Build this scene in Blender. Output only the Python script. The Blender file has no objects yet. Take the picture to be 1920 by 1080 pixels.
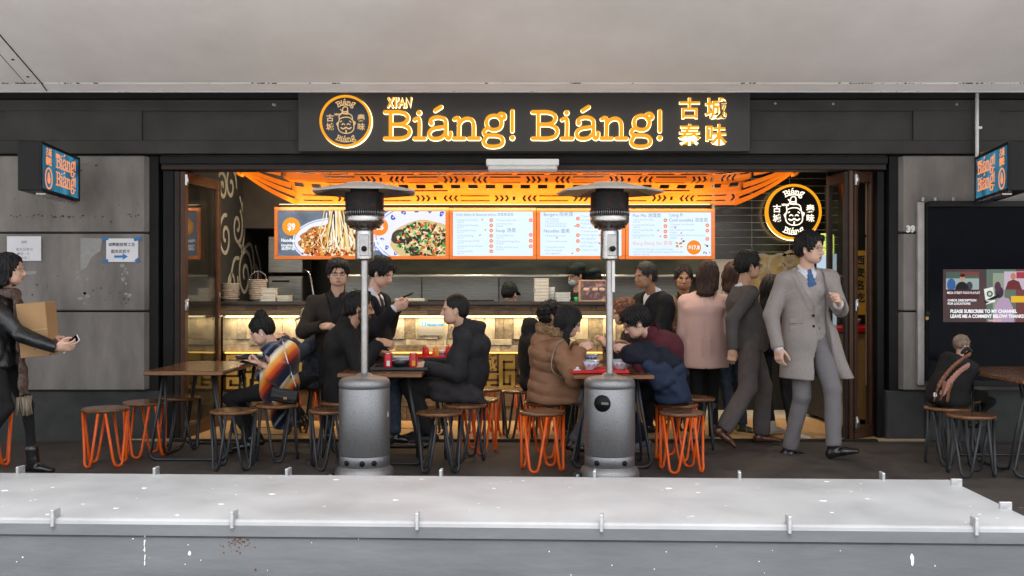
import bpy, math, random
import numpy as np
from mathutils import Vector, Matrix, Euler

random.seed(7)
SC = bpy.context.scene
COL = SC.collection
PI = math.pi
R = math.radians

# ------------------------------------------------------------------ camera, sky, sun, exposure
F_PX, CAM_D, CAM_Z = 1867.0, 8.62, 1.33          # focal length in photo pixels, distance to the shop front, eye height
cam_data = bpy.data.cameras.new('camera')
cam_data.lens = 35.0
cam_data.sensor_width = 36.0
cam_data.clip_end = 1000
cam = bpy.data.objects.new('camera', cam_data)
COL.objects.link(cam)
cam.location = (0, -CAM_D, CAM_Z)
cam.rotation_euler = (R(90), 0, 0)
SC.camera = cam

world = bpy.data.worlds.new('World')
SC.world = world
world.use_nodes = True
wn = world.node_tree.nodes
wl = world.node_tree.links
bg = wn['Background']
sky = wn.new('ShaderNodeTexSky')
sky.sky_type = 'NISHITA'
sky.sun_disc = False
sky.sun_elevation = R(73)
sky.sun_rotation = R(165)
sky.air_density = 1.0
sky.dust_density = 4.0
hsv = wn.new('ShaderNodeHueSaturation')            # overcast: the sky is nearly grey
hsv.inputs['Saturation'].default_value = 0.30
wl.new(sky.outputs[0], hsv.inputs['Color'])
wl.new(hsv.outputs[0], bg.inputs['Color'])
bg.inputs['Strength'].default_value = 0.15

sun_data = bpy.data.lights.new('sun', 'SUN')
sun_data.energy = 1.1
sun_data.angle = R(40)
sun_data.color = (1.0, 0.985, 0.965)
sun = bpy.data.objects.new('sun', sun_data)
COL.objects.link(sun)
sun.location = (0, -20, 20)
# light comes from behind the camera, high up
sun.rotation_euler = (R(17), 0, R(-15))

vs = SC.view_settings
vs.view_transform = 'Standard'
vs.look = 'None'
vs.exposure = 1.47
vs.gamma = 1.0
vs.use_curve_mapping = False
SC.cycles.max_bounces = 8
SC.cycles.sample_clamp_indirect = 6.0


def W(px, py, d):
    """World point that lies at photo pixel (px, py), d metres in front of the camera."""
    return Vector(((px - 960.0) * d / F_PX, d - CAM_D, CAM_Z - (py - 540.0) * d / F_PX))


# ------------------------------------------------------------------ properties
def tag(o, label=None, cat=None, group=None, kind=None):
    if label: o['label'] = label
    if cat: o['category'] = cat
    if group: o['group'] = group
    if kind: o['kind'] = kind
    return o


def thing(name, label, cat, loc=(0, 0, 0), rz=0.0, group=None):
    o = bpy.data.objects.new(name, None)
    COL.objects.link(o)
    o.empty_display_size = 0.1
    o.location = loc
    o.rotation_euler = (0, 0, rz)
    return tag(o, label, cat, group)


def copy_tree(o, parent=None):
    c = o.copy()
    COL.objects.link(c)
    if parent is not None:
        c.parent = parent
    for ch in list(o.children):
        copy_tree(ch, c)
    return c


def link_mesh(name, me, mats, parent=None, kind=None):
    if not isinstance(mats, (list, tuple)):
        mats = [mats]
    if not me.materials:
        for m in mats:
            me.materials.append(m)
    o = bpy.data.objects.new(name, me)
    COL.objects.link(o)
    if parent is not None:
        o.parent = parent
    if kind:
        o['kind'] = kind
    return o


# ------------------------------------------------------------------ materials
def srgb(r, g, b):
    f = lambda c: (c / 255.0 / 12.92) if c / 255.0 <= 0.04045 else ((c / 255.0 + 0.055) / 1.055) ** 2.4
    return (f(r), f(g), f(b))


def mat(name, col, rough=0.6, metal=0.0, var=0.15, scale=8.0, bump=0.0, bscale=60.0, spec=0.5, col2=None, coat=0.0,
        rvar=0.0, sheen=0.0, stretch=None, detail=5.0, ramp=(0.35, 0.7), sss=0.0):
    """Principled surface with a noise between col and col2, noise bump and rough variation."""
    m = bpy.data.materials.new(name)
    m.use_nodes = True
    nt = m.node_tree
    N, L = nt.nodes, nt.links
    b = N['Principled BSDF']
    b.inputs['Roughness'].default_value = rough
    b.inputs['Metallic'].default_value = metal
    b.inputs['Specular IOR Level'].default_value = spec
    if coat: b.inputs['Coat Weight'].default_value = coat; b.inputs['Coat Roughness'].default_value = 0.15
    if sheen: b.inputs['Sheen Weight'].default_value = sheen
    if sss:
        b.inputs['Subsurface Weight'].default_value = sss
        b.inputs['Subsurface Radius'].default_value = (0.012, 0.005, 0.003)
        b.inputs['Subsurface Scale'].default_value = 1.0
    tc = N.new('ShaderNodeTexCoord')
    src = tc.outputs['Object']
    if stretch:
        mp = N.new('ShaderNodeMapping')
        mp.inputs['Scale'].default_value = stretch
        L.new(src, mp.inputs[0])
        src = mp.outputs[0]
    no = N.new('ShaderNodeTexNoise')
    no.inputs['Scale'].default_value = scale
    no.inputs['Detail'].default_value = detail
    no.inputs['Roughness'].default_value = 0.6
    L.new(src, no.inputs['Vector'])
    if col2 is None:
        c1 = tuple(c * (1 - var) for c in col)
        c2 = tuple(min(1, c * (1 + var)) for c in col)
    else:
        c1, c2 = col, col2
    cr = N.new('ShaderNodeValToRGB')
    cr.color_ramp.elements[0].position = ramp[0]
    cr.color_ramp.elements[1].position = ramp[1]
    cr.color_ramp.elements[0].color = (*c1, 1)
    cr.color_ramp.elements[1].color = (*c2, 1)
    L.new(no.outputs['Fac'], cr.inputs[0])
    L.new(cr.outputs[0], b.inputs['Base Color'])
    if rvar:
        mr = N.new('ShaderNodeMapRange')
        mr.inputs['To Min'].default_value = max(0.02, rough - rvar)
        mr.inputs['To Max'].default_value = min(1, rough + rvar)
        L.new(no.outputs['Fac'], mr.inputs[0])
        L.new(mr.outputs[0], b.inputs['Roughness'])
    if bump:
        n2 = N.new('ShaderNodeTexNoise')
        n2.inputs['Scale'].default_value = bscale
        n2.inputs['Detail'].default_value = 4
        L.new(src, n2.inputs['Vector'])
        bp = N.new('ShaderNodeBump')
        bp.inputs['Strength'].default_value = bump
        bp.inputs['Distance'].default_value = 0.01
        L.new(n2.outputs['Fac'], bp.inputs['Height'])
        L.new(bp.outputs[0], b.inputs['Normal'])
    return m


def emit(name, col, strength, var=0.0, scale=6.0, col2=None, ramp=(0.35, 0.65)):
    m = bpy.data.materials.new(name)
    m.use_nodes = True
    nt = m.node_tree
    N, L = nt.nodes, nt.links
    b = N['Principled BSDF']
    b.inputs['Base Color'].default_value = (col[0] * .04, col[1] * .04, col[2] * .04, 1)
    b.inputs['Roughness'].default_value = 0.45
    b.inputs['Specular IOR Level'].default_value = 0.2
    b.inputs['Emission Color'].default_value = (*col, 1)
    b.inputs['Emission Strength'].default_value = strength * .80
    if var or col2:
        tc = N.new('ShaderNodeTexCoord')
        no = N.new('ShaderNodeTexNoise')
        no.inputs['Scale'].default_value = scale
        no.inputs['Detail'].default_value = 4
        L.new(tc.outputs['Object'], no.inputs['Vector'])
        cr = N.new('ShaderNodeValToRGB')
        cr.color_ramp.elements[0].position, cr.color_ramp.elements[1].position = ramp
        c2 = col2 or tuple(c * (1 - var) for c in col)
        cr.color_ramp.elements[0].color = (*c2, 1)
        cr.color_ramp.elements[1].color = (*col, 1)
        L.new(no.outputs['Fac'], cr.inputs[0])
        L.new(cr.outputs[0], b.inputs['Emission Color'])
    return m


def glass(name, tint=(0.9, 0.95, 0.93), refl=0.08):
    m = bpy.data.materials.new(name)
    m.use_nodes = True
    nt = m.node_tree
    N, L = nt.nodes, nt.links
    N.remove(N['Principled BSDF'])
    out = N['Material Output']
    tr = N.new('ShaderNodeBsdfTransparent'); tr.inputs[0].default_value = (*tint, 1)
    gl = N.new('ShaderNodeBsdfGlossy'); gl.inputs['Roughness'].default_value = 0.02
    lw = N.new('ShaderNodeLayerWeight'); lw.inputs[0].default_value = .5
    fr = N.new('ShaderNodeMath'); fr.operation = 'POWER'; fr.inputs[1].default_value = 4.5; L.new(lw.outputs['Facing'], fr.inputs[0])
    ad = N.new('ShaderNodeMath'); ad.operation = 'ADD'; ad.inputs[1].default_value = refl; ad.use_clamp = True
    mx = N.new('ShaderNodeMixShader')
    L.new(fr.outputs[0], ad.inputs[0]); L.new(ad.outputs[0], mx.inputs[0])
    L.new(tr.outputs[0], mx.inputs[1]); L.new(gl.outputs[0], mx.inputs[2])
    L.new(mx.outputs[0], out.inputs[0])
    return m


# ------------------------------------------------------------------ mesh builder
class MB:
    def __init__(s):
        s.v, s.f, s.m, s.sm = [], [], [], []
        s.X = Matrix.Identity(4)

    def add(s, verts, faces, mi=0, smooth=False):
        o = len(s.v)
        X = s.X
        s.v += [tuple(X @ Vector(p)) for p in verts]
        s.f += [tuple(o + i for i in f) for f in faces]
        s.m += [mi] * len(faces)
        s.sm += [smooth] * len(faces)
        return s

    def box(s, x0, x1, y0, y1, z0, z1, b=0.0, mi=0):
        if b <= 0:
            v = [(x, y, z) for x in (x0, x1) for y in (y0, y1) for z in (z0, z1)]
            f = [(0, 1, 3, 2), (4, 6, 7, 5), (0, 4, 5, 1), (2, 3, 7, 6), (0, 2, 6, 4), (1, 5, 7, 3)]
            return s.add(v, f, mi)
        c = ((x0 + x1) / 2, (y0 + y1) / 2, (z0 + z1) / 2)
        h = ((x1 - x0) / 2, (y1 - y0) / 2, (z1 - z0) / 2)
        b = min(b, min(h) * 0.9)
        v, idx = [], {}
        for sx in (-1, 1):
            for sy in (-1, 1):
                for sz in (-1, 1):
                    for a in range(3):
                        d = [h[0] - b, h[1] - b, h[2] - b]
                        d[a] = h[a]
                        idx[(sx, sy, sz, a)] = len(v)
                        v.append((c[0] + sx * d[0], c[1] + sy * d[1], c[2] + sz * d[2]))
        f = []
        for a in range(3):
            a1, a2 = (a + 1) % 3, (a + 2) % 3
            for sg in (-1, 1):
                q = []
                for (p, r) in ((-1, -1), (1, -1), (1, 1), (-1, 1)):
                    k = [0, 0, 0]; k[a] = sg; k[a1] = p; k[a2] = r
                    q.append(idx[(*k, a)])
                f.append(tuple(q if sg > 0 else q[::-1]))
        for a in range(3):                                 # edges along axis a
            a1, a2 = (a + 1) % 3, (a + 2) % 3
            for p in (-1, 1):
                for r in (-1, 1):
                    k0 = [0, 0, 0]; k0[a] = -1; k0[a1] = p; k0[a2] = r
                    k1 = list(k0); k1[a] = 1
                    q = (idx[(*k0, a1)], idx[(*k1, a1)], idx[(*k1, a2)], idx[(*k0, a2)])
                    f.append(q if p * r < 0 else q[::-1])
        for sx in (-1, 1):
            for sy in (-1, 1):
                for sz in (-1, 1):
                    t = tuple(idx[(sx, sy, sz, a)] for a in range(3))
                    f.append(t if sx * sy * sz > 0 else t[::-1])
        return s.add(v, f, mi)

    def tube(s, pts, r, seg=8, closed=False, caps=True, mi=0):
        pts = [Vector(p) for p in pts]
        n = len(pts)
        rr = r if isinstance(r, (list, tuple)) else [r] * n
        tg = []
        for i in range(n):
            a = pts[i - 1] if (i > 0 or closed) else pts[i]
            b = pts[(i + 1) % n] if (i < n - 1 or closed) else pts[i]
            t = (b - a)
            tg.append(t.normalized() if t.length > 1e-9 else Vector((0, 0, 1)))
        u = tg[0].orthogonal().normalized()
        v, f = [], []
        for i in range(n):
            u = (u - tg[i] * u.dot(tg[i]))
            u = u.normalized() if u.length > 1e-6 else tg[i].orthogonal().normalized()
            w = tg[i].cross(u)
            for k in range(seg):
                a = 2 * PI * k / seg
                v.append(tuple(pts[i] + (u * math.cos(a) + w * math.sin(a)) * rr[i]))
        for i in range(n if closed else n - 1):
            j = (i + 1) % n
            for k in range(seg):
                l = (k + 1) % seg
                f.append((i * seg + k, i * seg + l, j * seg + l, j * seg + k))
        if caps and not closed:
            f.append(tuple(range(seg))[::-1])
            f.append(tuple((n - 1) * seg + k for k in range(seg)))
        return s.add(v, f, mi, True)

    def lathe(s, prof, seg=32, mi=0, smooth=True, c=(0, 0, 0), close_bottom=True, close_top=True, a0=0.0):
        v, f = [], []
        for (r, z) in prof:
            for k in range(seg):
                a = 2 * PI * k / seg + a0
                v.append((c[0] + r * math.cos(a), c[1] + r * math.sin(a), c[2] + z))
        for i in range(len(prof) - 1):
            for k in range(seg):
                l = (k + 1) % seg
                f.append((i * seg + k, i * seg + l, (i + 1) * seg + l, (i + 1) * seg + k))
        s.add(v, f, mi, smooth)
        if close_bottom and prof[0][0] > 1e-4:
            s.add(v[:seg], [tuple(range(seg))[::-1]], mi)
        if close_top and prof[-1][0] > 1e-4:
            s.add(v[-seg:], [tuple(range(seg))], mi)
        return s

    def prism(s, poly, y0, y1, mi=0):
        """Polygon in XZ (counter-clockwise seen from -Y), extruded from y0 (front) to y1."""
        n = len(poly)
        v = [(x, y0, z) for x, z in poly] + [(x, y1, z) for x, z in poly]
        f = [tuple(range(n)), tuple(range(n, 2 * n))[::-1]]
        f += [(i, i + n, (i + 1) % n + n, (i + 1) % n) for i in range(n)]
        return s.add(v, f, mi)

    def sphere(s, c, r, seg=12, rings=8, mi=0):
        rx, ry, rz = r if isinstance(r, (list, tuple)) else (r, r, r)
        v = [(c[0], c[1], c[2] - rz)]
        for i in range(1, rings):
            p = -PI / 2 + PI * i / rings
            for k in range(seg):
                a = 2 * PI * k / seg
                v.append((c[0] + rx * math.cos(p) * math.cos(a), c[1] + ry * math.cos(p) * math.sin(a), c[2] + rz * math.sin(p)))
        v.append((c[0], c[1], c[2] + rz))
        f = []
        for k in range(seg):
            l = (k + 1) % seg
            f.append((0, 1 + l, 1 + k))
            for i in range(rings - 2):
                a = 1 + i * seg
                f.append((a + k, a + l, a + seg + l, a + seg + k))
            a = 1 + (rings - 2) * seg
            f.append((a + k, a + l, len(v) - 1))
        return s.add(v, f, mi, True)

    def stroke(s, pts, w, y0, y1, mi=0, closed=False, smooth=6, seg=7):
        """Rounded pen stroke in XZ, half width w, thickness from y0 (front) to y1 (back)."""
        P = catmull(pts, smooth, closed) if smooth and len(pts) > 2 else [tuple(p) for p in pts]
        n = len(P)
        if n == 1 or (n == 2 and math.hypot(P[0][0] - P[1][0], P[0][1] - P[1][1]) < 1e-7):
            c = P[0]
            poly = [(c[0] + w * math.cos(2 * PI * k / 16), c[1] + w * math.sin(2 * PI * k / 16)) for k in range(16)]
            return s.prism(poly, y0, y1, mi)
        Lp, Rp = [], []
        for i in range(n):
            a = P[i - 1] if (i > 0 or closed) else P[i]
            b = P[(i + 1) % n] if (i < n - 1 or closed) else P[i]
            dx, dz = b[0] - a[0], b[1] - a[1]
            l = math.hypot(dx, dz) or 1
            nx, nz = -dz / l, dx / l
            Lp.append((P[i][0] + nx * w, P[i][1] + nz * w))
            Rp.append((P[i][0] - nx * w, P[i][1] - nz * w))
        m = n if closed else n - 1
        v = []
        for i in range(n):
            v += [(Lp[i][0], y0, Lp[i][1]), (Rp[i][0], y0, Rp[i][1]), (Lp[i][0], y1, Lp[i][1]), (Rp[i][0], y1, Rp[i][1])]
        f = []
        for i in range(m):
            a, b = 4 * i, 4 * ((i + 1) % n)
            f += [(a, a + 1, b + 1, b), (a + 2, b + 2, b + 3, a + 3), (a, b, b + 2, a + 2), (a + 1, a + 3, b + 3, b + 1)]
        s.add(v, f, mi)
        if not closed:
            for (c, q, sgn) in ((P[0], P[1], 1), (P[-1], P[-2], 1)):
                ang = math.atan2(c[1] - q[1], c[0] - q[0])
                poly = [(c[0] + w * math.cos(ang - PI / 2 + PI * k / seg), c[1] + w * math.sin(ang - PI / 2 + PI * k / seg)) for k in range(seg + 1)]
                s.prism(poly, y0, y1, mi)
        return s

    def text(s, body, size, x, z, y=0.0, ext=0.0, align='LEFT', bold=0.0, mi=0, space=1.0, sx=1.0):
        """Lettering in the XZ plane facing -Y; (x, z) is the baseline start."""
        for vs_, fs_ in [text_geo(body, size, ext, align, bold, space)]:
            o = [(x + p[0] * sx, y - p[2], z + p[1]) for p in vs_]
            s.add(o, fs_, mi)
        return s

    def build(s, name, mats, parent=None, kind=None, auto=False):
        me = bpy.data.meshes.new(name)
        me.from_pydata(s.v, [], s.f)
        me.polygons.foreach_set('material_index', s.m)
        me.polygons.foreach_set('use_smooth', s.sm)
        me.update()
        return link_mesh(name, me, mats, parent, kind)


def catmull(pts, k=6, closed=False):
    P = [tuple(p) for p in pts]
    n = len(P)
    out = []
    dim = len(P[0])
    for i in range(n if closed else n - 1):
        p0 = P[(i - 1) % n] if (i > 0 or closed) else P[0]
        p1, p2 = P[i], P[(i + 1) % n]
        p3 = P[(i + 2) % n] if (i + 2 < n or closed) else P[-1]
        for j in range(k):
            t = j / k
            t2, t3 = t * t, t * t * t
            out.append(tuple(0.5 * (2 * p1[a] + (p2[a] - p0[a]) * t + (2 * p0[a] - 5 * p1[a] + 4 * p2[a] - p3[a]) * t2 +
                                    (3 * p1[a] - p0[a] - 3 * p2[a] + p3[a]) * t3) for a in range(dim)))
    if not closed:
        out.append(P[-1])
    return out


_TXT = {}


def text_geo(body, size, ext=0.0, align='LEFT', bold=0.0, space=1.0):
    key = (body, size, ext, align, bold, space)
    if key in _TXT:
        return _TXT[key]
    cu = bpy.data.curves.new('lettering', 'FONT')
    cu.body = body
    cu.size = size
    cu.extrude = ext
    cu.offset = bold
    cu.align_x = align
    cu.space_character = space
    cu.resolution_u = 3
    ob = bpy.data.objects.new('lettering', cu)
    COL.objects.link(ob)
    dg = bpy.context.evaluated_depsgraph_get()
    dg.update()
    me = bpy.data.meshes.new_from_object(ob.evaluated_get(dg))
    vs_ = [tuple(v.co) for v in me.vertices]
    fs_ = [tuple(p.vertices) for p in me.polygons]
    bpy.data.objects.remove(ob)
    bpy.data.curves.remove(cu)
    bpy.data.meshes.remove(me)
    _TXT[key] = (vs_, fs_)
    return vs_, fs_


def struct(name, mb, m, parent=None):
    return mb.build(name, m, parent, 'structure')
# ================================================================== materials
M = {}
M['asphalt'] = mat('asphalt', (0.030, 0.0245, 0.021), 0.75, var=0.3, scale=4, bump=0.6, bscale=120, col2=(0.082, 0.068, 0.059), detail=12, ramp=(.3, .75), rvar=0.15)
M['road'] = mat('paved_street', (0.48, 0.465, 0.45), 0.85, scale=5, bump=0.3, bscale=90, col2=(.60, .585, .57))
M['concrete'] = mat('concrete', (0.135, 0.123, 0.111), 0.85, scale=2.2, col2=(0.262, 0.239, 0.217), bump=0.25, bscale=70, detail=12, stretch=(1.5, 1.5, .55))
M['plinth'] = mat('plinth', (0.022, 0.025, 0.022), 0.8, scale=3.5, col2=(0.05, 0.052, 0.046), bump=0.3, bscale=60, detail=8)
M['beam'] = mat('beam_paint', (0.036, 0.034, 0.032), 0.75, scale=2.5, col2=(0.055, 0.052, 0.049), bump=0.15, bscale=160, spec=.25, detail=9)
M['darktrim'] = mat('dark_trim', (0.012, 0.012, 0.012), 0.6, var=0.2, scale=4, spec=.15)
M['canopy'] = mat('canopy_paint', (0.74, 0.715, 0.685), 0.30, col2=(0.86, 0.835, 0.81), scale=1.1, bump=0.03, bscale=5, rvar=0.06, spec=0.6)
M['bronze'] = mat('bronze_frame', (0.026, 0.018, 0.014), 0.45, var=0.2, scale=12, spec=0.22)
M['steel'] = mat('steel', (0.55, 0.54, 0.52), 0.28, 1.0, var=0.08, scale=30, rvar=0.08)
M['brushed'] = mat('brushed_steel', (0.36, 0.355, 0.32), 0.36, 1.0, var=0.16, scale=4, rvar=0.12, stretch=(1, 1, 14), bump=0.04, bscale=6)
M['lug'] = mat('lug_metal', (0.42, 0.43, 0.44), 0.5, 0.7, var=0.15, scale=40)
M['bench'] = mat('bench_lit_top', (0.185, 0.192, 0.197), 0.45, scale=2.2, col2=(0.265, 0.272, 0.278), bump=0.06, bscale=30, rvar=0.12, detail=12, ramp=(.28, .62))  # bench top, with the light from above put into a paler colour
M['benchshade'] = mat('bench_shaded_side', (0.080, 0.086, 0.092), 0.55, scale=2.5, col2=(0.125, 0.133, 0.141), bump=0.7, bscale=7, detail=10, stretch=(.45, 1, 1.6))  # same bench finish with shade put into the colour, for upright faces
M['whitepaint'] = mat('white_splash', (0.75, 0.75, 0.74), 0.6, var=0.05)
M['rust'] = mat('rust', (0.11, 0.035, 0.018), 0.9, var=0.4, scale=60)
M['orange'] = mat('orange_metal', (0.64, 0.165, 0.006), 0.45, var=0.08, scale=7, spec=0.2)
M['orangeframe'] = mat('orange_frame', (0.62, 0.16, 0.010), 0.4, var=0.05, scale=7)
M['orangeleg'] = mat('orange_leg', (0.74, 0.105, 0.008), 0.35, var=0.12, scale=14, spec=0.35)
M['blackleg'] = mat('black_leg', (0.020, 0.022, 0.025), 0.42, var=0.2, scale=14)
M['wood'] = mat('varnished_wood', (0.10, 0.042, 0.016), 0.22, scale=3, col2=(0.24, 0.115, 0.048), stretch=(1.2, 14, 14), bump=0.05, bscale=8, spec=0.6, coat=0.4)
M['woodedge'] = mat('wood_edge', (0.16, 0.07, 0.028), 0.35, scale=4, col2=(0.27, 0.13, 0.055), stretch=(2, 2, 40))
M['floorwood'] = mat('floor_board', (0.42, 0.26, 0.12), 0.45, scale=2.5, col2=(0.55, 0.36, 0.18), stretch=(14, 1.5, 1), bump=0.05, bscale=20)
M['blacktile'] = mat('black_tile', (0.008, 0.008, 0.009), 0.22, var=0.3, scale=6, spec=0.6)
M['grout'] = mat('grout', (0.46, 0.42, 0.36), 0.9, var=0.1)
M['board'] = mat('chalkboard', (0.012, 0.013, 0.012), 0.7, var=0.3, scale=5)
M['chalk'] = mat('chalk', (0.30, 0.28, 0.22), 0.9, var=0.15, scale=30)
M['darkwall'] = mat('dark_wall', (0.012, 0.012, 0.012), 0.6, var=0.25, scale=3)
M['ceilint'] = mat('shop_ceiling', (0.02, 0.019, 0.018), 0.8, var=0.2)
M['stoneA'] = mat('ledger_stone_pale', (0.30, 0.25, 0.17), 0.75, scale=14, col2=(0.52, 0.45, 0.33), bump=0.6, bscale=45, stretch=(1, 1, .5))
M['stoneB'] = mat('ledger_stone_brown', (0.10, 0.08, 0.052), 0.75, scale=18, col2=(0.26, 0.205, 0.135), bump=0.6, bscale=45)
M['stoneC'] = mat('ledger_stone_grey', (0.22, 0.19, 0.145), 0.75, scale=16, col2=(0.42, 0.365, 0.28), bump=0.6, bscale=45)
M['rough1'] = mat('rough_board', (0.055, 0.035, 0.022), 0.7, scale=5, col2=(0.13, 0.085, 0.052), stretch=(2, 8, 16), bump=0.3, bscale=14)
M['rough2'] = mat('rough_board_pale', (0.11, 0.075, 0.045), 0.7, scale=5, col2=(0.21, 0.145, 0.09), stretch=(2, 8, 16), bump=0.3, bscale=14)
M['latticewood'] = mat('lattice_wood', (0.045, 0.022, 0.010), 0.5, var=0.3, scale=9)
M['ledwarm'] = emit('led_strip', (1.0, 0.78, 0.45), 1.6)
M['ledamber'] = emit('led_amber', (1.0, 0.55, 0.12), 1.0)
M['ledpanel'] = emit('led_panel', (1.0, 0.55, 0.12), 0.16, col2=(0.5, 0.25, 0.04), scale=3)
M['face_orange'] = emit('sign_face', (1.0, 0.40, 0.014), 0.46)
M['edge_glow'] = emit('sign_edge_glow', (1.0, 0.80, 0.42), 1.5)
M['cream_glow'] = emit('sign_cream', (1.0, 0.62, 0.28), 0.36)
M['white_glow'] = emit('sign_white', (1.0, 0.88, 0.68), .8)
M['navy_disc'] = mat('navy_disc', (0.008, 0.014, 0.024), 0.4, var=0.1)
M['signpanel'] = mat('sign_panel', (0.040, 0.038, 0.035), 0.5, spec=.3, var=0.06, scale=1.5, bump=0.03, bscale=200)
M['paper'] = mat('paper', (0.70, 0.70, 0.72), 0.8, var=0.04, scale=8, bump=0.1, bscale=15)
M['ink'] = mat('ink', (0.03, 0.03, 0.035), 0.8)
M['greyink'] = mat('grey_ink', (0.30, 0.29, 0.30), 0.8)
M['bluetape'] = mat('blue_tape', (0.02, 0.17, 0.42), 0.6)
M['blue'] = mat('sign_blue', (0.01, 0.19, 0.50), 0.6)
M['whiteplastic'] = mat('white_plastic', (0.72, 0.71, 0.68), 0.4, var=0.04)
M['glass'] = glass('door_glass', (0.86, 0.86, 0.82), 0.06)
M['glassdark'] = mat('dark_glass', (0.005, 0.006, 0.009), 0.08, var=0.1, spec=0.04)
M['red'] = mat('red_plastic', (0.55, 0.012, 0.014), 0.32, var=0.1)
M['black'] = mat('black_plastic', (0.012, 0.012, 0.012), 0.45, var=0.15, spec=.18)
M['rubber'] = mat('rubber', (0.012, 0.012, 0.012), 0.7)


def px_x(px, d): return (px - 960.0) * d / F_PX
def px_z(py, d): return CAM_Z - (py - 540.0) * d / F_PX


# ================================================================== ground, pavement, shop floor
b = MB(); b.box(-300, 300, -300, 300, -0.60, -0.30); struct('ground', b, M['road'])
b = MB(); b.box(-14, 14, -5.2, 0.02, -0.28, 0.0); struct('pavement', b, M['asphalt'])
b = MB(); b.box(-14, 14, -24, -5.2, -0.28, -0.12); struct('road', b, M['road'])
b = MB(); b.box(-3.2, 3.9, 0.02, 3.35, -0.28, 0.004); struct('shop_floor', b, M['grout'])
# floor boards of the shop, running across
FL = bpy.data.objects['shop_floor']
rng = random.Random(3)
me_cache = {}
y = 0.03
row = 0
while y < 1.25:
    x = -3.15 - rng.random() * 0.8
    while x < 3.5:
        L_ = 1.2
        key = 'fb'
        if key not in me_cache:
            q = MB(); q.box(0, 1.195, 0, 0.145, 0, 0.012, 0.002)
            o = q.build('floor_board', M['floorwood'], FL)
            me_cache[key] = o.data
        else:
            o = bpy.data.objects.new('floor_board', me_cache[key]); COL.objects.link(o); o.parent = FL
        o.location = (x, y, 0.0065 + rng.random() * .0006)
        x += L_
    y += 0.15
    row += 1
b = MB(); b.box(-2.95, 3.16, -0.03, 0.028, -0.02, 0.022, 0.004); o = struct('threshold', b, M['bronze'])

# ================================================================== pillars of concrete blocks
def pillar(name, x_out, x_in, sgn, label):
    """front face from x_out to x_in, then a splayed return into the opening."""
    t = thing(name, label, 'pillar')
    levels = [(2.475, 1.815), (1.80, 1.135), (1.12, 0.445)]
    xs = x_in + sgn * 0.135
    poly = lambda g, ch: None
    for (zt, zb) in levels:
        q = MB()
        g = 0.0
        pts = [(x_out, 0.0), (x_in, 0.0), (xs, 0.26), (xs, 0.55), (x_out, 0.55)]
        if sgn < 0: pts = [(x, y_) for x, y_ in pts][::-1]
        n = len(pts)
        bev = 0.008
        rings = []
        cx = sum(p[0] for p in pts) / n; cy = sum(p[1] for p in pts) / n
        def ring(z, sh):
            return [(p[0] + (sh if p[0] < cx else -sh) * 1.0, p[1] + (sh if p[1] < cy else -sh), z) for p in pts]
        V = ring(zb, bev) + ring(zb + bev, 0) + ring(zt - bev, 0) + ring(zt, bev)
        Fc = []
        for k in range(3):
            for i in range(n):
                j = (i + 1) % n
                Fc.append((k * n + i, k * n + j, (k + 1) * n + j, (k + 1) * n + i))
        Fc += [tuple(range(n))[::-1], tuple(3 * n + i for i in range(n))]
        q.add(V, Fc)
        q.build('stone_block', M['concrete'], t)
    q = MB()
    q.box(min(x_out, xs) + .03, max(x_out, xs) - .03, 0.05, 0.50, 0.43, 2.478)
    q.build('core', M['darktrim'], t)
    q = MB()
    q.box(min(x_out, xs) , max(x_out, xs) - (0.0), 0.035, 0.56, -0.02, 0.435, 0.01)
    q.build('plinth', M['plinth'], t)
    return t

PL = pillar('concrete_pillar', -6.5, -3.185, 1, 'grey concrete block pillar with torn posters behind the woman carrying a box')
PR = pillar('concrete_pillar', 6.5, 3.39, -1, 'grey concrete block pillar bearing the house number 39')
# stains and paint scraps
def blotch(q, cx, cz, r, y, rng, n=9, sx=1.0):
    pts = [(cx + sx * r * (0.55 + 0.6 * rng.random()) * math.cos(2 * PI * k / n), cz + r * (0.55 + 0.6 * rng.random()) * math.sin(2 * PI * k / n)) for k in range(n)]
    q.prism(pts, y - 0.0012, y + 0.001)
rng = random.Random(11)
M['scrap'] = mat('torn_paper', (0.30, 0.29, 0.28), 0.9, var=0.1, scale=20)
M['stain'] = mat('dark_stain', (0.05, 0.047, 0.044), 0.9, var=0.3, scale=30)
q = MB()
for i in range(70):
    px, py = rng.uniform(20, 262), rng.choice([405 + rng.uniform(-4, 4), 405 + rng.uniform(-3, 3), rng.uniform(300, 435), rng.uniform(495, 570), rng.uniform(545, 570)])
    p = W(px, py, 8.62)
    blotch(q, p.x, p.z, rng.uniform(0.003, 0.011), 0.0, rng, 7, rng.uniform(.7, 1.8))
q.build('stain', M['stain'], PL, 'stuff')
q = MB()
p0 = [W(x, y_, 8.62) for x, y_ in ((151, 446), (192, 447), (188, 470), (172, 482), (163, 500), (151, 508))]
q.prism([(p.x, p.z) for p in p0][::-1], -0.0016, 0.001)
for i in range(22):
    px, py = rng.choice([(rng.gauss(158, 8), rng.gauss(556, 7)), (rng.gauss(235, 14), rng.gauss(548, 9)), (rng.gauss(236, 6), rng.gauss(515, 9)), (rng.gauss(155, 4), rng.gauss(520, 10))])
    p = W(px, py, 8.62)
    blotch(q, p.x, p.z, rng.uniform(0.006, 0.02), 0.0, rng, 9, rng.uniform(.7, 1.6))
p0 = [W(x, y_, 8.62) for x, y_ in ((42, 509), (68, 508), (67, 513), (55, 515), (43, 514))]
q.prism([(p.x, p.z) for p in p0][::-1], -0.0016, 0.001)
q.build('torn_paper', M['scrap'], PL, 'stuff')

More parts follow.
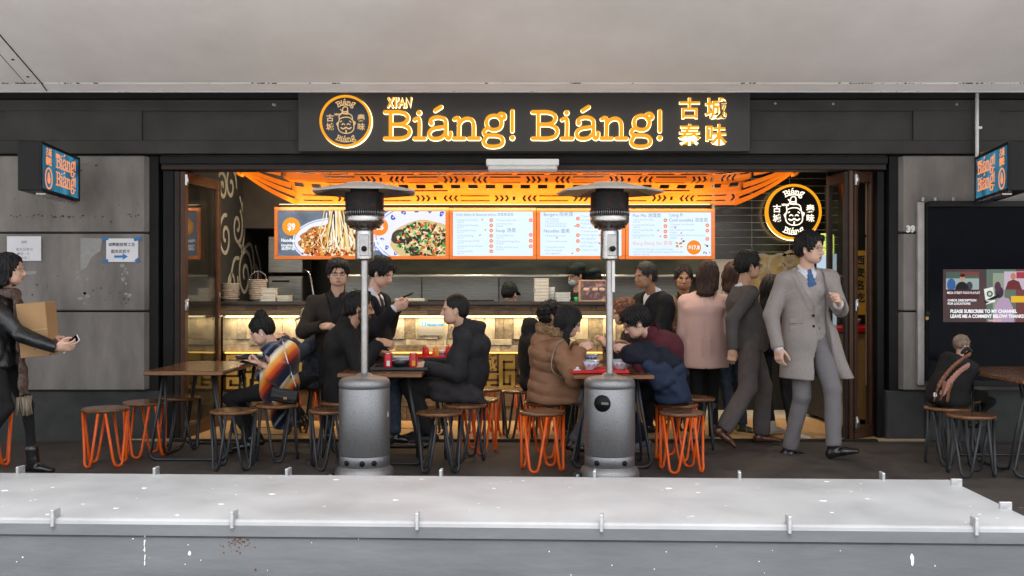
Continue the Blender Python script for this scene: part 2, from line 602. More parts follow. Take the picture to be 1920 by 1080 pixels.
q = MB(); p = W(1699, 435, 8.62); q.text('39', 0.077, p.x, p.z, 0.0, 0.004, bold=0.004); q.build('house_number', M['whiteplastic'], PR)

# ================================================================== beam over the opening, with sunk panels
BE = thing('facade_beam', 'dark grey beam with sunk panels running over the shop front', 'beam')
zt, zb = 3.35, 2.49
d0 = CAM_D
P1 = (px_x(268, d0), px_x(545, d0)); P2 = (px_x(1425, d0), px_x(1710, d0)); P0 = (-6.4, px_x(13, d0)); P3 = (px_x(1850, d0) + .1, 6.4)
pz0, pz1 = px_z(264, d0), px_z(209, d0)
xs = [-6.5, P0[0], P0[1], P1[0], P1[1], P2[0], P2[1], P3[0], P3[1], 6.5]
q = MB()
q.box(-6.5, 6.5, -0.03, 0.5, zb, pz0, 0.004)
q.box(-6.5, 6.5, -0.03, 0.5, pz1, px_z(188, d0), 0.004)
for i in range(0, 9, 2):
    q.box(xs[i], xs[i + 1], -0.03, 0.5, pz0, pz1)
q.build('beam_body', M['beam'], BE)
for (a, c) in (P0, P1, P2, P3):
    q = MB(); q.box(a, c, -0.008, 0.3, pz0, pz1); q.build('sunk_panel', M['beam'], BE)
q = MB(); q.box(-6.5, 6.5, -0.06, 0.5, px_z(188, d0) + 0.002, 3.4, 0.006); q.build('top_band', M['darktrim'], BE)  # darker band along the top of the beam
q = MB()
for (px, py) in ((514, 197), (517, 198), (1452, 195), (1560, 196), (1791, 197), (1453, 178), (1587, 178), (1792, 176)):
    p = W(px, py, d0); q.sphere((p.x, -0.03, p.z), (0.012, 0.008, 0.012), 8, 6)
q.build('bolt', M['lug'], BE, 'stuff')
b = MB(); b.box(-6.6, 6.6, 0.5, 0.9, 2.60, 7.5)
UW = b.build('upper_wall', M['beam']); tag(UW, 'dark upper wall above the shop front beam', 'wall')
b = MB(); b.box(-9.5, -6.5, 0.0, 0.9, -0.02, 7.5); tag(b.build('neighbour_wall', M['concrete']), 'grey neighbouring wall beside the torn poster pillar', 'wall')
b = MB(); b.box(6.5, 9.5, 0.0, 0.9, -0.02, 7.5); tag(b.build('neighbour_wall', M['concrete']), 'grey neighbouring wall past the video display', 'wall')

# header and jambs of the shop opening
HD = thing('opening_frame', 'dark bronze frame round the wide shop opening', 'frame')
q = MB(); q.box(-3.05, 3.255, 0.03, 0.22, 2.357, 2.488, 0.006); q.build('header', M['bronze'], HD)
q = MB(); q.box(-3.05, 3.255, -0.005, 0.026, 2.405, 2.47, 0.004); q.build('header_strip', M['darktrim'], HD)
q = MB(); q.box(-3.045, -2.95, 0.06, 0.30, -0.01, 2.355, 0.005); q.build('jamb', M['darktrim'], HD)
q = MB(); q.box(3.20, 3.262, 0.10, 0.30, -0.01, 2.355, 0.005); q.build('jamb', M['darktrim'], HD)

# ================================================================== canopy: sloped soffit, lower lip
CA = thing('canopy', 'pale painted metal canopy sloping up over the pavement', 'canopy')
dl = 8.15
ylip = dl - CAM_D
zl = px_z(172, dl)
slope = 0.34
joints = [-12, -3.80, 2.0 + 4.4, 12]
def soffit_seg(x0, x1):
    q = MB()
    yb, yt = ylip - 0.11, ylip - 4.4
    za = zl + 0.03
    prof = [(ylip, zl), (ylip, zl + 0.012), (yb, zl + .068)]
    v, f = [], []
    pr = [(ylip, zl), (yb, zl + .047)] + [(yb + (yt - yb) * t, zl + .050 + (yb - (yb + (yt - yb) * t)) * slope + 0.05 * t * t) for t in (0, .25, .5, .75, 1)]
    up = [(y_ + 0.0, z_ + 0.12) for y_, z_ in pr]
    n = len(pr)
    for x in (x0, x1):
        v += [(x, y_, z_) for y_, z_ in pr] + [(x, y_, z_) for y_, z_ in up]
    for i in range(n - 1):
        f.append((i, i + 1, 2 * n + i + 1, 2 * n + i))
        f.append((n + i, 3 * n + i, 3 * n + i + 1, n + i + 1))
    f.append((0, 2 * n, 3 * n, n)); f.append((n - 1, 2 * n - 1, 4 * n - 1, 3 * n - 1))
    f.append(tuple(range(n)) + tuple(range(2 * n - 1, n - 1, -1)))
    f.append((tuple(2 * n + i for i in range(n)) + tuple(4 * n - 1 - i for i in range(n)))[::-1])
    q.add(v, f)
    return q.build('soffit_panel', M['canopy'], CA)
for i in range(3):
    soffit_seg(joints[i] + 0.004, joints[i + 1] - 0.004)
q = MB(); q.box(-12, 12, ylip - 0.004, ylip + 0.02, zl - 0.006, zl + 0.010, 0.002); q.build('lip', M['lug'], CA)
q = MB(); q.box(-12, 12, ylip + 0.02, 0.45, zl + 0.16, zl + 0.30); q.build('flashing', M['darktrim'], CA)
# seam with rivets, rust specks along the fold
sz = lambda y_: zl + .050 + ((ylip - 0.11) - y_) * slope + 0.05 * (((ylip - .11) - y_) / 4.29) ** 2
q = MB()
for k in range(16):
    y_ = ylip - 0.2 - k * 0.24
    q.sphere((-3.865 - 0.0 * k, y_, sz(y_)), (0.012, 0.014, 0.006), 8, 6)
q.build('rivet', M['darktrim'], CA, 'stuff')
q = MB(); 
q.tube([(-3.80, ylip - 0.02, zl + .006), (-3.80, ylip - .11, zl + .045)] + [(-3.80, ylip - .11 - k * .2, sz(ylip - .11 - k * .2) - 0.001) for k in range(20)], 0.005, 6)
q.tube([(-3.93, ylip - .11 - k * .2, sz(ylip - .11 - k * .2) + 0.001) for k in range(20)], 0.003, 6)
q.build('seam', M['darktrim'], CA)
q = MB()
rng = random.Random(5)
for i in range(150):
    c = rng.choice([(20, 20), (60, 15), (138, 22), (500, 15), (630, 4), (1080, 6), (1390, 18), (1620, 20), (1705, 20), (1870, 28), (1815, 8), (rng.uniform(0, 1920), 10)])
    px = rng.gauss(c[0], c[1])
    y_ = ylip - 0.11 + rng.uniform(-.004, .004)
    p = W(px, 148, dl - .11)
    z_ = zl + 0.047
    r = rng.uniform(.002, .006)
    q.sphere((p.x, y_, z_), (r * rng.uniform(1, 2.5), 0.004, r), 6, 4)
for i in range(60):
    p = W(rng.uniform(0, 1920), 172, dl)
    r = rng.uniform(.001, .004)
    q.sphere((p.x, ylip - 0.004, zl + 0.004), (r * rng.uniform(1, 5), 0.003, r), 6, 4)
q.build('rust_speck', M['stain'], CA, 'stuff')

# ================================================================== shop room shell
b = MB(); b.box(-3.2, -2.93, 0.35, 3.4, 0.0, 3.1); WL = struct('wall_left', b, M['board'])
b = MB(); b.box(3.9, 4.1, 0.35, 3.4, 0.0, 3.1); struct('wall_right', b, M['darkwall'])
b = MB(); b.box(-3.2, 4.1, 3.4, 3.6, 0.0, 3.1); struct('wall_back', b, M['darkwall'])
b = MB(); b.box(-3.2, 4.1, 0.52, 3.6, 3.1, 3.25); struct('ceiling', b, M['ceilint'])
# ================================================================== lettering strokes (typewriter slab letters, drawn by pen strokes)
GLY = {   # x to the right, z up, cap height 1 = 216 units; units are those of the traced sign
    'B': [[(795, 223), (905, 223)], [(842, 223), (842, 437)], [(795, 437), (905, 437)],
          [(842, 223), (910, 223), (960, 236), (983, 270), (962, 307), (915, 323), (842, 324)],
          [(842, 324), (925, 326), (980, 346), (997, 382), (976, 421), (920, 437), (842, 437)]],
    'i': [[(1036, 284), (1074, 284), (1074, 437)], [(1034, 437), (1120, 437)], [(1073, 228)]],
    'a': [[(1172, 314), (1168, 290), (1195, 270), (1240, 266), (1282, 282), (1292, 320), (1292, 400), (1300, 432), (1318, 436), (1328, 415), (1328, 390)],
          [(1292, 344), (1240, 348), (1180, 362), (1154, 398), (1170, 432), (1212, 440), (1258, 428), (1292, 392)], [(1172, 312)]],
    "'": [[(1204, 210), (1252, 180)]],
    'n': [[(1360, 280), (1396, 280), (1396, 437)], [(1354, 437), (1442, 437)], [(1396, 330), (1420, 294), (1462, 276), (1502, 288), (1518, 330), (1518, 437)], [(1478, 437), (1562, 437)]],
    'g': [[(1684, 252), (1730, 268), (1746, 310), (1730, 352), (1684, 368), (1638, 352), (1622, 310), (1638, 268)],
          [(1732, 276), (1722, 250), (1742, 236), (1766, 246), (1768, 270), (1752, 274)],
          [(1634, 350), (1604, 374), (1606, 402), (1640, 412), (1700, 414), (1742, 428), (1756, 462), (1738, 492), (1684, 504), (1622, 496), (1600, 462), (1622, 422)]],
    '!': [[(1832, 214), (1832, 376)], [(1832, 432)]],
}
CLOSED = {('g', 0)}
SHIFT = {'B': 785, 'i': 785, 'a': 785, "'": 785, 'n': 785, 'g': 785, '!': 785}


def word_strokes(s):
    """['B','i',...] strokes in units: x from the left of B, z up from the baseline (cap height about 1)."""
    out = []
    for ch in s:
        st = []
        for k, pts in enumerate(GLY[ch]):
            st.append(([((x - 785) / 216.0, (452 - z) / 216.0) for x, z in pts], (ch, k) in CLOSED))
        out.append((ch, st))
    return out


def draw_strokes(q, st, sc, ox, oz, w, y0, y1, mi=0, warp=None, smooth=5):
    for k, (pts, cl) in enumerate(st):
        P = [(ox + x * sc, oz + z * sc) if warp is None else warp(x, z) for x, z in pts]
        ww = w * (1.35 if len(pts) == 1 else 1.0)
        j = k * 0.0004
        q.stroke(P, ww, y0 - j, y1 - j * 0.5, mi, cl, smooth if len(P) > 2 else 0)


FACE = [   # line drawing on the round emblem, in the unit disc
    ([(-.235, .05), (-.29, -.12), (-.27, -.32), (-.15, -.44), (.03, -.475), (.2, -.44), (.31, -.32), (.315, -.12), (.27, .06)], False),
    ([(-.235, .05), (-.25, .2), (-.16, .29), (.0, .27)], False), ([(.27, .06), (.24, .2), (.15, .27), (.02, .27)], False),
    ([(-.24, .08), (-.12, .13), (.02, .15), (.16, .13), (.24, .06)], False),
    ([(-.1, .28), (-.12, .42), (-.08, .52), (.0, .55), (.07, .52), (.08, .42), (.05, .28)], False),
    ([(-.14, .38), (-.02, .36), (.09, .38)], False), ([(-.15, .32), (-.02, .30), (.1, .32)], False), ([(-.19, .44), (-.14, .40)], False),
    ([(-.2, -.03), (-.15, .0)], False), ([(.16, .0), (.21, -.04)], False),
    ([(-.14, -.14), (-.09, -.10), (-.03, -.14)], False), ([(.06, -.14), (.11, -.10), (.17, -.14)], False),
    ([(-.17, -.26), (-.1, -.30), (-.02, -.27), (.015, -.24), (.06, -.27), (.14, -.30), (.21, -.25)], False),
    ([(.02, -.36), (.02, -.45)], False),
    ([(-.27, -.06), (-.33, -.10), (-.3, -.18)], False), ([(.3, -.02), (.37, -.05), (.34, -.14)], False),
]


def emblem(parent, mats, r, y, ring_mat, ink_mat, back_mat, thick=0.03, edge=True):
    """Round badge with lettering on an arc, four characters and the line-drawn face; centred at the parent's origin, facing -Y."""
    q = MB()
    q.prism([(r * .92 * math.cos(2 * PI * k / 48), r * .92 * math.sin(2 * PI * k / 48)) for k in range(48)], y - thick, y + thick * .3)
    q.build('badge_disc', back_mat, parent)
    q = MB()
    q.stroke([(r * .955 * math.cos(2 * PI * k / 64), r * .955 * math.sin(2 * PI * k / 64)) for k in range(64)], r * .045, y - thick - .012, y, 0, True, 0)
    q.build('badge_ring', ring_mat, parent)
    if edge:
        q = MB()
        q.stroke([(r * .99 * math.cos(2 * PI * k / 64) + r * .02, r * .99 * math.sin(2 * PI * k / 64) - r * .02) for k in range(64)], r * .022, y - .012, y + 0.004, 0, True, 0)
        q.build('badge_glow', M['edge_glow'], parent)
    tot = 4.55
    for top in (True, False):
        q = MB()
        for ch, st in word_strokes("Bia'ng"):
            def warp(x, z, top=top):
                sc = 0.195
                if top:
                    a = R(90 + 29) - (x / tot) * R(58)
                    rad = .60 + z * sc
                else:
                    a = R(270 - 29) + (x / tot) * R(58)
                    rad = .82 - z * sc
                return (r * rad * math.cos(a), r * rad * math.sin(a))
            draw_strokes(q, st, 1, 0, 0, r * .015, y - thick - .006, y - thick + .002, warp=warp, smooth=3)
        q.build('badge_word', ink_mat, parent)
    q = MB()
    for k, (pts, cl) in enumerate(FACE):
        q.stroke([(px * r, pz * r) for px, pz in pts], r * (.017 if k < 12 else .023), y - thick - .006 - k * .0002, y - thick + .002, 0, cl, 4 if len(pts) > 2 else 0)
    q.build('badge_face', ink_mat, parent)
    for ch, cx, cz in (('古', -.60, .10), ('城', -.60, -.24), ('秦', .60, .10), ('味', .60, -.24)):
        q = MB(); q.text(ch, r * .30, cx * r, (cz - .09) * r, y - thick - .003, .003, 'CENTER', bold=r * .004)
        q.build('badge_character', ink_mat, parent, 'stuff')
    q = MB(); q.text("XI'AN", r * .10, -.30 * r, .22 * r, y - thick - .003, .003, 'CENTER', bold=.001)
    q.build('badge_lettering', ink_mat, parent, 'stuff')


# ================================================================== main sign over the opening
ds = 8.50
ys = ds - CAM_D
SG = thing('shop_sign', 'long dark sign board with glowing orange letters over the opening', 'sign')
q = MB(); q.box(px_x(559, ds), px_x(1407, ds), ys, -0.032, px_z(284, ds), px_z(168, ds) + .05, 0.004); q.build('sign_panel', M['signpanel'], SG)
sc = 49.6 * ds / F_PX          # cap height in metres
for ox_px in (720, 996):
    for ch, st in word_strokes("Bia'ng!"):
        nm = 'sign_letter' if ch != "'" else 'sign_accent'
        ox, oz = px_x(ox_px, ds), px_z(263.5, ds)
        q = MB(); draw_strokes(q, st, sc, ox, oz, 0.0150, ys - 0.034, ys - 0.014)
        o = q.build(nm, M['face_orange'], SG)
        q = MB(); draw_strokes(q, st, sc, ox + .0015, oz - .0015, 0.0188, ys - 0.013, ys - 0.003)
        q.build('letter_glow', M['edge_glow'], o)
for ch, px, py in (('古', 1292, 221), ('城', 1341, 221), ('秦', 1292, 270), ('味', 1341, 270)):
    q = MB(); q.text(ch, 41 * ds / F_PX, px_x(px, ds), px_z(py - 2, ds), ys - .028, .006, 'CENTER', bold=.0025)
    o = q.build('sign_character', M['face_orange'], SG, 'stuff')
    q = MB(); q.text(ch, 41 * ds / F_PX, px_x(px, ds) + .002, px_z(py - 2, ds) - .002, ys - .010, .005, 'CENTER', bold=.0048)
    q.build('letter_glow', M['edge_glow'], o)
XA = {'X': [[(0, 0), (.5, 1)], [(.02, 1), (.46, 0)]], 'I': [[(.75, 0), (.72, 1)]], "'": [[(.98, 1), (.94, .72)]],
      'A': [[(1.08, 0), (1.38, 1), (1.56, 0)], [(1.12, .36), (1.56, .40)]], 'N': [[(1.76, 0), (1.78, 1), (2.2, .02), (2.26, 1.02)]]}
for ch, st in XA.items():
    hs = 16.5 * ds / F_PX
    q = MB(); q2 = MB()
    for k, s_ in enumerate(st):
        P = [(px_x(728, ds) + x * hs * 1.15, px_z(201, ds) + z * hs) for x, z in s_]
        q.stroke(P, .0065, ys - .030 - k * .0005, ys - .012, 0, False, 0)
        q2.stroke([(a + .002, c - .002) for a, c in P], .0095, ys - .011 - k * .0004, ys - .003, 0, False, 0)
    o = q.build('sign_letter', M['face_orange'], SG); q2.build('letter_glow', M['edge_glow'], o)
BD = thing('round_badge', 'round navy badge with orange ring on the long sign board', 'emblem', (px_x(649, ds), ys - 0.006, px_z(228, ds)))
emblem(BD, None, 48.5 * ds / F_PX, 0.0, M['face_orange'], M['cream_glow'], M['navy_disc'], 0.022)

# light fitting under the header
LF = thing('light_fitting', 'white batten light fitting under the sign board', 'light', (px_x(980, 8.4), -0.10, px_z(308, 8.4)))
q = MB(); q.box(-.31, .31, -.05, .05, .0, .055, .006); q.build('housing', M['whiteplastic'], LF)
q = MB(); q.box(-.295, .295, -.058, .05, -.045, -.002, .012); q.build('diffuser', mat('diffuser', (.62, .62, .60), .35, var=.03), LF)

# ================================================================== projecting box signs
def box_sign(name, label, sgn, xf):
    """lit blue face looking towards the middle of the shop; sgn=+1 face towards +X"""
    y0, y1 = -1.12, -0.14
    z0, z1 = 2.065, 2.44
    t = thing(name, label, 'sign', (xf, 0, 0), math.asin(.1327) if sgn > 0 else -math.asin(.194), 'blue box signs on brackets')
    q = MB(); q.box(min(0, -sgn * .16), max(0, -sgn * .16), y0, y1, z0, z1, .006); q.build('sign_box', M['black'], t)
    fc = MB(); fc.X = Matrix(((0, -sgn, 0, 0), (sgn, 0, 0, 0), (0, 0, 1, 0), (0, 0, 0, 1)))
    # local x runs along the face as it is read, front = -y
    Wd = y1 - y0
    def prep():
        k = MB()
        if sgn > 0:
            k.X = Matrix(((0, -1, 0, 0.0), (1, 0, 0, y0), (0, 0, 1, 0), (0, 0, 0, 1)))
        else:
            k.X = Matrix(((0, 1, 0, 0.0), (-1, 0, 0, y1), (0, 0, 1, 0), (0, 0, 0, 1)))
        return k
    k = prep(); k.box(.025, Wd - .025, -.004, .02, z0 + .02, z1 - .02); k.build('lit_face', M['blueface'], t)
    k = prep(); k.box(.0, Wd, -.010, .004, z0, z0 + .022); k.box(0, Wd, -.010, .004, z1 - .022, z1); k.box(0, .026, -.010, .004, z0 + .022, z1 - .022); k.box(Wd - .026, Wd, -.010, .004, z0 + .022, z1 - .022); k.build('face_frame', M['black'], t)
    k = prep()
    ox = .36 if sgn > 0 else .09
    for oz in (z0 + .215, z0 + .075):
        for ch, st in word_strokes("Bia'ng!"):
            draw_strokes(k, st, .102, ox, oz, .0046, -.0085, -.003, smooth=3)
    k.build('sign_letter', M['signorange'], t)
    k = prep()
    cx = .185 if sgn > 0 else Wd - .185
    k.text('古城', .068, cx, z1 - .085, -.005, .0015, 'CENTER', bold=.0)
    k.text('秦味', .068, cx, z1 - .155, -.005, .0015, 'CENTER', bold=.002)
    k.text("XI'AN", .04, ox + .05, z1 - .075, -.005, .0015, 'CENTER', bold=.002)
    k.build('sign_character', M['signorange'], t, 'stuff')
    k = prep()
    rr = .078
    k.stroke([(cx + rr * math.cos(a * PI / 16), z0 + .112 + rr * math.sin(a * PI / 16)) for a in range(32)], .006, -.008, -.003, 0, True, 0)
    for kk, (pts, cl) in enumerate(FACE):
        k.stroke([(cx + px * rr, z0 + .112 + pz * rr) for px, pz in pts], .0035, -.0075 - kk * .0001, -.003, 0, cl, 2 if len(pts) > 2 else 0)
    k.build('badge_face', M['signorange'], t)
    q = MB(); q.box(min(0, -sgn * .03) - .01 * sgn - .03, max(0, -sgn * .03) - .01 * sgn - .03 + .04, y0 + .12, y1 - .05, z0 - .022, z0 - .004, .003); q.build('light_rail', M['steel'], t)
    q = MB(); q.tube([(-sgn * .08, y1 - .02, z1 - .03), (-sgn * .08, y1 + .14, z1 + .0)], .016, 8); q.build('bracket', M['black'], t)
    return t
M['blueface'] = emit('blue_lit_face', (.06, .33, .52), .36, col2=(.003, .03, .07), scale=3.2, ramp=(.36, .66))
M['signorange'] = emit('sign_orange', (1.0, .36, .14), .42)
box_sign('box_sign', 'blue lit box sign above the pillar with the torn posters', 1, -3.709)
box_sign('box_sign', 'blue lit box sign above the black video display', -1, 3.977)

# white conduit on the beam
q = MB(); q.tube([(px_x(1832, 8.55), -.07, 3.1), (px_x(1832, 8.55), -.07, 2.45), (px_x(1833, 8.55), -.07, 2.33)], .016, 8)
CD = tag(q.build('conduit', M['whiteplastic']), 'white conduit running down the dark beam to the box sign', 'pipe')
q = MB(); q.box(px_x(1832, 8.55), px_x(1832, 8.55) + .05, -.06, -.03, 2.70, 2.72); q.build('clip', M['whiteplastic'], CD)
q = MB(); q.box(px_x(1868, 8.3) - .03, px_x(1868, 8.3) + .06, -.25, -.1, 2.45, 2.49, .004)
tag(q.build('junction_box', mat('tan_box', (.3, .18, .1), .7)), 'small tan junction box on top of the box sign', 'box')

# ================================================================== posters on the left pillar
def poster(name, label, x0, y0, x1, y1, parts, dd=8.605, tapes=()):
    t = thing(name, label, 'poster', (0, dd - CAM_D, 0))
    q = MB(); q.box(px_x(x0, dd), px_x(x1, dd), -.001, .001, px_z(y1, dd), px_z(y0, dd)); q.build('sheet', M['paper'], t)
    for (s_, size, px, py, m) in parts:
        q = MB(); q.text(s_, size * dd / F_PX, px_x(px, dd), px_z(py, dd), -.0018, .0004, 'CENTER', bold=.0004 if m is M['ink'] else 0)
        q.build('print', m, t, 'stuff')
    for (px, py, w_, h_, r_) in tapes:
        q = MB(); c, s2 = math.cos(R(r_)), math.sin(R(r_))
        X, Z = px_x(px, dd), px_z(py, dd)
        k = dd / F_PX
        q.prism([(X + (a * c - e * s2) * k, Z + (a * s2 + e * c) * k) for a, e in ((-w_, -h_), (w_, -h_), (w_, h_), (-w_, h_))], -.003, -.0014)
        q.build('tape', M['bluetape'], t)
    return t
PO = poster('job_poster', 'white job poster with blue arrow and blue tape corners', 199, 447, 259, 491,
            [('诚聘厨房帮工及', 7.2, 228, 461, M['ink']), ('服务员若干', 7.2, 226, 474, M['ink'])],
            tapes=((197, 448, 6, 3, 10), (258, 448, 7, 3, 12), (198, 489, 5, 3, -5), (257, 488, 4, 3, 40)))
q = MB()
k = 8.605 / F_PX
ax, az = px_x(214, 8.605), px_z(481, 8.605)
q.prism([(ax + a * k, az + e * k) for a, e in ((0, -2.2), (16, -2.2), (16, -6), (26, 0), (16, 6), (16, 2.2), (0, 2.2))], -.0022, -.0012)
q.build('arrow', M['blue'], PO)
poster('notice_sheet', 'faded white notice sheet with grey print above the woman with the box', 13, 443, 77, 489,
       [('诚聘', 6, 45, 456, M['greyink']), ('服务员数名', 6.5, 46, 470, M['greyink']), ('收银一名', 6, 44, 478, M['greyink']), ('厨房帮工', 6, 45, 486, M['greyink'])])

# ================================================================== folding doors
def door_leaf(parent, p0, p1, z0=.015, z1=2.345, st=.07, th=.045, handle=False, frame=None):
    """leaf in plan from p0 to p1; frame > stiles and rails, glass pane"""
    a, c = Vector((*p0, 0)), Vector((*p1, 0))
    Ld = (c - a).length
    ang = math.atan2(c.y - a.y, c.x - a.x)
    Xm = Matrix.Translation(a) @ Matrix.Rotation(ang, 4, 'Z')
    fm = frame or M['bronze']
    q = MB(); q.X = Xm
    q.box(0, st, -th / 2, th / 2, z0, z1, .004); q.box(Ld - st, Ld, -th / 2, th / 2, z0, z1, .004)
    q.box(st, Ld - st, -th / 2, th / 2, z0, z0 + .11, .004); q.box(st, Ld - st, -th / 2, th / 2, z1 - .09, z1, .004)
    lf = q.build('door_leaf', fm, parent)
    q = MB(); q.X = Xm; q.box(st - .005, Ld - st + .005, -.005, .005, z0 + .1, z1 - .085); q.build('pane', M['glass'], lf)
    for hz in (.16, 1.18, 2.27):
        q = MB(); q.X = Xm; q.box(-.012, .03, -th / 2 - .02, -th / 2 - .001, hz - .05, hz + .05, .004); q.box(.03, .05, -th / 2 - .012, -th / 2 - .001, hz - .02, hz + .02, .002)
        q.tube([(0.0, -th / 2 - .022, hz - .055), (0, -th / 2 - .022, hz + .055)], .009, 8); q.build('hinge', M['steel'], lf)
    if handle:
        q = MB(); q.X = Xm
        q.tube([(Ld - .035, -th / 2, 1.06), (Ld - .035, -th / 2 - .05, 1.06), (Ld - .17, -th / 2 - .05, 1.06)], .009, 8)
        q.lathe([(.03, 0), (.03, .05)], 16, c=(Ld - .035, 0, 1.24)); q.build('handle', M['steel'], lf)
    return lf
M['bronzelit'] = mat('bronze_frame_lit', (.062, .027, .013), .4, var=.2, scale=12, spec=.3)  # bronze with the warm indoor light put into its colour
FD = thing('folding_door', 'glazed bronze folding door open beside the torn poster pillar', 'door', group='folding shop doors')
q = MB(); q.box(-2.945, -2.895, .06, .16, 0, 2.35, .004); q.build('door_post', M['bronze'], FD)
door_leaf(FD, (-2.865, .04), (-2.80, .89), handle=True, frame=M['bronzelit'])
FD2 = thing('folding_door', 'glazed bronze folding door half folded beside the pillar numbered 39', 'door', group='folding shop doors')
door_leaf(FD2, (2.915, .03), (2.885, .46), st=.05)
door_leaf(FD2, (2.965, .04), (3.19, .21), st=.045, frame=M['bronzelit'])
q = MB(); q.box(2.925, 2.96, .01, .05, 0, 2.35, .004); q.build('door_post', M['bronzelit'], FD2)

# ================================================================== service counter with stone facing
dc = 9.84
yc = dc - CAM_D                     # recessed face
CT = thing('service_counter', 'long service counter faced with lit ledger stone behind the diners', 'counter', (0, yc, 0))
cx0, cx1 = -2.86, 1.80
q = MB(); q.box(cx0, cx1, .03, .55, .0, 1.12); q.build('counter_body', M['darkwall'], CT)
q = MB(); q.box(cx0 - .02, cx1 + .03, -.16, .62, 1.165, 1.195, .004); q.build('counter_top', mat('counter_top', (.03, .027, .024), .3, var=.3, scale=20), CT)
rng = random.Random(21)
x = cx0
# fascia boards, two rows
for rz0, rz1 in ((1.115, 1.163), (1.062, 1.112)):
    x = cx0
    while x < cx1 - .02:
        w_ = min(rng.uniform(.22, .5), cx1 - x)
        q = MB(); q.box(x + .001, x + w_ - .001, -.13 - rng.random() * .008, -.02, rz0, rz1, .002)
        q.build('plank', M[rng.choice(['rough1', 'rough1', 'rough2'])], CT)
        x += w_
q = MB(); q.box(cx0 + .03, cx1 - .03, -.09, -.06, 1.042, 1.058); q.build('led_strip', M['ledwarm'], CT)
# upright stones then two brick courses
def stones(z0, z1, wmin, wmax, mats_):
    x = cx0
    while x < cx1 - .01:
        w_ = min(rng.uniform(wmin, wmax), cx1 - x)
        q = MB(); q.box(x + .0015, x + w_ - .0015, -rng.random() * .016, .04, z0 + .0015, z1 - .0015, .002)
        q.build('stone', M[rng.choice(mats_)], CT)
        x += w_
mm = ['stoneA', 'stoneA', 'stoneB', 'stoneC']
stones(.825, 1.06, .085, .15, mm)
stones(.765, .825, .25, .42, mm)
stones(.705, .765, .25, .42, mm)
q = MB(); q.box(cx0 + .03, cx1 - .03, -.03, -.005, .685, .70); q.build('led_strip', M['ledamber'], CT)
q = MB(); q.box(cx0, cx1, .02, .035, .31, .70); q.build('led_panel', M['ledpanel'], CT)
wm = ['rough2', 'stoneB', 'rough2']
stones(.16, .315, .38, .55, wm)
stones(.004, .16, .38, .55, wm)
# carved screens: fretwork of straight bars round a character
x = cx0 + .02
n_ = 0
while x < cx1 - .5:
    q = MB()
    w_ = .56
    bar = lambda a, c, e, g: q.box(x + a - .011, x + c + .011, -.012, .016, .32 + e - .011, .32 + g + .011)
    for (a, c, e, g) in ((.0, w_, .0, .0), (0, w_, .36, .36), (0, 0, .02, .34), (w_, w_, .02, .34),
                         (.06, .14, .30, .30), (.06, .06, .22, .30), (.14, .14, .14, .30), (.0, .14, .14, .14), (.06, .06, .05, .09), (.06, .2, .05, .05), (.2, .2, .05, .12),
                         (.20, .20, .20, .36), (.20, .38, .18, .18), (.38, .38, .18, .36), (.44, .52, .28, .28), (.44, .44, .06, .28), (.44, .56, .2, .2), (.26, .38, .1, .1), (.26, .26, .0, .1), (.32, .38, .05, .05), (.38, .38, .05, .14), (.50, .50, .06, .14), (.44, .5, .06, .06)):
        bar(a, c, e, g)
    q.text('城', .17, x + .29, .32 + .215, -.004, .010, 'CENTER', bold=.004)
    q.build('carved_screen', M['latticewood'], CT)
    x += .58
# paper with social network notice
SN = thing('counter_notice', 'white paper notice with blue square logo stuck on the counter stone', 'notice', (0, yc - .022, 0))
dn = dc - .022
q = MB(); q.box(px_x(785, dn), px_x(832, dn), -.001, .001, px_z(629, dn), px_z(594, dn)); q.build('sheet', mat('cream_paper', (.27, .26, .24), .85, var=.05), SN)
q = MB(); q.box(px_x(791, dn), px_x(798.5, dn), -.003, -.001, px_z(611, dn), px_z(603, dn)); q.build('logo', M['blue'], SN)
q = MB(); q.text('f', .045, px_x(793.5, dn), px_z(610.5, dn), -.0035, .0005, bold=.002); q.build('logo_letter', M['paper'], SN)
q = MB(); q.text('facebook', .045, px_x(801, dn), px_z(611, dn), -.0025, .0005, bold=.001); q.build('print', M['blue'], SN)

# ================================================================== kitchen behind the counter
KW = thing('kitchen_wall', 'brushed steel splashback wall of the kitchen behind the counter', 'wall', (0, 3.0, 0))
for i in range(5):
    q = MB(); q.box(-1.95 + i * .9, -1.95 + i * .9 + .895, 0, .05, .6, 1.95, .004); q.build('steel_panel', M['brushed'], KW)
HO = thing('range_hood', 'dark steel range hood along the kitchen behind the menu screens', 'hood', (0, 2.3, 0))
q = MB(); q.prism([(0, 0)] * 0 or [(-2.0, 1.46), (2.4, 1.46), (2.4, 2.3), (-2.0, 2.3)], 0, .65); q.build('hood_body', mat('hood_green', (.020, .024, .014), .38, .4, scale=2.5, col2=(.075, .08, .045), stretch=(.6, 1, 3)), HO)
q = MB(); q.box(-2.02, 2.42, -.03, 0, 1.445, 1.475, .006); q.build('hood_lip', M['brushed'], HO)
FR = thing('steel_cabinet', 'tall brushed steel cabinet behind the stacked bowls', 'cabinet', (px_x(535, 11.0), 11.0 - CAM_D, 0))
q = MB(); q.box(-.19, .19, 0, .5, 0, 1.46, .006); q.build('cabinet_body', M['brushed'], FR)
q = MB(); q.box(-.185, .185, -.02, -.002, .9, 1.44, .004); q.build('cabinet_door', M['brushed'], FR)
q = MB(); q.box(-.14, .05, -.028, -.021, 1.395, 1.415, .002); q.build('handle_slot', M['black'], FR)
q = MB(); q.box(-.19, .19, 0, .5, 1.5, 1.9, .006); q.build('upper_cabinet', M['brushed'], FR)
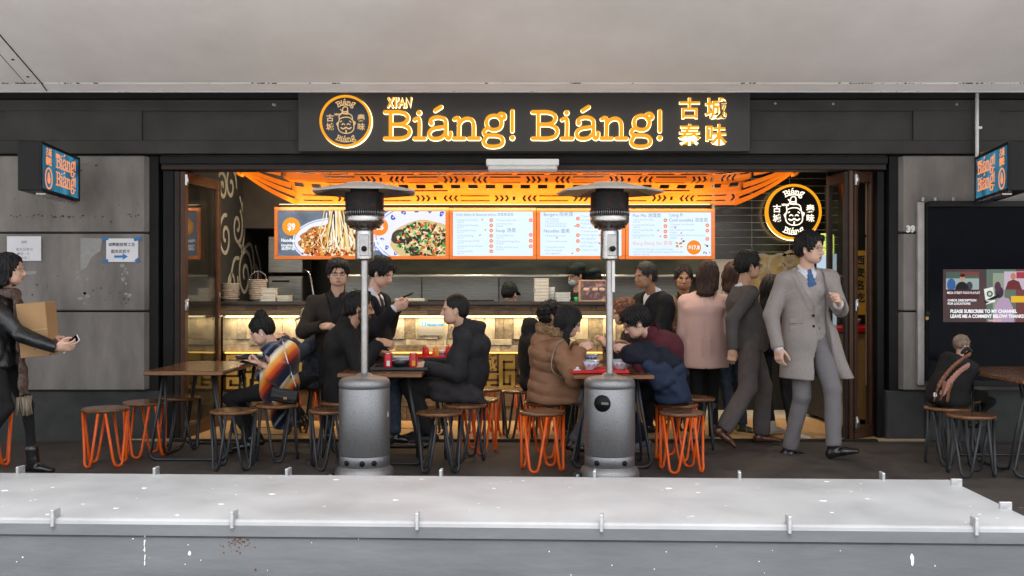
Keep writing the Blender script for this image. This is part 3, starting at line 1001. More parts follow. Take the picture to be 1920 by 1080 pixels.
q = MB(); q.tube(catmull([(.2, -.03, 1.52), (.24, -.05, 1.52), (.29, -.08, 1.46), (.34, -.1, 1.2), (.37, -.1, 1.1)], 5), .012, 8); q.build('pipe', M['steel'], FR)
# dark block above the cabinet on the left
b = MB(); b.box(-2.98, -2.1, 2.2, 2.9, 1.98, 3.05); tag(b.build('duct_box', mat('duct_box', (.05, .04, .03), .6)), 'dark boxed duct up behind the orange lattice end', 'duct')

# swirls on the chalkboard wall (plane x = -3.0, facing +X)
def wall_stroke(pts, w_):
    q = MB(); q.X = Matrix(((0, -1, 0, -2.93), (1, 0, 0, 0), (0, 0, 1, 0), (0, 0, 0, 1)))
    q.stroke(pts, w_, -.004, .001, 0, False, 6)
    q.build('chalk_swirl', M['chalk'], WL)
def spiral(cy, cz, r0, turns, a0, sg=1, n=26, sq=1.0):
    return [(cy + sq * r0 * (1 - t / n * .85) * math.cos(a0 + sg * turns * 2 * PI * t / n), cz + r0 * (1 - t / n * .85) * math.sin(a0 + sg * turns * 2 * PI * t / n)) for t in range(n + 1)]
for (cy, cz, r0, tn, a0, sg) in ((1.55, 1.37, .30, 1.7, -.6, 1), (1.95, 1.32, .22, 1.3, -1.2, 1), (1.25, 1.88, .20, 1.4, 1.0, -1), (1.62, 2.1, .16, 1.2, 2.5, 1), (1.0, 2.3, .2, 1.3, 0, 1), (1.05, 1.25, .22, 1.4, .4, -1), (.8, 1.75, .22, 1.5, 1.4, 1), (.7, 2.25, .15, 1.3, 2.4, -1)):
    wall_stroke(spiral(cy + .75, cz + .1, r0 * 1.05, tn, a0, sg), .020)
for P_ in ([(1.3, 1.7), (1.5, 1.66), (1.75, 1.72), (1.9, 1.6), (2.05, 1.2)], [(1.35, 2.2), (1.5, 2.0), (1.52, 1.8), (1.42, 1.62)], [(.6, 1.0), (.85, 1.1), (1.1, 1.5), (1.3, 1.55)], [(2.0, 1.7), (2.2, 1.5), (2.3, 1.2)]):
    wall_stroke([(y_ + .75, z_ + .1) for y_, z_ in P_], .020)

# ================================================================== menu screens in orange frames
dm = 10.0
ym = dm - CAM_D
SCR = [(515, 680, 522, 677), (676, 846, 680, 838), (844, 1004, 849, 1000), (1006, 1176, 1013, 1166), (1172, 1340, 1179, 1333)]
bounds = [515, 677, 842.5, 1006, 1172, 1340]
M['scrwhite'] = emit('screen_white', (.68, .82, .97), .52, var=.06, scale=1.2)
M['scrslate'] = emit('screen_slate', (.19, .25, .34), .40, col2=(.10, .14, .20), scale=6)
M['scrtext'] = emit('screen_text', (.20, .27, .36), .40)
M['scrfaint'] = emit('screen_faint_text', (.42, .52, .64), .40)
M['scrorange'] = emit('screen_orange', (1.0, .36, .01), .42)
M['scrdot'] = emit('screen_dot', (.95, .26, .10), .42)
M['scrpure'] = emit('screen_pure', (.95, .97, 1.0), .45)
M['scrred'] = emit('screen_red', (.75, .10, .09), .42)
M['scrpink'] = emit('screen_pink', (.95, .45, .42), .42)
M['scrblue'] = emit('screen_blue', (.05, .16, .62), .9)
k_m = dm / F_PX
def scr(i, label):
    t = thing('menu_screen', label, 'screen', (0, ym, 0), 0, 'row of menu screens over the counter')
    x0, x1 = px_x(bounds[i], dm) + .0015, px_x(bounds[i + 1], dm) - .0015
    zt, zb = px_z(388.5 + (.8 * i), dm), px_z(486.5, dm)
    fw = 6.6 * k_m
    q = MB()
    q.box(x0, x1, -.03, .06, zt - fw, zt, .003); q.box(x0, x1, -.03, .06, zb, zb + fw, .003)
    q.box(x0, x0 + fw, -.03, .06, zb + fw, zt - fw, .003); q.box(x1 - fw, x1, -.03, .06, zb + fw, zt - fw, .003)
    q.build('screen_frame', M['orangeframe'], t)
    q = MB(); q.box(x0 + fw, x1 - fw, -.006, .05, zb + fw, zt - fw); q.build('display', M['scrslate'] if i < 2 else M['scrwhite'], t)
    return t, (x0 + fw, x1 - fw, zb + fw, zt - fw)
T0, e0 = scr(0, 'menu screen showing a noodle bowl with a $9 price disc')
T1, e1 = scr(1, 'menu screen showing seaweed soup with a $6.5 price disc')
T2, e2 = scr(2, 'menu screen listing cold dishes and soup')
T3, e3 = scr(3, 'menu screen listing burgers and noodles')
T4, e4 = scr(4, 'menu screen listing pao mo and cold noodles with a $17.8 disc')


def clip_poly(poly, x0, x1, z0, z1):
    for (ax, lim, sg) in ((0, x0, 1), (0, x1, -1), (1, z0, 1), (1, z1, -1)):
        out = []
        for i in range(len(poly)):
            p, q2 = poly[i - 1], poly[i]
            dp, dq = sg * (p[ax] - lim), sg * (q2[ax] - lim)
            if dp * dq < 0:
                t = dp / (dp - dq)
                out.append((p[0] + (q2[0] - p[0]) * t, p[1] + (q2[1] - p[1]) * t))
            if dq >= 0: out.append(q2)
        poly = out
        if not poly: return []
    return poly
class Flat:
    """flat print on a screen: layered polygons, later ones on top"""
    def __init__(s, ext): s.q = MB(); s.e = ext; s.n = 0; s.mats = []
    def poly(s, pts, m):
        c = clip_poly(pts, *s.e)
        if len(c) < 3: return
        if m not in s.mats: s.mats.append(m)
        s.n += 1
        y_ = -.0065 - s.n * .00001
        s.q.add([(x, y_, z) for x, z in c], [tuple(range(len(c)))], s.mats.index(m))
    def ell(s, cx, cz, rx, rz, m, n=28, a=0, wob=0, rg=None):
        c_, s_ = math.cos(a), math.sin(a)
        pts = []
        for k in range(n):
            w_ = 1 + (rg.uniform(-wob, wob) if rg else 0)
            u, v = rx * w_ * math.cos(2 * PI * k / n), rz * w_ * math.sin(2 * PI * k / n)
            pts.append((cx + u * c_ - v * s_, cz + u * s_ + v * c_))
        s.poly(pts, m)
    def line(s, pts, w_, m, taper=0):
        P = catmull(pts, 4) if len(pts) > 2 else pts
        for i in range(len(P) - 1):
            a, c = P[i], P[i + 1]
            dx, dz = c[0] - a[0], c[1] - a[1]
            l = math.hypot(dx, dz) or 1
            nx, nz = -dz / l * w_, dx / l * w_
            s.poly([(a[0] + nx, a[1] + nz), (a[0] - nx, a[1] - nz), (c[0] - nx, c[1] - nz), (c[0] + nx, c[1] + nz)], m)
    def text(s, body, size, px, py, m, align='LEFT', bold=0, sx=1):
        vs_, fs_ = text_geo(body, size, 0, align, bold, 1.0)
        if m not in s.mats: s.mats.append(m)
        s.n += 1
        y_ = -.0065 - s.n * .00001
        s.q.add([(px_x(px, dm) + p[0] * sx, y_, px_z(py, dm) + p[1]) for p in vs_], fs_, s.mats.index(m))
    def build(s, name, parent): return s.q.build(name, s.mats, parent, 'stuff')
FM = {}
def fm(r_, g_, b_, st=.45):
    key = (r_, g_, b_)
    if key not in FM: FM[key] = emit('screen_print_%d_%d_%d' % key, srgb(*key), st)
    return FM[key]
rg = random.Random(42)
# --- noodles
fl = Flat(e0)
bx, bz = px_x(625, dm), px_z(452, dm)
fl.ell(bx, bz, .41, .235, fm(225, 232, 248)); fl.ell(bx, bz, .395, .222, fm(120, 150, 215)); fl.ell(bx, bz, .388, .216, fm(238, 240, 248)); fl.ell(bx, bz - .01, .345, .185, fm(190, 120, 60), 40, wob=.06, rg=rg)
for i in range(260):
    a, rr = rg.uniform(0, 2 * PI), math.sqrt(rg.random())
    m_ = fm(*rg.choice([(200, 70, 20), (230, 150, 40), (250, 225, 160), (150, 30, 15), (90, 30, 12), (255, 240, 200), (240, 180, 60), (60, 40, 20)]))
    fl.ell(bx + .33 * rr * math.cos(a), bz - .02 + .17 * rr * math.sin(a), rg.uniform(.008, .024), rg.uniform(.005, .015), m_, 8, rg.uniform(0, 3), .25, rg)
for i in range(95):
    x0_ = bx + rg.gauss(.07, .09)
    xt = bx + .02 + (x0_ - bx) * .45 + rg.gauss(0, .025)
    zt_ = rg.uniform(bz + .22, bz + .40)
    m_ = fm(*rg.choice([(250, 238, 205), (245, 225, 165), (235, 200, 110), (255, 248, 230), (200, 150, 70), (50, 38, 30), (230, 190, 90), (250, 235, 190)]))
    fl.line([(xt, zt_), ((xt + x0_) / 2 + rg.gauss(0, .01), bz + .12), (x0_, bz + rg.uniform(-.06, .04)), (x0_ + rg.gauss(0, .04), bz + rg.uniform(-.13, -.06))], rg.uniform(.003, .008), m_)
for i in range(70):
    fl.ell(bx + rg.gauss(.03, .16), bz + rg.gauss(-.13, .035), rg.uniform(.008, .02), rg.uniform(.005, .012), fm(*rg.choice([(170, 30, 12), (210, 60, 20), (240, 180, 100), (110, 20, 10), (250, 230, 190)])), 8, rg.uniform(0, 3), .25, rg)
fl.ell(px_x(547, dm), px_z(425, dm), 17 * k_m, 17 * k_m, fm(248, 160, 20))
fl.text('$9', 17 * k_m, 547, 431, M['scrpure'], 'CENTER', .004, .8)
fl.text('Noodles', 8.6 * k_m, 528, 453.5, M['scrpure'], 'LEFT', .002, .85)
fl.text('biangbiang', 7 * k_m, 528, 462, M['scrpure'], 'LEFT', .001, .85)
fl.text('油泼扯面', 6.4 * k_m, 528, 468.5, M['scrpure'], 'LEFT', .001)
fl.build('screen_print', T0)
# --- soup
fl = Flat(e1)
bx, bz = px_x(790, dm), px_z(440, dm)
fl.ell(bx, bz, .50, .335, fm(40, 90, 215), 48); fl.ell(bx, bz, .485, .32, fm(232, 236, 248), 48); fl.ell(bx, bz, .46, .30, fm(60, 110, 220), 48); fl.ell(bx, bz, .453, .293, fm(235, 238, 248), 48)
for i in range(11):
    a = R(40 + i * 19)
    fl.ell(bx + .40 * math.cos(a), bz + .245 * math.sin(a), .026, .020, fm(35, 85, 205), 9, a, .4, rg)
    fl.ell(bx + .40 * math.cos(a), bz + .245 * math.sin(a), .009, .008, fm(220, 228, 248), 6)
fl.ell(bx + .02, bz - .06, .335, .205, fm(215, 195, 140), 30, 0, .05, rg)
fl.ell(bx - .22, bz - .02, .085, .075, fm(70, 48, 48), 14, 0, .12, rg)
for i in range(330):
    a, rr = rg.uniform(0, 2 * PI), math.sqrt(rg.random())
    m_ = fm(*rg.choice([(25, 20, 24), (38, 30, 30), (20, 45, 30), (40, 140, 60), (60, 170, 80), (220, 90, 30), (240, 130, 50), (235, 220, 170), (60, 40, 40), (30, 100, 45), (250, 235, 190)]))
    fl.ell(bx + .03 + .29 * rr * math.cos(a), bz - .05 + .175 * rr * math.sin(a), rg.uniform(.010, .028), rg.uniform(.007, .018), m_, 8, rg.uniform(0, 3), .3, rg)
fl.ell(px_x(711, dm), px_z(425, dm), 17 * k_m, 17 * k_m, fm(250, 140, 40))
fl.text('$6.5', 14 * k_m, 709, 430.5, M['scrpure'], 'CENTER', .003, .85)
fl.text('Seaweed and', 8 * k_m, 686, 453.5, M['scrpure'], 'LEFT', .002, .85)
fl.text('Egg Soup', 8.6 * k_m, 691, 462.5, M['scrpure'], 'LEFT', .002, .85)
fl.text('紫菜蛋花汤', 6 * k_m, 692, 469.5, M['scrpure'], 'LEFT', .001)
fl.build('screen_print', T1)
# --- three list screens
def dots(fl, pts):
    for (px, py) in pts: fl.ell(px_x(px, dm), px_z(py, dm), 3.6 * k_m, 3.6 * k_m, M['scrdot'], 14)
    for (px, py) in pts: fl.text('$8', 3.4 * k_m, px, py + 1.2, M['scrpure'], 'CENTER')
def chil(fl, pts):
    for (px, py) in pts: fl.ell(px_x(px, dm), px_z(py, dm), 2.0 * k_m, 1.1 * k_m, M['scrred'], 8, .6)
fl = Flat(e2)
fl.text('Cold dishes & Steamed dishes 凉菜蒸菜类', 6.2 * k_m, 855, 404.5, M['scrtext'])
for i, s_ in enumerate(['13 Steamed Pork Bun', '14 Steamed Dumpling', '15 Shredded Potato', '16 Marinated Egg', '17 Steamed Special Bun', '18 Steamed Fried Chicken', '19 Steamed Ribs']):
    fl.text(s_, 4.6 * k_m, 856, 414 + i * 9.8, M['scrfaint']); fl.text('蒸类小吃', 3.2 * k_m, 857, 417.8 + i * 9.8, M['scrfaint'])
fl.text('20 Steamed Rice Bun', 4.6 * k_m, 930, 414.5, M['scrfaint']); fl.text('with Honey Rice', 4.6 * k_m, 930, 421, M['scrfaint']); fl.text('蜂蜜甜糕', 3.4 * k_m, 930, 425.5, M['scrfaint'])
fl.text('Soup 汤类', 9 * k_m, 929, 435, M['scrtext'])
for i, s_ in enumerate(['21 Pork Ball Soup', '22 Seaweed & Egg Soup', '23 Hot and Sour Soup']):
    fl.text(s_, 4.6 * k_m, 930, 443 + i * 11, M['scrfaint']); fl.text('例汤小碗', 3.2 * k_m, 931, 447 + i * 11, M['scrfaint'])
dots(fl, [(921, 413 + i * 9.7) for i in range(7)] + [(995, 413), (995, 440.5), (995, 451.5), (995, 462)]); chil(fl, [(904, 412), (910, 431), (900, 441)])
fl.build('screen_print', T2)
fl = Flat(e3)
fl.text('Burgers 肉夹馍', 8.6 * k_m, 1019, 405, M['scrtext']); fl.text('Noodles 面类', 8.6 * k_m, 1019, 436, M['scrtext'])
for i, (s_, py) in enumerate([('1 Pork Burger', 412), ('with crisp bun', 416.5), ('2 Cumin Lamb Burger', 421), ('3 Braised Beef Burger', 425.5), ('5 Biang Biang noodle', 443.5), ('6 Cumin Lamb noodle', 454), ('7 Spicy Beef noodle', 465), ('8 Hot Oil noodle', 471), ('with vegetables', 476.5)]):
    fl.text(s_, 4.6 * k_m, 1022, py, M['scrfaint'])
for i in range(10): fl.text(['9 Tomato Egg noodle', 'with vegetables', '10 Zha Jiang noodle', 'mild or spicy', '11 Special noodle'][i % 5], 4.6 * k_m, 1088, 407 + i * 7.0, M['scrfaint'])
dots(fl, [(1083.5, 410), (1083.5, 423), (1083.5, 441), (1083.5, 452), (1083.5, 468.5), (1155, 466.5)]); chil(fl, [(1078, 424), (1044, 446), (1125, 441), (1124, 456.5), (1073, 475)])
fl.build('screen_print', T3)
fl = Flat(e4)
fl.text('Pao Mo 泡馍类', 8.4 * k_m, 1186, 407, M['scrtext']); fl.text('Liang Pi', 8.4 * k_m, 1255, 406, M['scrtext']); fl.text('Cold noodles 凉皮类', 8.4 * k_m, 1254, 415.5, M['scrtext'])
for i, s_ in enumerate(['1 Beef Pao Mo Soup', '2 Lamb Pao Mo Soup', '3 Dry Fried Pao Mo', '4 Dumplings Pao Mo']):
    fl.text(s_, 4.8 * k_m, 1186, 413.5 + i * 9.8, M['scrfaint']); fl.text('泡馍小碗', 3.2 * k_m, 1187, 417.5 + i * 9.8, M['scrfaint'])
for i, s_ in enumerate(['1 Original Cold Noodle', '2 Hot and Sour Noodle', '3 Cold Noodle With Garlic Sauce']):
    fl.text(s_, 4.8 * k_m, 1255, 422.5 + i * 10.2, M['scrfaint']); fl.text('凉皮面皮', 3.2 * k_m, 1256, 427 + i * 10.2, M['scrfaint'])
fl.text('Biang Biang Set 套餐', 9 * k_m, 1186, 459, M['scrpink'])
fl.text('1 Pulled Pork Burger and Cold Noodle', 4.8 * k_m, 1186, 469, M['scrfaint']); fl.text('2 Main Cold Noodle and Zha Jiang Cold Noodle', 4.8 * k_m, 1186, 474, M['scrfaint']); fl.text('套餐任选一份加饮料', 3.4 * k_m, 1187, 478.5, M['scrfaint'])
dots(fl, [(1247.5, 413), (1247.5, 424), (1247.5, 434), (1247.5, 443.5), (1326, 422.5), (1326, 432.5), (1326, 448)]); chil(fl, [(1266, 427), (1277, 437), (1234, 432.5), (1238, 443), (1278, 448)])
for (cx_, cz_) in ((1269, 454), (1276, 457), (1281, 454), (1271, 463), (1279, 463), (1324, 460), (1321, 473), (1328, 474)):
    for j in range(4): fl.ell(px_x(cx_ + rg.uniform(-2.5, 2.5), dm), px_z(cz_ + rg.uniform(-2, 2), dm), 1.9 * k_m, 1.7 * k_m, fm(*rg.choice([(30, 70, 160), (20, 20, 40), (240, 190, 60), (235, 90, 70), (240, 240, 250)])), 10)
fl.ell(px_x(1301, dm), px_z(464, dm), 13.5 * k_m, 13.5 * k_m, fm(245, 140, 20)); fl.text('$17.8', 10.5 * k_m, 1301, 467.5, M['scrpure'], 'CENTER', .002, .9)
fl.build('screen_print', T4)

# ================================================================== orange fretwork lattice hung from the ceiling
def lattice():
    t = thing('orange_lattice', 'orange cut-out metal lattice shaped like a curved roof over the screens', 'lattice')
    NU, NV = 520, 46
    half = NU // 2
    # pattern: keep[v][u]
    keep = np.ones((NV, NU), bool)
    def cut(v0, v1, u0, u1):
        keep[max(0, v0):v1, max(0, u0):u1] = False
    def chev(v0, h, u, d):
        for k in range(h):
            off = abs(k - (h - 1) / 2)
            uu = int(u - d * off)
            cut(v0 + k, v0 + k + 1, uu, uu + 3)
    # rows alternate: slot row with chevrons, dash row, dot row, fret row
    def slotrow(v0, h, ph):
        u = ph
        while u < NU:
            cut(v0, v0 + max(1, h // 3), u, u + 34); cut(v0 + h - max(1, h // 3), v0 + h, u, u + 34)
            for k in range(3): chev(v0, h, u + 42 + k * 6, 1)
            cut(v0 + 1, v0 + h - 1, u + 61, u + 64)
            for k in range(3): chev(v0, h, u + 72 + k * 6, -1)
            u += 92
    def dash(v0, h, a, g, ph=0):
        u = ph
        while u < NU: cut(v0, v0 + h, u, u + a); u += a + g
    def fret(v0, ph):
        u = ph
        while u < NU:
            cut(v0, v0 + 1, u, u + 12); cut(v0 + 1, v0 + 5, u + 10, u + 12); cut(v0 + 4, v0 + 5, u + 3, u + 10); cut(v0 + 2, v0 + 4, u + 3, u + 5)
            cut(v0, v0 + 5, u + 15, u + 17); cut(v0 + 3, v0 + 5, u + 20, u + 23); cut(v0, v0 + 2, u + 20, u + 23)
            u += 27
    slotrow(3, 5, 10)
    cut(11, 12, 60, 180); cut(11, 12, 340, 460); dash(11, 1, 14, 4, 190) if False else None
    dash(13, 3, 11, 9, 4)
    slotrow(18, 5, 46)
    dash(24, 1, 30, 6, 8)
    dash(26, 2, 3, 6, 2)
    fret(30, 4)
    dash(36, 2, 4, 4, 1)
    slotrow(40, 4, 22)
    v_ = np.arange(NV + 1) / NV
    V, F = [], []
    for j in range(NV + 1):
        s_ = v_[j]
        for i in range(NU + 1):
            u = (i / NU) * 2 - 1
            # profile: upright band, then sweeping forward and up
            if s_ < .22:
                yy, zz = 0.0, 2.165 + s_ / .22 * .125
            else:
                q_ = (s_ - .22) / .78
                t_ = q_ * 4; i_ = min(3, int(t_)); fr = t_ - i_
                yy = -1.02 * (i_ + (.12 * fr if fr < .6 else .072 + (fr - .6) / .4 * .928)) / 4
                zz = 2.29 + .32 * (i_ + min(1, fr / .65)) / 4
            wx = 2.215 + .16 * s_ ** .9
            x = u * wx
            e = max(0, abs(u) - .78) / .22
            zz += (.0 + .10 * s_) * e ** 2.0
            V.append((x + .05, 10.02 - CAM_D + yy, zz))
    for j in range(NV):
        for i in range(NU):
            if keep[j, i] or i < 3 or i > NU - 4:
                a = j * (NU + 1) + i
                F.append((a, a + 1, a + NU + 2, a + NU + 1))
    me = bpy.data.meshes.new('lattice_sheet')
    me.from_pydata(V, [], F)
    me.update()
    o = link_mesh('lattice_sheet', me, M['orange'], t)
    so = o.modifiers.new('thick', 'SOLIDIFY'); so.thickness = .012; so.offset = 0
    # curved eave bands at both ends, fanning out to an upturned tip with a scroll
    for sg in (-1, 1):
        tip = Vector((sg * 2.60 + .05, 9.25 - CAM_D, 2.475))
        for k, s_ in enumerate((.03, .16, .34, .56, .78)):
            q_ = max(0, (s_ - .22) / .78)
            yy = 0 if s_ < .22 else -1.02 * q_ ** 1.05
            zz = 2.165 + min(s_, .22) / .22 * .125 + .27 * q_ ** 1.3 + .10 * s_
            A = Vector((sg * (2.19 + .16 * s_) + .05, 10.02 - CAM_D + yy, zz))
            Cn = A * .5 + tip * .5 + Vector((sg * .05, 0, -.055 + .02 * k))
            V, F = [], []
            for i in range(15):
                u = i / 14
                p = A * (1 - u) ** 2 + Cn * 2 * u * (1 - u) + (tip + Vector((0, 0, .02 * k - .03))) * u * u
                w_ = .026 - .010 * u
                for (dy, dz) in ((-.006, -w_), (.006, -w_), (.006, w_), (-.006, w_)): V.append((p.x, p.y + dy, p.z + dz))
            for i in range(14):
                for c_ in range(4): F.append((4 * i + c_, 4 * i + (c_ + 1) % 4, 4 * i + 4 + (c_ + 1) % 4, 4 * i + 4 + c_))
            F += [(0, 3, 2, 1), (56, 57, 58, 59)]
            q = MB(); q.add(V, F); q.build('eave_band', M['orange'], t)
        q = MB(); q.tube([tip + Vector((sg * (-.06 + .07 * math.sin(a * .42)), -.01, -.05 - .05 * math.cos(a * .42))) for a in range(12)], .017, 8); q.build('eave_scroll', M['orange'], t)
    for sx in (-1.6, 0, 1.6):
        q = MB(); q.tube([(sx, 9.4 - CAM_D, 2.55), (sx, 9.4 - CAM_D, 3.1)], .005, 6); q.build('hanger', M['steel'], t)
lattice()

# ================================================================== tiled wall with round lit badge
dt = 10.7
TW = thing('tiled_wall', 'black tiled wall with pale grout behind the round lit badge', 'wall', (0, dt - CAM_D, 0))
tx0, tx1 = px_x(1338, dt), px_x(1572, dt)
q = MB(); q.box(tx0, tx1, .01, .1, 1.15, 3.0); q.build('grout_bed', M['grout'], TW)
pitch = 13.75 * dt / F_PX
tw_ = 70.5 * dt / F_PX
tile_me = None
z = px_z(486, dt)
while z < 2.9:
    for i in range(-1, 3):
        x = px_x(1410, dt) + i * tw_
        a, c = max(x, tx0), min(x + tw_, tx1)
        if c - a < .03: continue
        q = MB(); q.box(a + .0035, c - .0035, 0, .02, z + .0035, z + pitch - .0035, .002)
        q.build('tile', M['blacktile'], TW)
    z += pitch
RB = thing('round_badge', 'round lit badge with orange ring on the black tiled wall', 'emblem', (px_x(1485.5, dt - .1), dt - .1 - CAM_D, px_z(398, dt - .1)))
emblem(RB, None, 52 * (dt - .1) / F_PX, 0.0, M['face_orange'], M['white_glow'], M['black'], .05)

# things below the tiled wall
GP = thing('gold_panel', 'gold panel with pale swirl pattern under the tiled wall', 'panel', (0, dt - .03 - CAM_D, 0))
q = MB(); q.box(px_x(1405, dt), px_x(1500, dt), -.01, .03, px_z(560, dt), px_z(478, dt)); q.build('gold_sheet', mat('gold_sheet', (.36, .26, .11), .45, .3, var=.2), GP)
for (cx_, cz_, r_) in ((1425, 498, .12), (1460, 502, .15), (1480, 488, .1)):
    q = MB(); q.stroke(spiral(px_x(cx_, dt), px_z(cz_, dt), r_, 1.2, 1.0), .016, -.016, -.009, 0, False, 3); q.build('gold_swirl', M['chalk'], GP)
b = MB(); b.box(px_x(1335, dt), 3.9, dt + .12 - CAM_D, dt + .2 - CAM_D, 0, 3.0); struct('wall_inner', b, M['darkwall'])
FG = thing('drinks_fridge', 'upright drinks fridge with bright glass door by the folding door', 'fridge', (px_x(1546, 10.2), 10.2 - CAM_D, 0))
q = MB(); q.box(-.10, .16, 0, .5, 0, 1.75, .01); q.build('fridge_body', M['black'], FG)
q = MB(); q.box(-.08, .12, -.012, -.001, .38, 1.68); q.build('lit_door', emit('fridge_glow', (.62, .80, .95), .36, col2=(.75, .45, .35), scale=5, ramp=(.28, .42)), FG)
for k in range(9):
    q = MB(); q.box(-.09, .14, -.012, -.001, .06 + k * .032, .078 + k * .032); q.build('grille_slat', M['bronzelit'], FG)
LS = thing('lime_lamp', 'glowing lime green lamp sign hung beside the round lit badge', 'lamp', (px_x(1548, 9.6), 9.6 - CAM_D, px_z(458, 9.6)), R(14))
q = MB(); q.box(-.062, .075, -.05, .05, -.103, .103, .02); q.build('lamp_body', emit('lime_glow', (.80, .93, .22), .5, col2=(.5, .72, .08), scale=9, ramp=(.25, .6)), LS)
q = MB(); q.tube([(0, 0, .1), (0, 0, .55)], .006, 6); q.build('hanger', M['black'], LS)
q = MB(); q.text('面', .11, .005, -.04, -.051, .0005, 'CENTER'); q.build('lamp_print', emit('lime_print', (.55, .72, .12), .4), LS)

# side serving counter seen through the folded door
SCN = thing('side_counter', 'pale wooden side counter seen through the folded glass door', 'counter', (0, 0, 0))
q = MB(); q.box(3.02, 3.85, .95, 1.75, .06, .90); q.build('counter_body', M['darkwall'], SCN)
for i in range(4):
    for j in range(3):
        q = MB(); q.box(3.02 + i * .2, 3.218 + i * .2, .93, .948, .07 + j * .275, .342 + j * .275, .002); q.build('panel', M['floorwood'], SCN)
q = MB(); q.box(2.99, 3.88, .90, 1.8, .905, .95, .004); q.build('counter_top', M['red'], SCN)
# ================================================================== low bench block in front with metal lugs
zb_ = .45
BN = thing('bench_block', 'long pale grey painted bench block with metal lugs along its edges', 'bench')
ang = R(-2.2)
# local x along, y depth; local origin at the middle of the front top edge
BX = Matrix.Translation((0, W(960, 980, (CAM_Z - zb_) * F_PX / 440).y, 0)) @ Matrix.Rotation(ang, 4, 'Z')
depth = .93
xr = 1.97
q = MB(); q.X = BX
prof = [(0.0, zb_ - .062), (0.0, zb_ - .020), (.004, zb_ - .008), (.013, zb_ - .002), (.026, zb_), (depth - .02, zb_), (depth - .004, zb_ - .006), (depth, zb_ - .02), (depth, zb_ - .062)]
n = len(prof)
v, f = [], []
for x in (-6.5, xr):
    v += [(x, y_, z_) for y_, z_ in prof]
for i in range(n - 1): f.append((i, n + i, n + i + 1, i + 1))
f.append((0, n - 1, 2 * n - 1, n)); f.append(tuple(range(n))); f.append(tuple(range(n, 2 * n))[::-1])
q.add(v, f, 0)
q.m[0] = q.m[n - 2] = 1  # upright lid edges take the shaded colour
q.build('bench_top', [M['bench'], M['benchshade']], BN)
q = MB(); q.X = BX; q.box(-6.5, xr - .03, .008, depth - .02, -.3, zb_ - .066, .006); q.build('bench_side', M['benchshade'], BN)
inv = BX.inverted()
def on_front(px): # local x of the ray through px on the front plane
    a, c = Vector((0, -CAM_D, CAM_Z)), W(px, 985, 4)
    la, lc = inv @ a, inv @ c
    t = (0 - la.y) / (lc.y - la.y)
    return (la + (lc - la) * t).x
def on_back(px):
    a, c = Vector((0, -CAM_D, CAM_Z)), W(px, 890, 4)
    la, lc = inv @ a, inv @ c
    t = (depth - la.y) / (lc.y - la.y)
    return (la + (lc - la) * t).x
q0 = MB(); q0.box(-.0065, .0065, -.012, .042, -.042, .022, .002)
lug0 = q0.build('lug', M['lug'], BN)
first = True
for px in (100, 436, 782, 1128, 1480, 1830):
    o = lug0 if first else lug0.copy()
    if not first: COL.objects.link(o)
    first = False
    o.matrix_local = BX @ Matrix.Translation((on_front(px), 0, zb_ + .012)) @ Matrix.Rotation(R(random.uniform(-6, 6)), 4, 'Z')
for px in (42, 295, 543, 828, 1116, 1386, 1652):
    o = lug0.copy(); COL.objects.link(o)
    o.matrix_local = BX @ Matrix.Translation((on_back(px), depth, zb_ + .010)) @ Matrix.Rotation(PI + R(random.uniform(-8, 8)), 4, 'Z')
for (yy) in (depth - .14, depth - .62):
    o = lug0.copy(); COL.objects.link(o)
    o.matrix_local = BX @ Matrix.Translation((xr, yy, zb_ + .010)) @ Matrix.Rotation(R(90), 4, 'Z') @ Matrix.Diagonal((1.0, .9, .8, 1))
rng = random.Random(8)
q = MB(); q.X = BX
for i in range(75):
    x_, y_ = rng.uniform(-2.6, 1.9), depth * rng.random()
    r_ = rng.choice([.002, .003, .004, .005, .009]) * rng.uniform(.7, 1.3)
    n_ = 8
    pts = [(x_ + r_ * rng.uniform(.6, 1.3) * math.cos(2 * PI * k / n_) * 1.5, y_ + r_ * rng.uniform(.6, 1.3) * math.sin(2 * PI * k / n_), zb_ + .0012) for k in range(n_)]
    if y_ < .04 or y_ > depth - .04: continue
    q.add(pts, [tuple(range(n_))])
q.build('paint_drip', M['whitepaint'], BN, 'stuff')
q = MB(); q.X = BX
def fblotch(px, py, r_, rr, n_=9):
    x_ = on_front(px); z_ = CAM_Z - (py - 540) * 3.75 / F_PX
    q.prism([(x_ + r_ * rng.uniform(.5, 1.3) * math.cos(2 * PI * k / n_), z_ + rr * rng.uniform(.5, 1.3) * math.sin(2 * PI * k / n_)) for k in range(n_)], .0066, .0085)
for i in range(14): fblotch(270 + rng.uniform(-1, 1), rng.uniform(1000, 1070), .002, .009)
fblotch(354, 1042, .006, .010); fblotch(1712, 1040, .007, .02)
for i in range(22): fblotch(rng.uniform(0, 1920), rng.uniform(1010, 1078), rng.uniform(.001, .003), rng.uniform(.001, .003))
q.build('paint_splash', M['whitepaint'], BN, 'stuff')
q = MB(); q.X = BX
for i in range(55):
    fblotch(445 + rng.gauss(0, 12), 1018 + rng.gauss(0, 9), rng.uniform(.001, .005), rng.uniform(.001, .004))
fblotch(478, 1072, .005, .006); fblotch(420, 1010, .005, .004); fblotch(418, 1041, .004, .003); fblotch(449, 1041, .005, .004); fblotch(102, 1003, .003, .010)
q.build('rust_patch', M['rust'], BN, 'stuff')

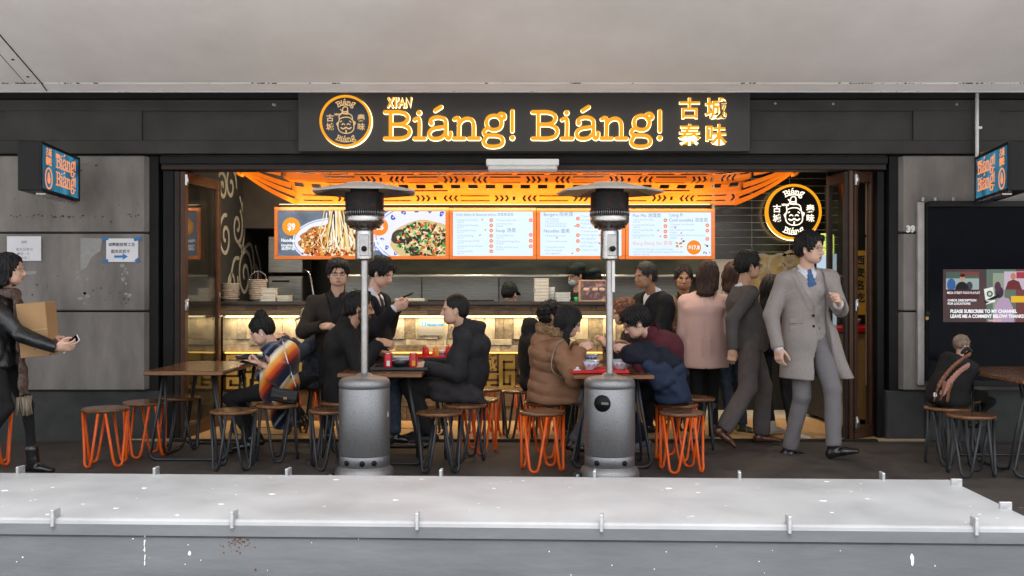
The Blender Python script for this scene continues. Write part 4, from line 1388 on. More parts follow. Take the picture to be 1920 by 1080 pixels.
# ================================================================== stools
SEAT_H = .435
def make_stool(colour):
    t = thing('stool', '', 'stool', (0, 0, 0), 0, 'hairpin stools round the tables')
    q = MB(); q.lathe([(.02, SEAT_H - .026), (.158, SEAT_H - .026), (.168, SEAT_H - .019), (.170, SEAT_H - .010), (.165, SEAT_H - .002), (.155, SEAT_H)], 28, smooth=False)
    q.build('seat', M['wood'], t)
    for k in range(4):
        a = PI / 4 + k * PI / 2
        er, et = Vector((math.cos(a), math.sin(a), 0)), Vector((-math.sin(a), math.cos(a), 0))
        top = .128; bot = .152
        pts = [er * top - et * .092 + Vector((0, 0, SEAT_H - .028))]
        pts.append(er * (bot - .006) - et * .042 + Vector((0, 0, .075)))
        for j in range(9):
            b_ = PI + PI * j / 8
            pts.append(er * bot + et * (.036 * math.cos(b_)) + Vector((0, 0, .046 + .036 * math.sin(b_))))
        pts.append(er * (bot - .006) + et * .042 + Vector((0, 0, .075)))
        pts.append(er * top + et * .092 + Vector((0, 0, SEAT_H - .028)))
        q = MB(); q.tube(pts, .0105, 8); q.build('leg', M['orangeleg' if colour == 'o' else 'blackleg'], t)
    return t
proto = {'o': make_stool('o'), 'k': make_stool('k')}
used = {'o': False, 'k': False}
def stool(c, px, sy, rz, label):
    """px, sy: photo pixel of the seat's middle; the depth follows from the seat height"""
    d = (CAM_Z - SEAT_H) * F_PX / (sy - 540.0)
    p = W(px, sy, d)
    o = proto[c] if not used[c] else copy_tree(proto[c])
    used[c] = True
    o.location = (p.x, p.y, 0); o.rotation_euler = (0, 0, R(rz)); o['label'] = label
    return o
stool('o', 198, 764, 12, 'orange legged wooden stool nearest the woman with the box')
stool('o', 272, 752, 40, 'orange legged wooden stool half behind the empty table with black legs')
stool('k', 338, 743, 20, 'black legged wooden stool under the far side of the empty table')
stool('k', 438, 768, 5, 'black legged wooden stool standing before the woman in the striped poncho')
stool('k', 520, 757, 60, 'black legged stool under the woman in the striped poncho')
stool('k', 590, 723, 15, 'black legged stool under the diner in the denim jacket')
stool('o', 572, 719, 50, 'orange legged stool behind the diner in the denim jacket')
stool('k', 622, 767, 25, 'black legged stool peeping out beside the round heater tank nearer the poncho')
stool('k', 640, 752, 70, 'black legged stool under the bearded diner in the black coat')
stool('k', 824, 771, 8, 'empty black legged stool in front of the diner in the black hoodie')
stool('k', 872, 757, 30, 'black legged stool under the diner in the black hoodie')
stool('o', 895, 747, 60, 'orange legged stool behind the diner in the black hoodie')
stool('o', 912, 727, 20, 'orange legged stool farther back by the carved screen')
stool('k', 975, 730, 10, 'black legged stool in front of the carved screen')
stool('o', 998, 722, 10, 'orange legged stool under the diner in the black hooded jacket')
stool('o', 1017, 770, 20, 'empty orange legged stool in front of the brown puffer jacket')
stool('o', 1022, 752, 55, 'orange legged stool under the woman in the brown puffer jacket')
stool('o', 1278, 771, 15, 'empty orange legged stool in front of the folded navy jacket')
stool('o', 1268, 756, 55, 'orange legged stool under the diner in the burgundy sweater')
stool('k', 1302, 744, 30, 'black legged stool behind the diner in the burgundy sweater')
stool('k', 1776, 762, 20, 'black legged stool carrying the black backpack')
stool('k', 1821, 776, 8, 'empty black legged stool standing before the video display')
stool('k', 1797, 748, 40, 'black legged stool behind the backpack, closest to the video display')
stool('o', -22, 764, 30, 'orange legged stool behind the woman with the box at the picture edge')

# ================================================================== tables
TH = .70
def table(label, x0, x1, y0, y1):
    t = thing('cafe_table', label, 'table', ((x0 + x1) / 2, (y0 + y1) / 2, 0), 0, 'wooden tables with black rod legs')
    hx, hy = (x1 - x0) / 2, (y1 - y0) / 2
    q = MB(); q.box(-hx, hx, -hy, hy, TH - .032, TH, .006); q.build('table_top', M['wood'], t)
    q = MB(); q.box(-hx + .002, hx - .002, -hy - .002, -hy + .004, TH - .027, TH - .006, .001); q.build('table_edge', M['woodedge'], t)
    for sy in (-1, 1):
        yb = sy * (hy - .13)
        P_ = [Vector((-.62 * hx, yb, TH - .034)), Vector((-.99 * hx + .012, yb, .075))]
        r_ = .06
        for (cx_, a0, a1) in ((-.99 * hx + r_, PI, 1.5 * PI), (.99 * hx - r_, 1.5 * PI, 2 * PI)):
            for j in range(6):
                a = a0 + (a1 - a0) * j / 5
                P_.append(Vector((cx_ + r_ * math.cos(a), yb, .012 + r_ + r_ * math.sin(a))))
        P_ += [Vector((.99 * hx - .012, yb, .075)), Vector((.62 * hx, yb, TH - .034))]
        q = MB(); q.tube(P_, .0125, 8); q.build('leg_frame', M['blackleg'], t)
        # inner splayed struts
        for sx in (-1, 1):
            q = MB(); q.tube([Vector((sx * .62 * hx, yb - sy * .05, TH - .034)), Vector((sx * .80 * hx, yb - sy * .16, .10)), Vector((sx * .80 * hx, yb - sy * .19, .035)), Vector((sx * .80 * hx, yb - sy * .30, .014))], .0105, 8); q.build('leg_brace', M['blackleg'], t)
    for sx in (-1, 1):
        q = MB(); q.tube([Vector((sx * .80 * hx, -hy + .40, .0135)), Vector((sx * .80 * hx, hy - .40, .0135))], .0105, 8); q.build('stretcher', M['blackleg'], t)
    return t
table('empty wooden table with black rod legs beside the woman in the striped poncho', -2.79, -2.19, -1.10, -.02)
table('wooden table with cans and a black tray between the bearded man and the hoodie', -1.29, -.665, -1.28, -.22)
table('wooden table with a red tray farther back behind the black tray table', -1.22, -.60, .12, .80)
table('wooden table with red tray between the brown puffer jacket and the burgundy sweater', .44, 1.03, -1.42, -.30)
table('wooden table farther back in front of the lit counter stone', .52, 1.10, .10, .80)
table('wooden table farther back holding a tray beside the denim jacket diner', -2.5, -1.98, .15, .85)
table('wooden table with black rod legs beside the video display', 3.50, 4.12, -1.80, -.62)

# ================================================================== patio heaters
def heater(label, px, turn, vent):
    d = 6.93
    x = px_x(px, d)
    t = thing('patio_heater', label, 'heater', (x, d - CAM_D, 0), 0, 'grey mushroom patio heaters')
    q = MB(); q.lathe([(.195, 0), (.205, .012), (.205, .05), (.198, .075), (.18, .092), (.172, .10)], 48); q.build('base_ring', M['heatergrey'], t)
    q = MB(); q.lathe([(.172, .10), (.174, .102), (.174, .168), (.1715, .172), (.1715, .176), (.174, .18), (.176, .184), (.176, .63), (.1735, .634), (.1735, .640), (.177, .644), (.178, .665), (.172, .69), (.155, .706), (.12, .714), (.06, .722), (.045, .735), (.03, .74)], 48); tank = q.build('tank_housing', M['heatergrey'], t)
    for a in vent:
        a = R(a)
        q = MB(); q.X = Matrix.Rotation(a, 4, 'Z'); q.tube([(.170, 0, .135), (.179, 0, .135)], .019, 16); q.build('vent_hole', M['black'], tank)
    q = MB(); q.lathe([(.0255, .72), (.0255, 1.52)], 20); q.lathe([(.0275, 1.14), (.0275, 1.16)], 20); q.build('pole', M['heaterpole'], t)
    q = MB(); q.lathe([(.045, 1.52), (.062, 1.525), (.064, 1.535), (.064, 1.72), (.060, 1.73)], 28); q.build('valve_housing', M['steel'], t)
    kx = Matrix.Rotation(R(turn), 4, 'Z')
    q = MB(); q.X = kx; q.box(-.033, .033, -.068, -.058, 1.55, 1.70, .004); pl = q.build('control_plate', M['heaterpole'], t)
    q = MB(); q.X = kx; q.tube([(0, -.066, 1.60), (0, -.095, 1.60)], .019, 14); q.build('knob', M['black'], pl)
    q = MB(); q.lathe([(.075, 1.735), (.118, 1.765), (.132, 1.785), (.136, 1.79), (.136, 1.825), (.132, 1.83)], 36); bo = q.build('burner_bowl', M['steel'], t)
    for k in range(16):
        a = 2 * PI * k / 16
        q = MB(); q.X = Matrix.Rotation(a, 4, 'Z'); q.tube([(.094, 0, 1.757), (.106, 0, 1.751)], .008, 8); q.build('burner_hole', M['black'], bo)
    q = MB(); q.lathe([(.132, 1.83), (.134, 1.99)], 48, close_bottom=False, close_top=False); gz = q.build('mesh_screen', M['heatermesh'], t)
    q = MB()
    for k in range(60):
        a = 2 * PI * k / 60
        q.tube([(.1365 * math.cos(a), .1365 * math.sin(a), 1.832), (.1365 * math.cos(a), .1365 * math.sin(a), 1.872)], .0022, 4)
    q.build('guard_wire', M['heaterpole'], gz); 
    q = MB(); q.lathe([(.10, 1.99), (.10, 2.06)], 20); q.build('flue', M['black'], t)
    q = MB()
    prof = [(.375, 1.99), (.378, 1.997), (.36, 2.006), (.24, 2.034), (.13, 2.054), (.125, 2.060), (.06, 2.066), (.001, 2.068)]
    q.lathe(prof, 8, smooth=False, close_bottom=False, a0=R(22.5 + turn))
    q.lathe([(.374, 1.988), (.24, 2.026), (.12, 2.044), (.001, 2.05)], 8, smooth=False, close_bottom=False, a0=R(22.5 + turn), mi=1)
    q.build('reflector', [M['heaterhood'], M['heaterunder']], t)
    q = MB()
    for sx in (-1,):
        q.X = Matrix.Rotation(R(205), 4, 'Z')
        q.tube([(.19, -.05, .03), (.24, -.05, .032)], .012, 8)
    q.build('axle', M['black'], t)
    q = MB(); q.X = Matrix.Rotation(R(205), 4, 'Z'); q.tube([(.235, -.075, .032), (.235, -.03, .032)], .032, 18); w_ = q.build('wheel', M['rubber'], t)
    q = MB(); q.X = Matrix.Rotation(R(205), 4, 'Z'); q.tube([(.235, -.078, .032), (.235, -.027, .032)], .015, 14); q.build('wheel_hub', M['lug'], w_)
    return t
M['heatergrey'] = mat('hammered_grey', (.27, .272, .276), .30, .65, var=.18, scale=120, bump=.25, bscale=240, rvar=.08)
M['heaterpole'] = mat('heater_pole', (.42, .41, .40), .3, .9, var=.1, scale=30)
M['heatermesh'] = mat('heater_mesh', (.012, .010, .010), .55, .4, scale=22, col2=(.10, .018, .014), ramp=(.52, .75))
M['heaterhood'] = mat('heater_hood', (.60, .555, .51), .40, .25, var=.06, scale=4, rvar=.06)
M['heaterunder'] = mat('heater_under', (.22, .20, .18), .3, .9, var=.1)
H1 = heater('grey patio heater in front of the bearded man and the tray table', 683.5, 6, (-97 + 10, -60, -125, 30))
H2 = heater('grey patio heater with round port in its tank by the red tray', 1143, 10, (-60, -125, 30))
q = MB(); q.X = Matrix.Rotation(R(-112), 4, 'Z'); q.tube([(.170, 0, .545), (.1775, 0, .545)], .058, 28); pt = q.build('tank_port', M['black'], H2)
q = MB(); q.X = Matrix.Rotation(R(-112), 4, 'Z'); q.stroke([(.058 * math.cos(2 * PI * k / 28), .545 + .058 * math.sin(2 * PI * k / 28)) for k in range(28)], .006, 0, .004, 0, True, 0)
q.v = [tuple((Matrix.Rotation(R(-112), 4, 'Z') @ Vector((.176 + 0 * 1, 0, 0)))[i] * 0 + c[i] for i in range(3)) for c in q.v]
q.X = Matrix.Identity(4)
q2 = MB(); q2.X = Matrix.Rotation(R(-112), 4, 'Z'); q2.box(.1776, .182, -.005, .045, .537, .553, .001); q2.build('gas_hose', M['heaterpole'], pt)
q = MB(); q.X = Matrix.Rotation(R(-14), 4, 'Z'); q.box(.174, .1775, -.012, .0, .44, .475); q.build('sticker', M['paper'], H1)
q = MB(); q.box(.012, .034, -.034, -.022, 1.30, 1.62, .003); q.build('pole_label', M['whiteplastic'], H2)

# ================================================================== video display on the right wall
dv = 8.50
VD = thing('video_display', 'tall black glass video display case with pale side frame beside the pillar', 'screen', (0, dv - CAM_D, 0))
vx0, vx1, vz0, vz1 = px_x(1728, dv), 5.6, px_z(724, dv), px_z(377, dv)
q = MB(); q.box(vx0, vx0 + .058, .075, .115, vz0, vz1, .004); q.build('side_frame', mat('pale_frame', (.40, .375, .35), .5), VD)
q = MB(); q.box(vx0 + .064, vx1, .03, .10, vz0 + .04, vz1 - .004); q.build('case', M['black'], VD)
q = MB(); q.box(vx0 + .064, vx1, -.012, .03, vz1 - .05, vz1, .004); q.box(vx0 + .064, vx1, -.012, .03, vz0, vz0 + .05, .004); q.build('case_frame', M['black'], VD)
q = MB(); q.box(vx0 + .068, vx1, .012, .026, vz0 + .05, vz1 - .05); q.build('front_glass', M['glassdark'], VD)
for px in (1734, 1757, 1791):
    q = MB(); q.box(px_x(px, dv) - .012, px_x(px, dv) + .012, .03, .06, vz1 + .002, vz1 + .035, .004); q.build('clip', M['lug'], VD)
q = MB(); q.box(vx0 + .02, vx0 + .05, -.05, -.021, px_z(592, dv), px_z(583, dv), .003); lk = q.build('lock', M['black'], VD)
q = MB(); q.box(vx0 + .022, vx0 + .048, -.035, -.021, px_z(600, dv), px_z(593, dv), .003); q.build('lock_body', mat('brass', (.35, .22, .08), .4, .8), lk)
# brick courses mirrored dimly in the dark glass are left out; the lit screen stands behind the glass front
x0, x1, z0, z1 = px_x(1769, dv), px_x(1769, dv) + 1.45, px_z(604, dv), px_z(505, dv)
q = MB(); q.box(x0, x1, .002, .011, z0, z1); q.build('lit_screen', emit('video_maroon', (.105, .050, .052), .40, col2=(.05, .035, .04), scale=3), VD)
kv = dv / F_PX
class VFlat:
    def __init__(s): s.q = MB(); s.n = 0; s.mats = []
    def _m(s, m):
        if m not in s.mats: s.mats.append(m)
        s.n += 1
        return s.mats.index(m), .0015 - s.n * .00004
    def poly(s, pts, m):
        i, y_ = s._m(m); s.q.add([(px_x(x, dv), y_, px_z(z, dv)) for x, z in pts], [tuple(range(len(pts)))], i)
    def rect(s, a, c, e, g, m): s.poly([(a, c), (e, c), (e, g), (a, g)], m)
    def ell(s, cx, cz, rx, rz, m, n=20): s.poly([(cx + rx * math.cos(2 * PI * k / n), cz + rz * math.sin(2 * PI * k / n)) for k in range(n)], m)
    def text(s, body, size, px, py, m, bold=0, sx=1, align='LEFT'):
        vs_, fs_ = text_geo(body, size * kv, 0, align, bold, 1.0)
        i, y_ = s._m(m); s.q.add([(px_x(px, dv) + p[0] * sx, y_, px_z(py, dv) + p[1]) for p in vs_], fs_, i)
v = VFlat()
v.rect(1850, 505, 1905, 604, fm(92, 110, 98)); v.rect(1862, 512, 1884, 600, fm(140, 152, 132)); v.rect(1905, 505, 1985, 604, fm(110, 60, 58))
v.rect(1774, 510, 1836, 543, fm(150, 165, 160)); v.rect(1774, 510, 1836, 522, fm(70, 90, 80)); v.rect(1800, 510, 1836, 516, fm(120, 60, 50)); v.ell(1784, 534, 8, 12, fm(50, 90, 150)); v.ell(1818, 536, 6, 8, fm(60, 60, 75)); v.ell(1804, 544, 13, 16, fm(18, 18, 22)); v.rect(1774, 543, 1836, 560, fm(70, 34, 36)); v.ell(1805, 521, 4.5, 6, fm(190, 135, 110)); v.ell(1805, 516.5, 5, 3.2, fm(25, 20, 20))
v.text('MEGA STREET FOOD PLAYLIST', 6.1, 1776, 551, M['scrpure'], .0003, .74)
v.text('CHECK DESCRIPTION', 5.6, 1777, 565, M['scrpure'], .0008, .98); v.text('FOR LOCATIONS', 5.6, 1777, 571.2, M['scrpure'], .0008, .98)
# person with a cap seen from behind in the video
v.poly([(1862, 604), (1866, 572), (1878, 556), (1892, 560), (1900, 578), (1902, 604)], fm(176, 150, 178)); v.ell(1874, 548, 8, 11, fm(60, 35, 60)); v.ell(1871, 537, 6, 9, fm(80, 45, 70))
v.poly([(1845, 542), (1862, 538), (1866, 566), (1849, 571)], fm(225, 225, 215)); v.ell(1856, 551, 6, 6, fm(60, 95, 90)); v.ell(1856, 551, 3, 3, fm(190, 200, 190)); v.poly([(1846, 564), (1873, 551), (1874, 557), (1848, 570)], fm(20, 20, 22)); v.text('FOLLOW', 4.2, 1850, 565.5, M['scrpure'], .001, .9)
v.rect(1883, 509, 1985, 543, fm(190, 175, 190)); v.ell(1900, 518, 5, 6.5, fm(190, 120, 105)); v.poly([(1885, 543), (1890, 528), (1900, 524), (1911, 528), (1917, 543)], fm(105, 40, 44)); v.rect(1906, 510, 1985, 522, fm(160, 50, 60))
v.rect(1896, 555, 1985, 567, fm(225, 180, 40))
v.text('PLEASE SUBSCRIBE TO MY CHANNEL', 8.6, 1782, 586.5, M['scrpure'], .0016, .88); v.text('LEAVE ME A COMMENT BELOW! THANKS', 8.6, 1782, 595.8, M['scrpure'], .0016, .86); v.text('THANK YOU', 4.5, 1852, 602.5, M['scrpink'], .001)
v.q.build('screen_print', v.mats, VD, 'stuff')
# dark wall under and behind the display
b = MB(); b.box(px_x(1697, 8.6) + .2, 6.4, .02, .03, 0, .45); tag(b.build('base_wall', M['plinth']), 'dark greenish plinth strip below the video display', 'wall')
# yellow banner seen through the door
YB = thing('yellow_banner', 'narrow yellow hanging banner with black characters behind the folded door', 'banner', (px_x(1614, 9.9), 9.9 - CAM_D, 0))
q = MB(); q.box(-.05, .05, -.003, .003, px_z(590, 9.9), px_z(470, 9.9)); q.build('banner_cloth', mat('banner_yellow', (.62, .36, .03), .7, var=.1), YB)
q = MB()
for i, ch in enumerate('西安名吃'): q.text(ch, .10, -.01, px_z(470, 9.9) - .13 - i * .125, -.004, .0006, 'CENTER', bold=.004)
q.build('banner_print', M['ink'], YB)

# ================================================================== things on tables and counter
def on(px, py, d): return W(px, py, d)
def can(px, d, label, m2):
    p = W(px, 600, d)
    t = thing('drink_can', label, 'can', (p.x, p.y, TH + .012), 0, 'red drink cans on the black tray')
    q = MB(); q.lathe([(.024, 0), (.031, .008), (.032, .014), (.032, .104), (.028, .113), (.0265, .117)], 24); q.build('can_body', M['red'], t)
    q = MB(); q.lathe([(.0275, .114), (.0275, .119), (.024, .119), (.023, .115), (.001, .115)], 24); q.build('can_lid', M['steel'], t)
    q = MB(); q.X = Matrix.Rotation(R(-80), 4, 'Z'); 
    for k in range(5):
        a = R(-22 + k * 9)
        q.add([(.0325 * math.cos(a), .0325 * math.sin(a), z_) for z_ in (.02, .06)] + [(.0325 * math.cos(a + R(9)), .0325 * math.sin(a + R(9)), z_) for z_ in (.06, .02)], [(0, 3, 2, 1)])
    q.build('can_print', m2, t)
    return t
def tray(px, py, d, w_, dp, m, label, zt=TH):
    p = W(px, py, d)
    t = thing('serving_tray', label, 'tray', (p.x, p.y, zt + .001), 0, 'cafe serving trays')
    q = MB(); q.box(-w_ / 2, w_ / 2, -dp / 2, dp / 2, 0, .008, .003); q.build('tray_base', m, t)
    q = MB()
    for (a, c, e, g) in ((-w_ / 2 - .01, w_ / 2 + .01, -dp / 2 - .012, -dp / 2), (-w_ / 2 - .01, w_ / 2 + .01, dp / 2, dp / 2 + .012), (-w_ / 2 - .012, -w_ / 2, -dp / 2, dp / 2), (w_ / 2, w_ / 2 + .012, -dp / 2, dp / 2)):
        q.box(a, c, e, g, .004, .026, .003)
    q.build('tray_rim', m, t)
    return t
def bowl(px, d, r, h, label, z=TH, pat=True, fill=None):
    p = W(px, 600, d)
    t = thing('bowl', label, 'bowl', (p.x, p.y, z), 0, 'blue and white noodle bowls')
    q = MB(); q.lathe([(r * .45, 0), (r * .48, .006), (r * .8, h * .45), (r, h), (r * .96, h), (r * .75, h * .5), (r * .3, h * .2), (.001, h * .18)], 28); q.build('bowl_body', M['china'], t)
    if pat:
        q = MB()
        rr = lambda z_: r * (.48 + (.52) * (z_ / h) ** .75) + .001
        for k in range(12):
            a = 2 * PI * k / 12
            for (da, z_, s_) in ((0, h * .62, .007), (.14, h * .5, .004), (-.14, h * .5, .004), (0, h * .42, .005)):
                q.sphere((rr(z_) * .985 * math.cos(a + da), rr(z_) * .985 * math.sin(a + da), z_), s_, 6, 4)
        q.build('bowl_pattern', M['blue'], t)
        q = MB(); q.lathe([(r * .995, h * .90), (r * 1.004, h * .95)], 28, close_bottom=False, close_top=False); q.build('bowl_band', M['blue'], t)
    if fill:
        q = MB(); q.lathe([(.001, h * .8), (r * .86, h * .78)], 20, close_top=False); q.build('bowl_food', fill, t)
    return t
M['china'] = mat('china', (.62, .62, .64), .2, var=.04, spec=.6)
M['broth'] = mat('broth', (.25, .10, .03), .25, scale=40, col2=(.45, .25, .10))
M['blacktray'] = mat('black_tray', (.018, .019, .022), .38, var=.2)
T_ = tray(752, 690, 7.72, .42, .30, M['blacktray'], 'black tray with cans and bowls on the table of the bearded man')
can(727.5, 7.66, 'red drink can with white panel beside the heater pole', M['paper'])
can(775, 7.68, 'red drink can with gold print on the tray corner', mat('gold_print', (.62, .36, .05), .4, .5))
bowl(750, 7.74, .085, .055, 'black noodle bowl on the black tray between two red cans', TH + .012, False, M['broth']).children[0].data.materials[0] = M['blacktray']
bowl(755, 7.95, .088, .07, 'blue patterned bowl behind the two red cans', TH + .012, True, M['broth'])
bowl(802, 7.80, .058, .05, 'small blue patterned bowl on the tray table corner', TH)
tray(815, 664, 8.95, .36, .28, M['red'], 'red tray on the farther table behind the hoodie')
def jar(px, d, m, label, z=TH + .012, h=.085, r=.032):
    p = W(px, 600, d)
    t = thing('sauce_jar', label, 'jar', (p.x, p.y, z), 0, 'sauce jars on the tables')
    q = MB(); q.lathe([(r * .9, 0), (r, .006), (r, h * .75), (r * .8, h * .85)], 20); q.build('jar_body', m, t)
    q = MB(); q.lathe([(r * .85, h * .84), (r * .88, h), (r * .3, h * 1.03), (r * .2, h * 1.2)], 20); q.build('jar_lid', m, t)
jar(798, 8.95, M['red'], 'red sauce jar on the farther red tray')
jar(817, 8.95, mat('amber_jar', (.65, .28, .05), .3), 'amber sauce jar beside the red sauce jar')
jar(841, 9.0, M['red'], 'red sauce jar close to the hoodie man chest', h=.09)
bowl(829, 9.05, .05, .05, 'small pale bowl on the farther red tray', TH + .012)
tray(1122, 690, 7.45, .40, .30, M['red'], 'red tray in front of the woman in the brown puffer jacket')
bowl(1103, 7.55, .09, .07, 'blue and white noodle bowl in front of the woman in the brown puffer jacket', TH + .012, True, M['broth'])
bowl(1108, 7.85, .055, .055, 'small blue and white cup bowl stacked behind the noodle bowl', TH + .05)
bowl(1164, 7.6, .085, .07, 'blue and white noodle bowl in front of the burgundy sweater', TH + .012, True, M['broth'])
p = W(1084, 672, 7.32)
q = MB()
rng = random.Random(4)
for k in range(9): q.sphere((p.x + rng.gauss(0, .012), p.y + rng.gauss(0, .01), TH + .03 + rng.gauss(0, .006)), (rng.uniform(.010, .018), .014, rng.uniform(.008, .014)), 7, 5)
tag(q.build('napkin', M['paper']), 'crumpled white napkin on the red tray', 'napkin')
tray(487, 660, 8.98, .34, .28, M['blacktray'], 'dark tray on the table beside the denim jacket diner')
p = W(490, 655, 8.95)
q = MB()
for k in range(8): q.sphere((p.x + rng.gauss(0, .02), p.y + rng.gauss(0, .01), TH + .035 + rng.gauss(0, .006)), (.02, .02, .012), 7, 5)
tag(q.build('napkin', M['paper']), 'crumpled white napkins on the dark tray', 'napkin')
# chopstick holder on the farther table
p = W(1136, 640, 9.0)
CH = thing('chopstick_jar', 'jar of chopsticks on the farther table by the heater pole', 'jar', (p.x, p.y, TH))
q = MB(); q.lathe([(.03, 0), (.033, .09)], 16); q.build('jar_body', M['rough2'], CH)
for k in range(7):
    a = k * .9
    q = MB(); q.tube([(.012 * math.cos(a), .012 * math.sin(a), .01), (.035 * math.cos(a), .03 * math.sin(a), .22)], .003, 5); q.build('chopstick', M['rough1'], CH)

def ordinal(k, n):
    return 'topmost' if k == n - 1 else 'lowest' if k == 0 else ['', 'second', 'third', 'fourth', 'fifth', 'sixth', 'seventh', 'eighth', 'ninth', 'tenth'][k] + ' from bottom'
# stacks of bowls along the counter, each bowl its own
CZ = 1.196
M['creambowl'] = mat('cream_bowl', (.50, .43, .35), .3, scale=40, col2=(.30, .13, .10), ramp=(.58, .66))
rng = random.Random(9)
b0 = MB(); b0.lathe([(.05, 0), (.055, .006), (.085, .025), (.094, .034), (.088, .034), (.06, .018), (.001, .014)], 24)
proto_b = None
for (px, n_, d) in ((432, 9, 10.05), (484, 11, 10.0)):
    for k in range(n_):
        p = W(px, 560, d)
        if proto_b is None:
            proto_b = thing('bowl', '', 'bowl', (0, 0, 0), 0, 'cream bowls stacked on the counter')
            b0.build('bowl_body', M['creambowl'], proto_b)
            o = proto_b
        else:
            o = copy_tree(proto_b)
        o.location = (p.x + rng.gauss(0, .003), p.y + rng.gauss(0, .003), CZ + k * .0185); o.rotation_euler = (rng.gauss(0, .02), rng.gauss(0, .02), rng.random() * 6)
        o['label'] = '%s cream bowl in the %s' % (ordinal(k, n_), 'shorter bowl stack by the door handle' if px == 432 else 'taller bowl stack by the white boxes')
def boxstack(px0, px1, py0, n_, d, label, m):
    x0, x1 = px_x(px0, d), px_x(px1, d)
    zt = px_z(py0, d)
    hh = (zt - CZ) / n_
    for k in range(n_):
        t = thing('food_box', label % ordinal(k, n_), 'box', ((x0 + x1) / 2, d - CAM_D, CZ + k * hh), R(rng.gauss(0, 2)), 'takeaway food boxes on the counter')
        w_ = (x1 - x0) / 2
        q = MB(); q.box(-w_ + .004, w_ - .004, -.06, .06, 0, hh * .72, .003); q.build('box_base', m, t)
        q = MB(); q.box(-w_, w_, -.064, .064, hh * .72, hh * .97, .003); q.build('box_lid', m, t)
M['takeaway'] = mat('takeaway_plastic', (.55, .53, .47), .45, var=.06)
M['takeclear'] = mat('clear_plastic', (.50, .53, .52), .3, var=.08)
boxstack(489, 518, 540, 3, 10.0, '%s white cardboard food box by the stacked bowls', M['takeaway'])
boxstack(521, 546, 554, 3, 10.05, '%s low white food tub beside the steel cabinet', M['takeaway'])
boxstack(1001, 1029, 522, 7, 10.05, '%s white takeaway tub in the tall stack on the counter', M['takeaway'])
boxstack(1028, 1040, 538, 4, 10.12, '%s white takeaway tub in the narrow stack by the tall one', M['takeclear'])
boxstack(1040, 1069, 548, 4, 10.0, '%s clear takeaway tub in the low stack by the framed photo', M['takeclear'])
# steel rod handle basket
BK = thing('wire_handle', 'beaded black wire handle arching over the stacked bowls', 'basket', (px_x(484, 10.25), 10.25 - CAM_D, CZ))
q = MB(); q.tube([(.085 * math.cos(PI * k / 14), 0, .20 + .10 * math.sin(PI * k / 14)) for k in range(15)], .006, 6)
q.tube([(-.085, 0, 0), (-.085, 0, .2)], .006, 6); q.tube([(.085, 0, 0), (.085, 0, .2)], .006, 6); q.build('hoop', M['black'], BK)
q = MB()
for k in range(15): q.sphere((.09 * math.cos(PI * k / 14), 0, .20 + .105 * math.sin(PI * k / 14)), .008, 8, 6)
q.build('bead', M['steel'], BK)
q = MB(); q.box(.012, .028, -.10, -.08, 0, .30, .002); q.build('post', M['rough1'], BK)
# framed food photo on the counter
PF = thing('framed_photo', 'framed food photo standing on the counter by the heater pole', 'picture frame', (px_x(1112, 9.95), 9.95 - CAM_D, CZ))
q = MB(); 
for (a, c, e, g) in ((-.145, .145, .20, .215), (-.145, .145, 0, .012), (-.145, -.125, .012, .20), (.125, .145, .012, .20)): q.box(a, c, -.01, .01, e, g, .002)
q.build('photo_frame', mat('beech', (.45, .28, .16), .5), PF)
q = MB(); q.box(-.124, .124, -.002, .006, .012, .20); q.build('photo', mat('food_photo', (.09, .05, .06), .4, scale=16, col2=(.55, .36, .28), ramp=(.5, .72)), PF)
for sx in (-.07, .02, .09):
    q = MB(); q.sphere((sx, -.003, .12), (.032, .004, .018), 10, 6); q.build('bun_print', mat('bun_print', (.62, .42, .32), .5, var=.2, scale=40), PF)
p = W(1080, 560, 9.95)
q = MB(); q.lathe([(.012, 0), (.024, .045), (.02, .045), (.001, .02)], 12, c=(p.x, p.y, CZ)); tag(q.build('green_cup', mat('green_cup', (.01, .35, .10), .4)), 'small green cup on the counter beside the framed photo', 'cup')
q = MB(); q.box(px_x(740, 10), px_x(795, 10), 10 - CAM_D, 10.12 - CAM_D, CZ, CZ + .028, .004); tag(q.build('cutting_board', mat('pale_board', (.42, .43, .36), .5)), 'pale green board lying on the counter behind the phone', 'board')
q = MB(); q.box(px_x(800, 10), px_x(925, 10), 10.1 - CAM_D, 10.3 - CAM_D, CZ, CZ + .014, .003); tag(q.build('cloth_strip', M['black']), 'dark flat strip lying on the counter edge', 'tray')
# bowl on the side counter
t = bowl(1601, 9.75, .07, .075, 'pink rimmed bowl on the red side counter top', .952)
t.children[0].data.materials[0] = mat('pink_bowl', (.55, .30, .30), .3)
p = W(1605, 600, 9.85)
q = MB(); q.lathe([(.03, 0), (.034, .10), (.03, .10), (.028, .02), (.001, .02)], 16, c=(p.x - .02, p.y + .06, .952)); tag(q.build('paper_cup', M['rough2']), 'brown paper cup behind the pink rimmed bowl', 'cup')

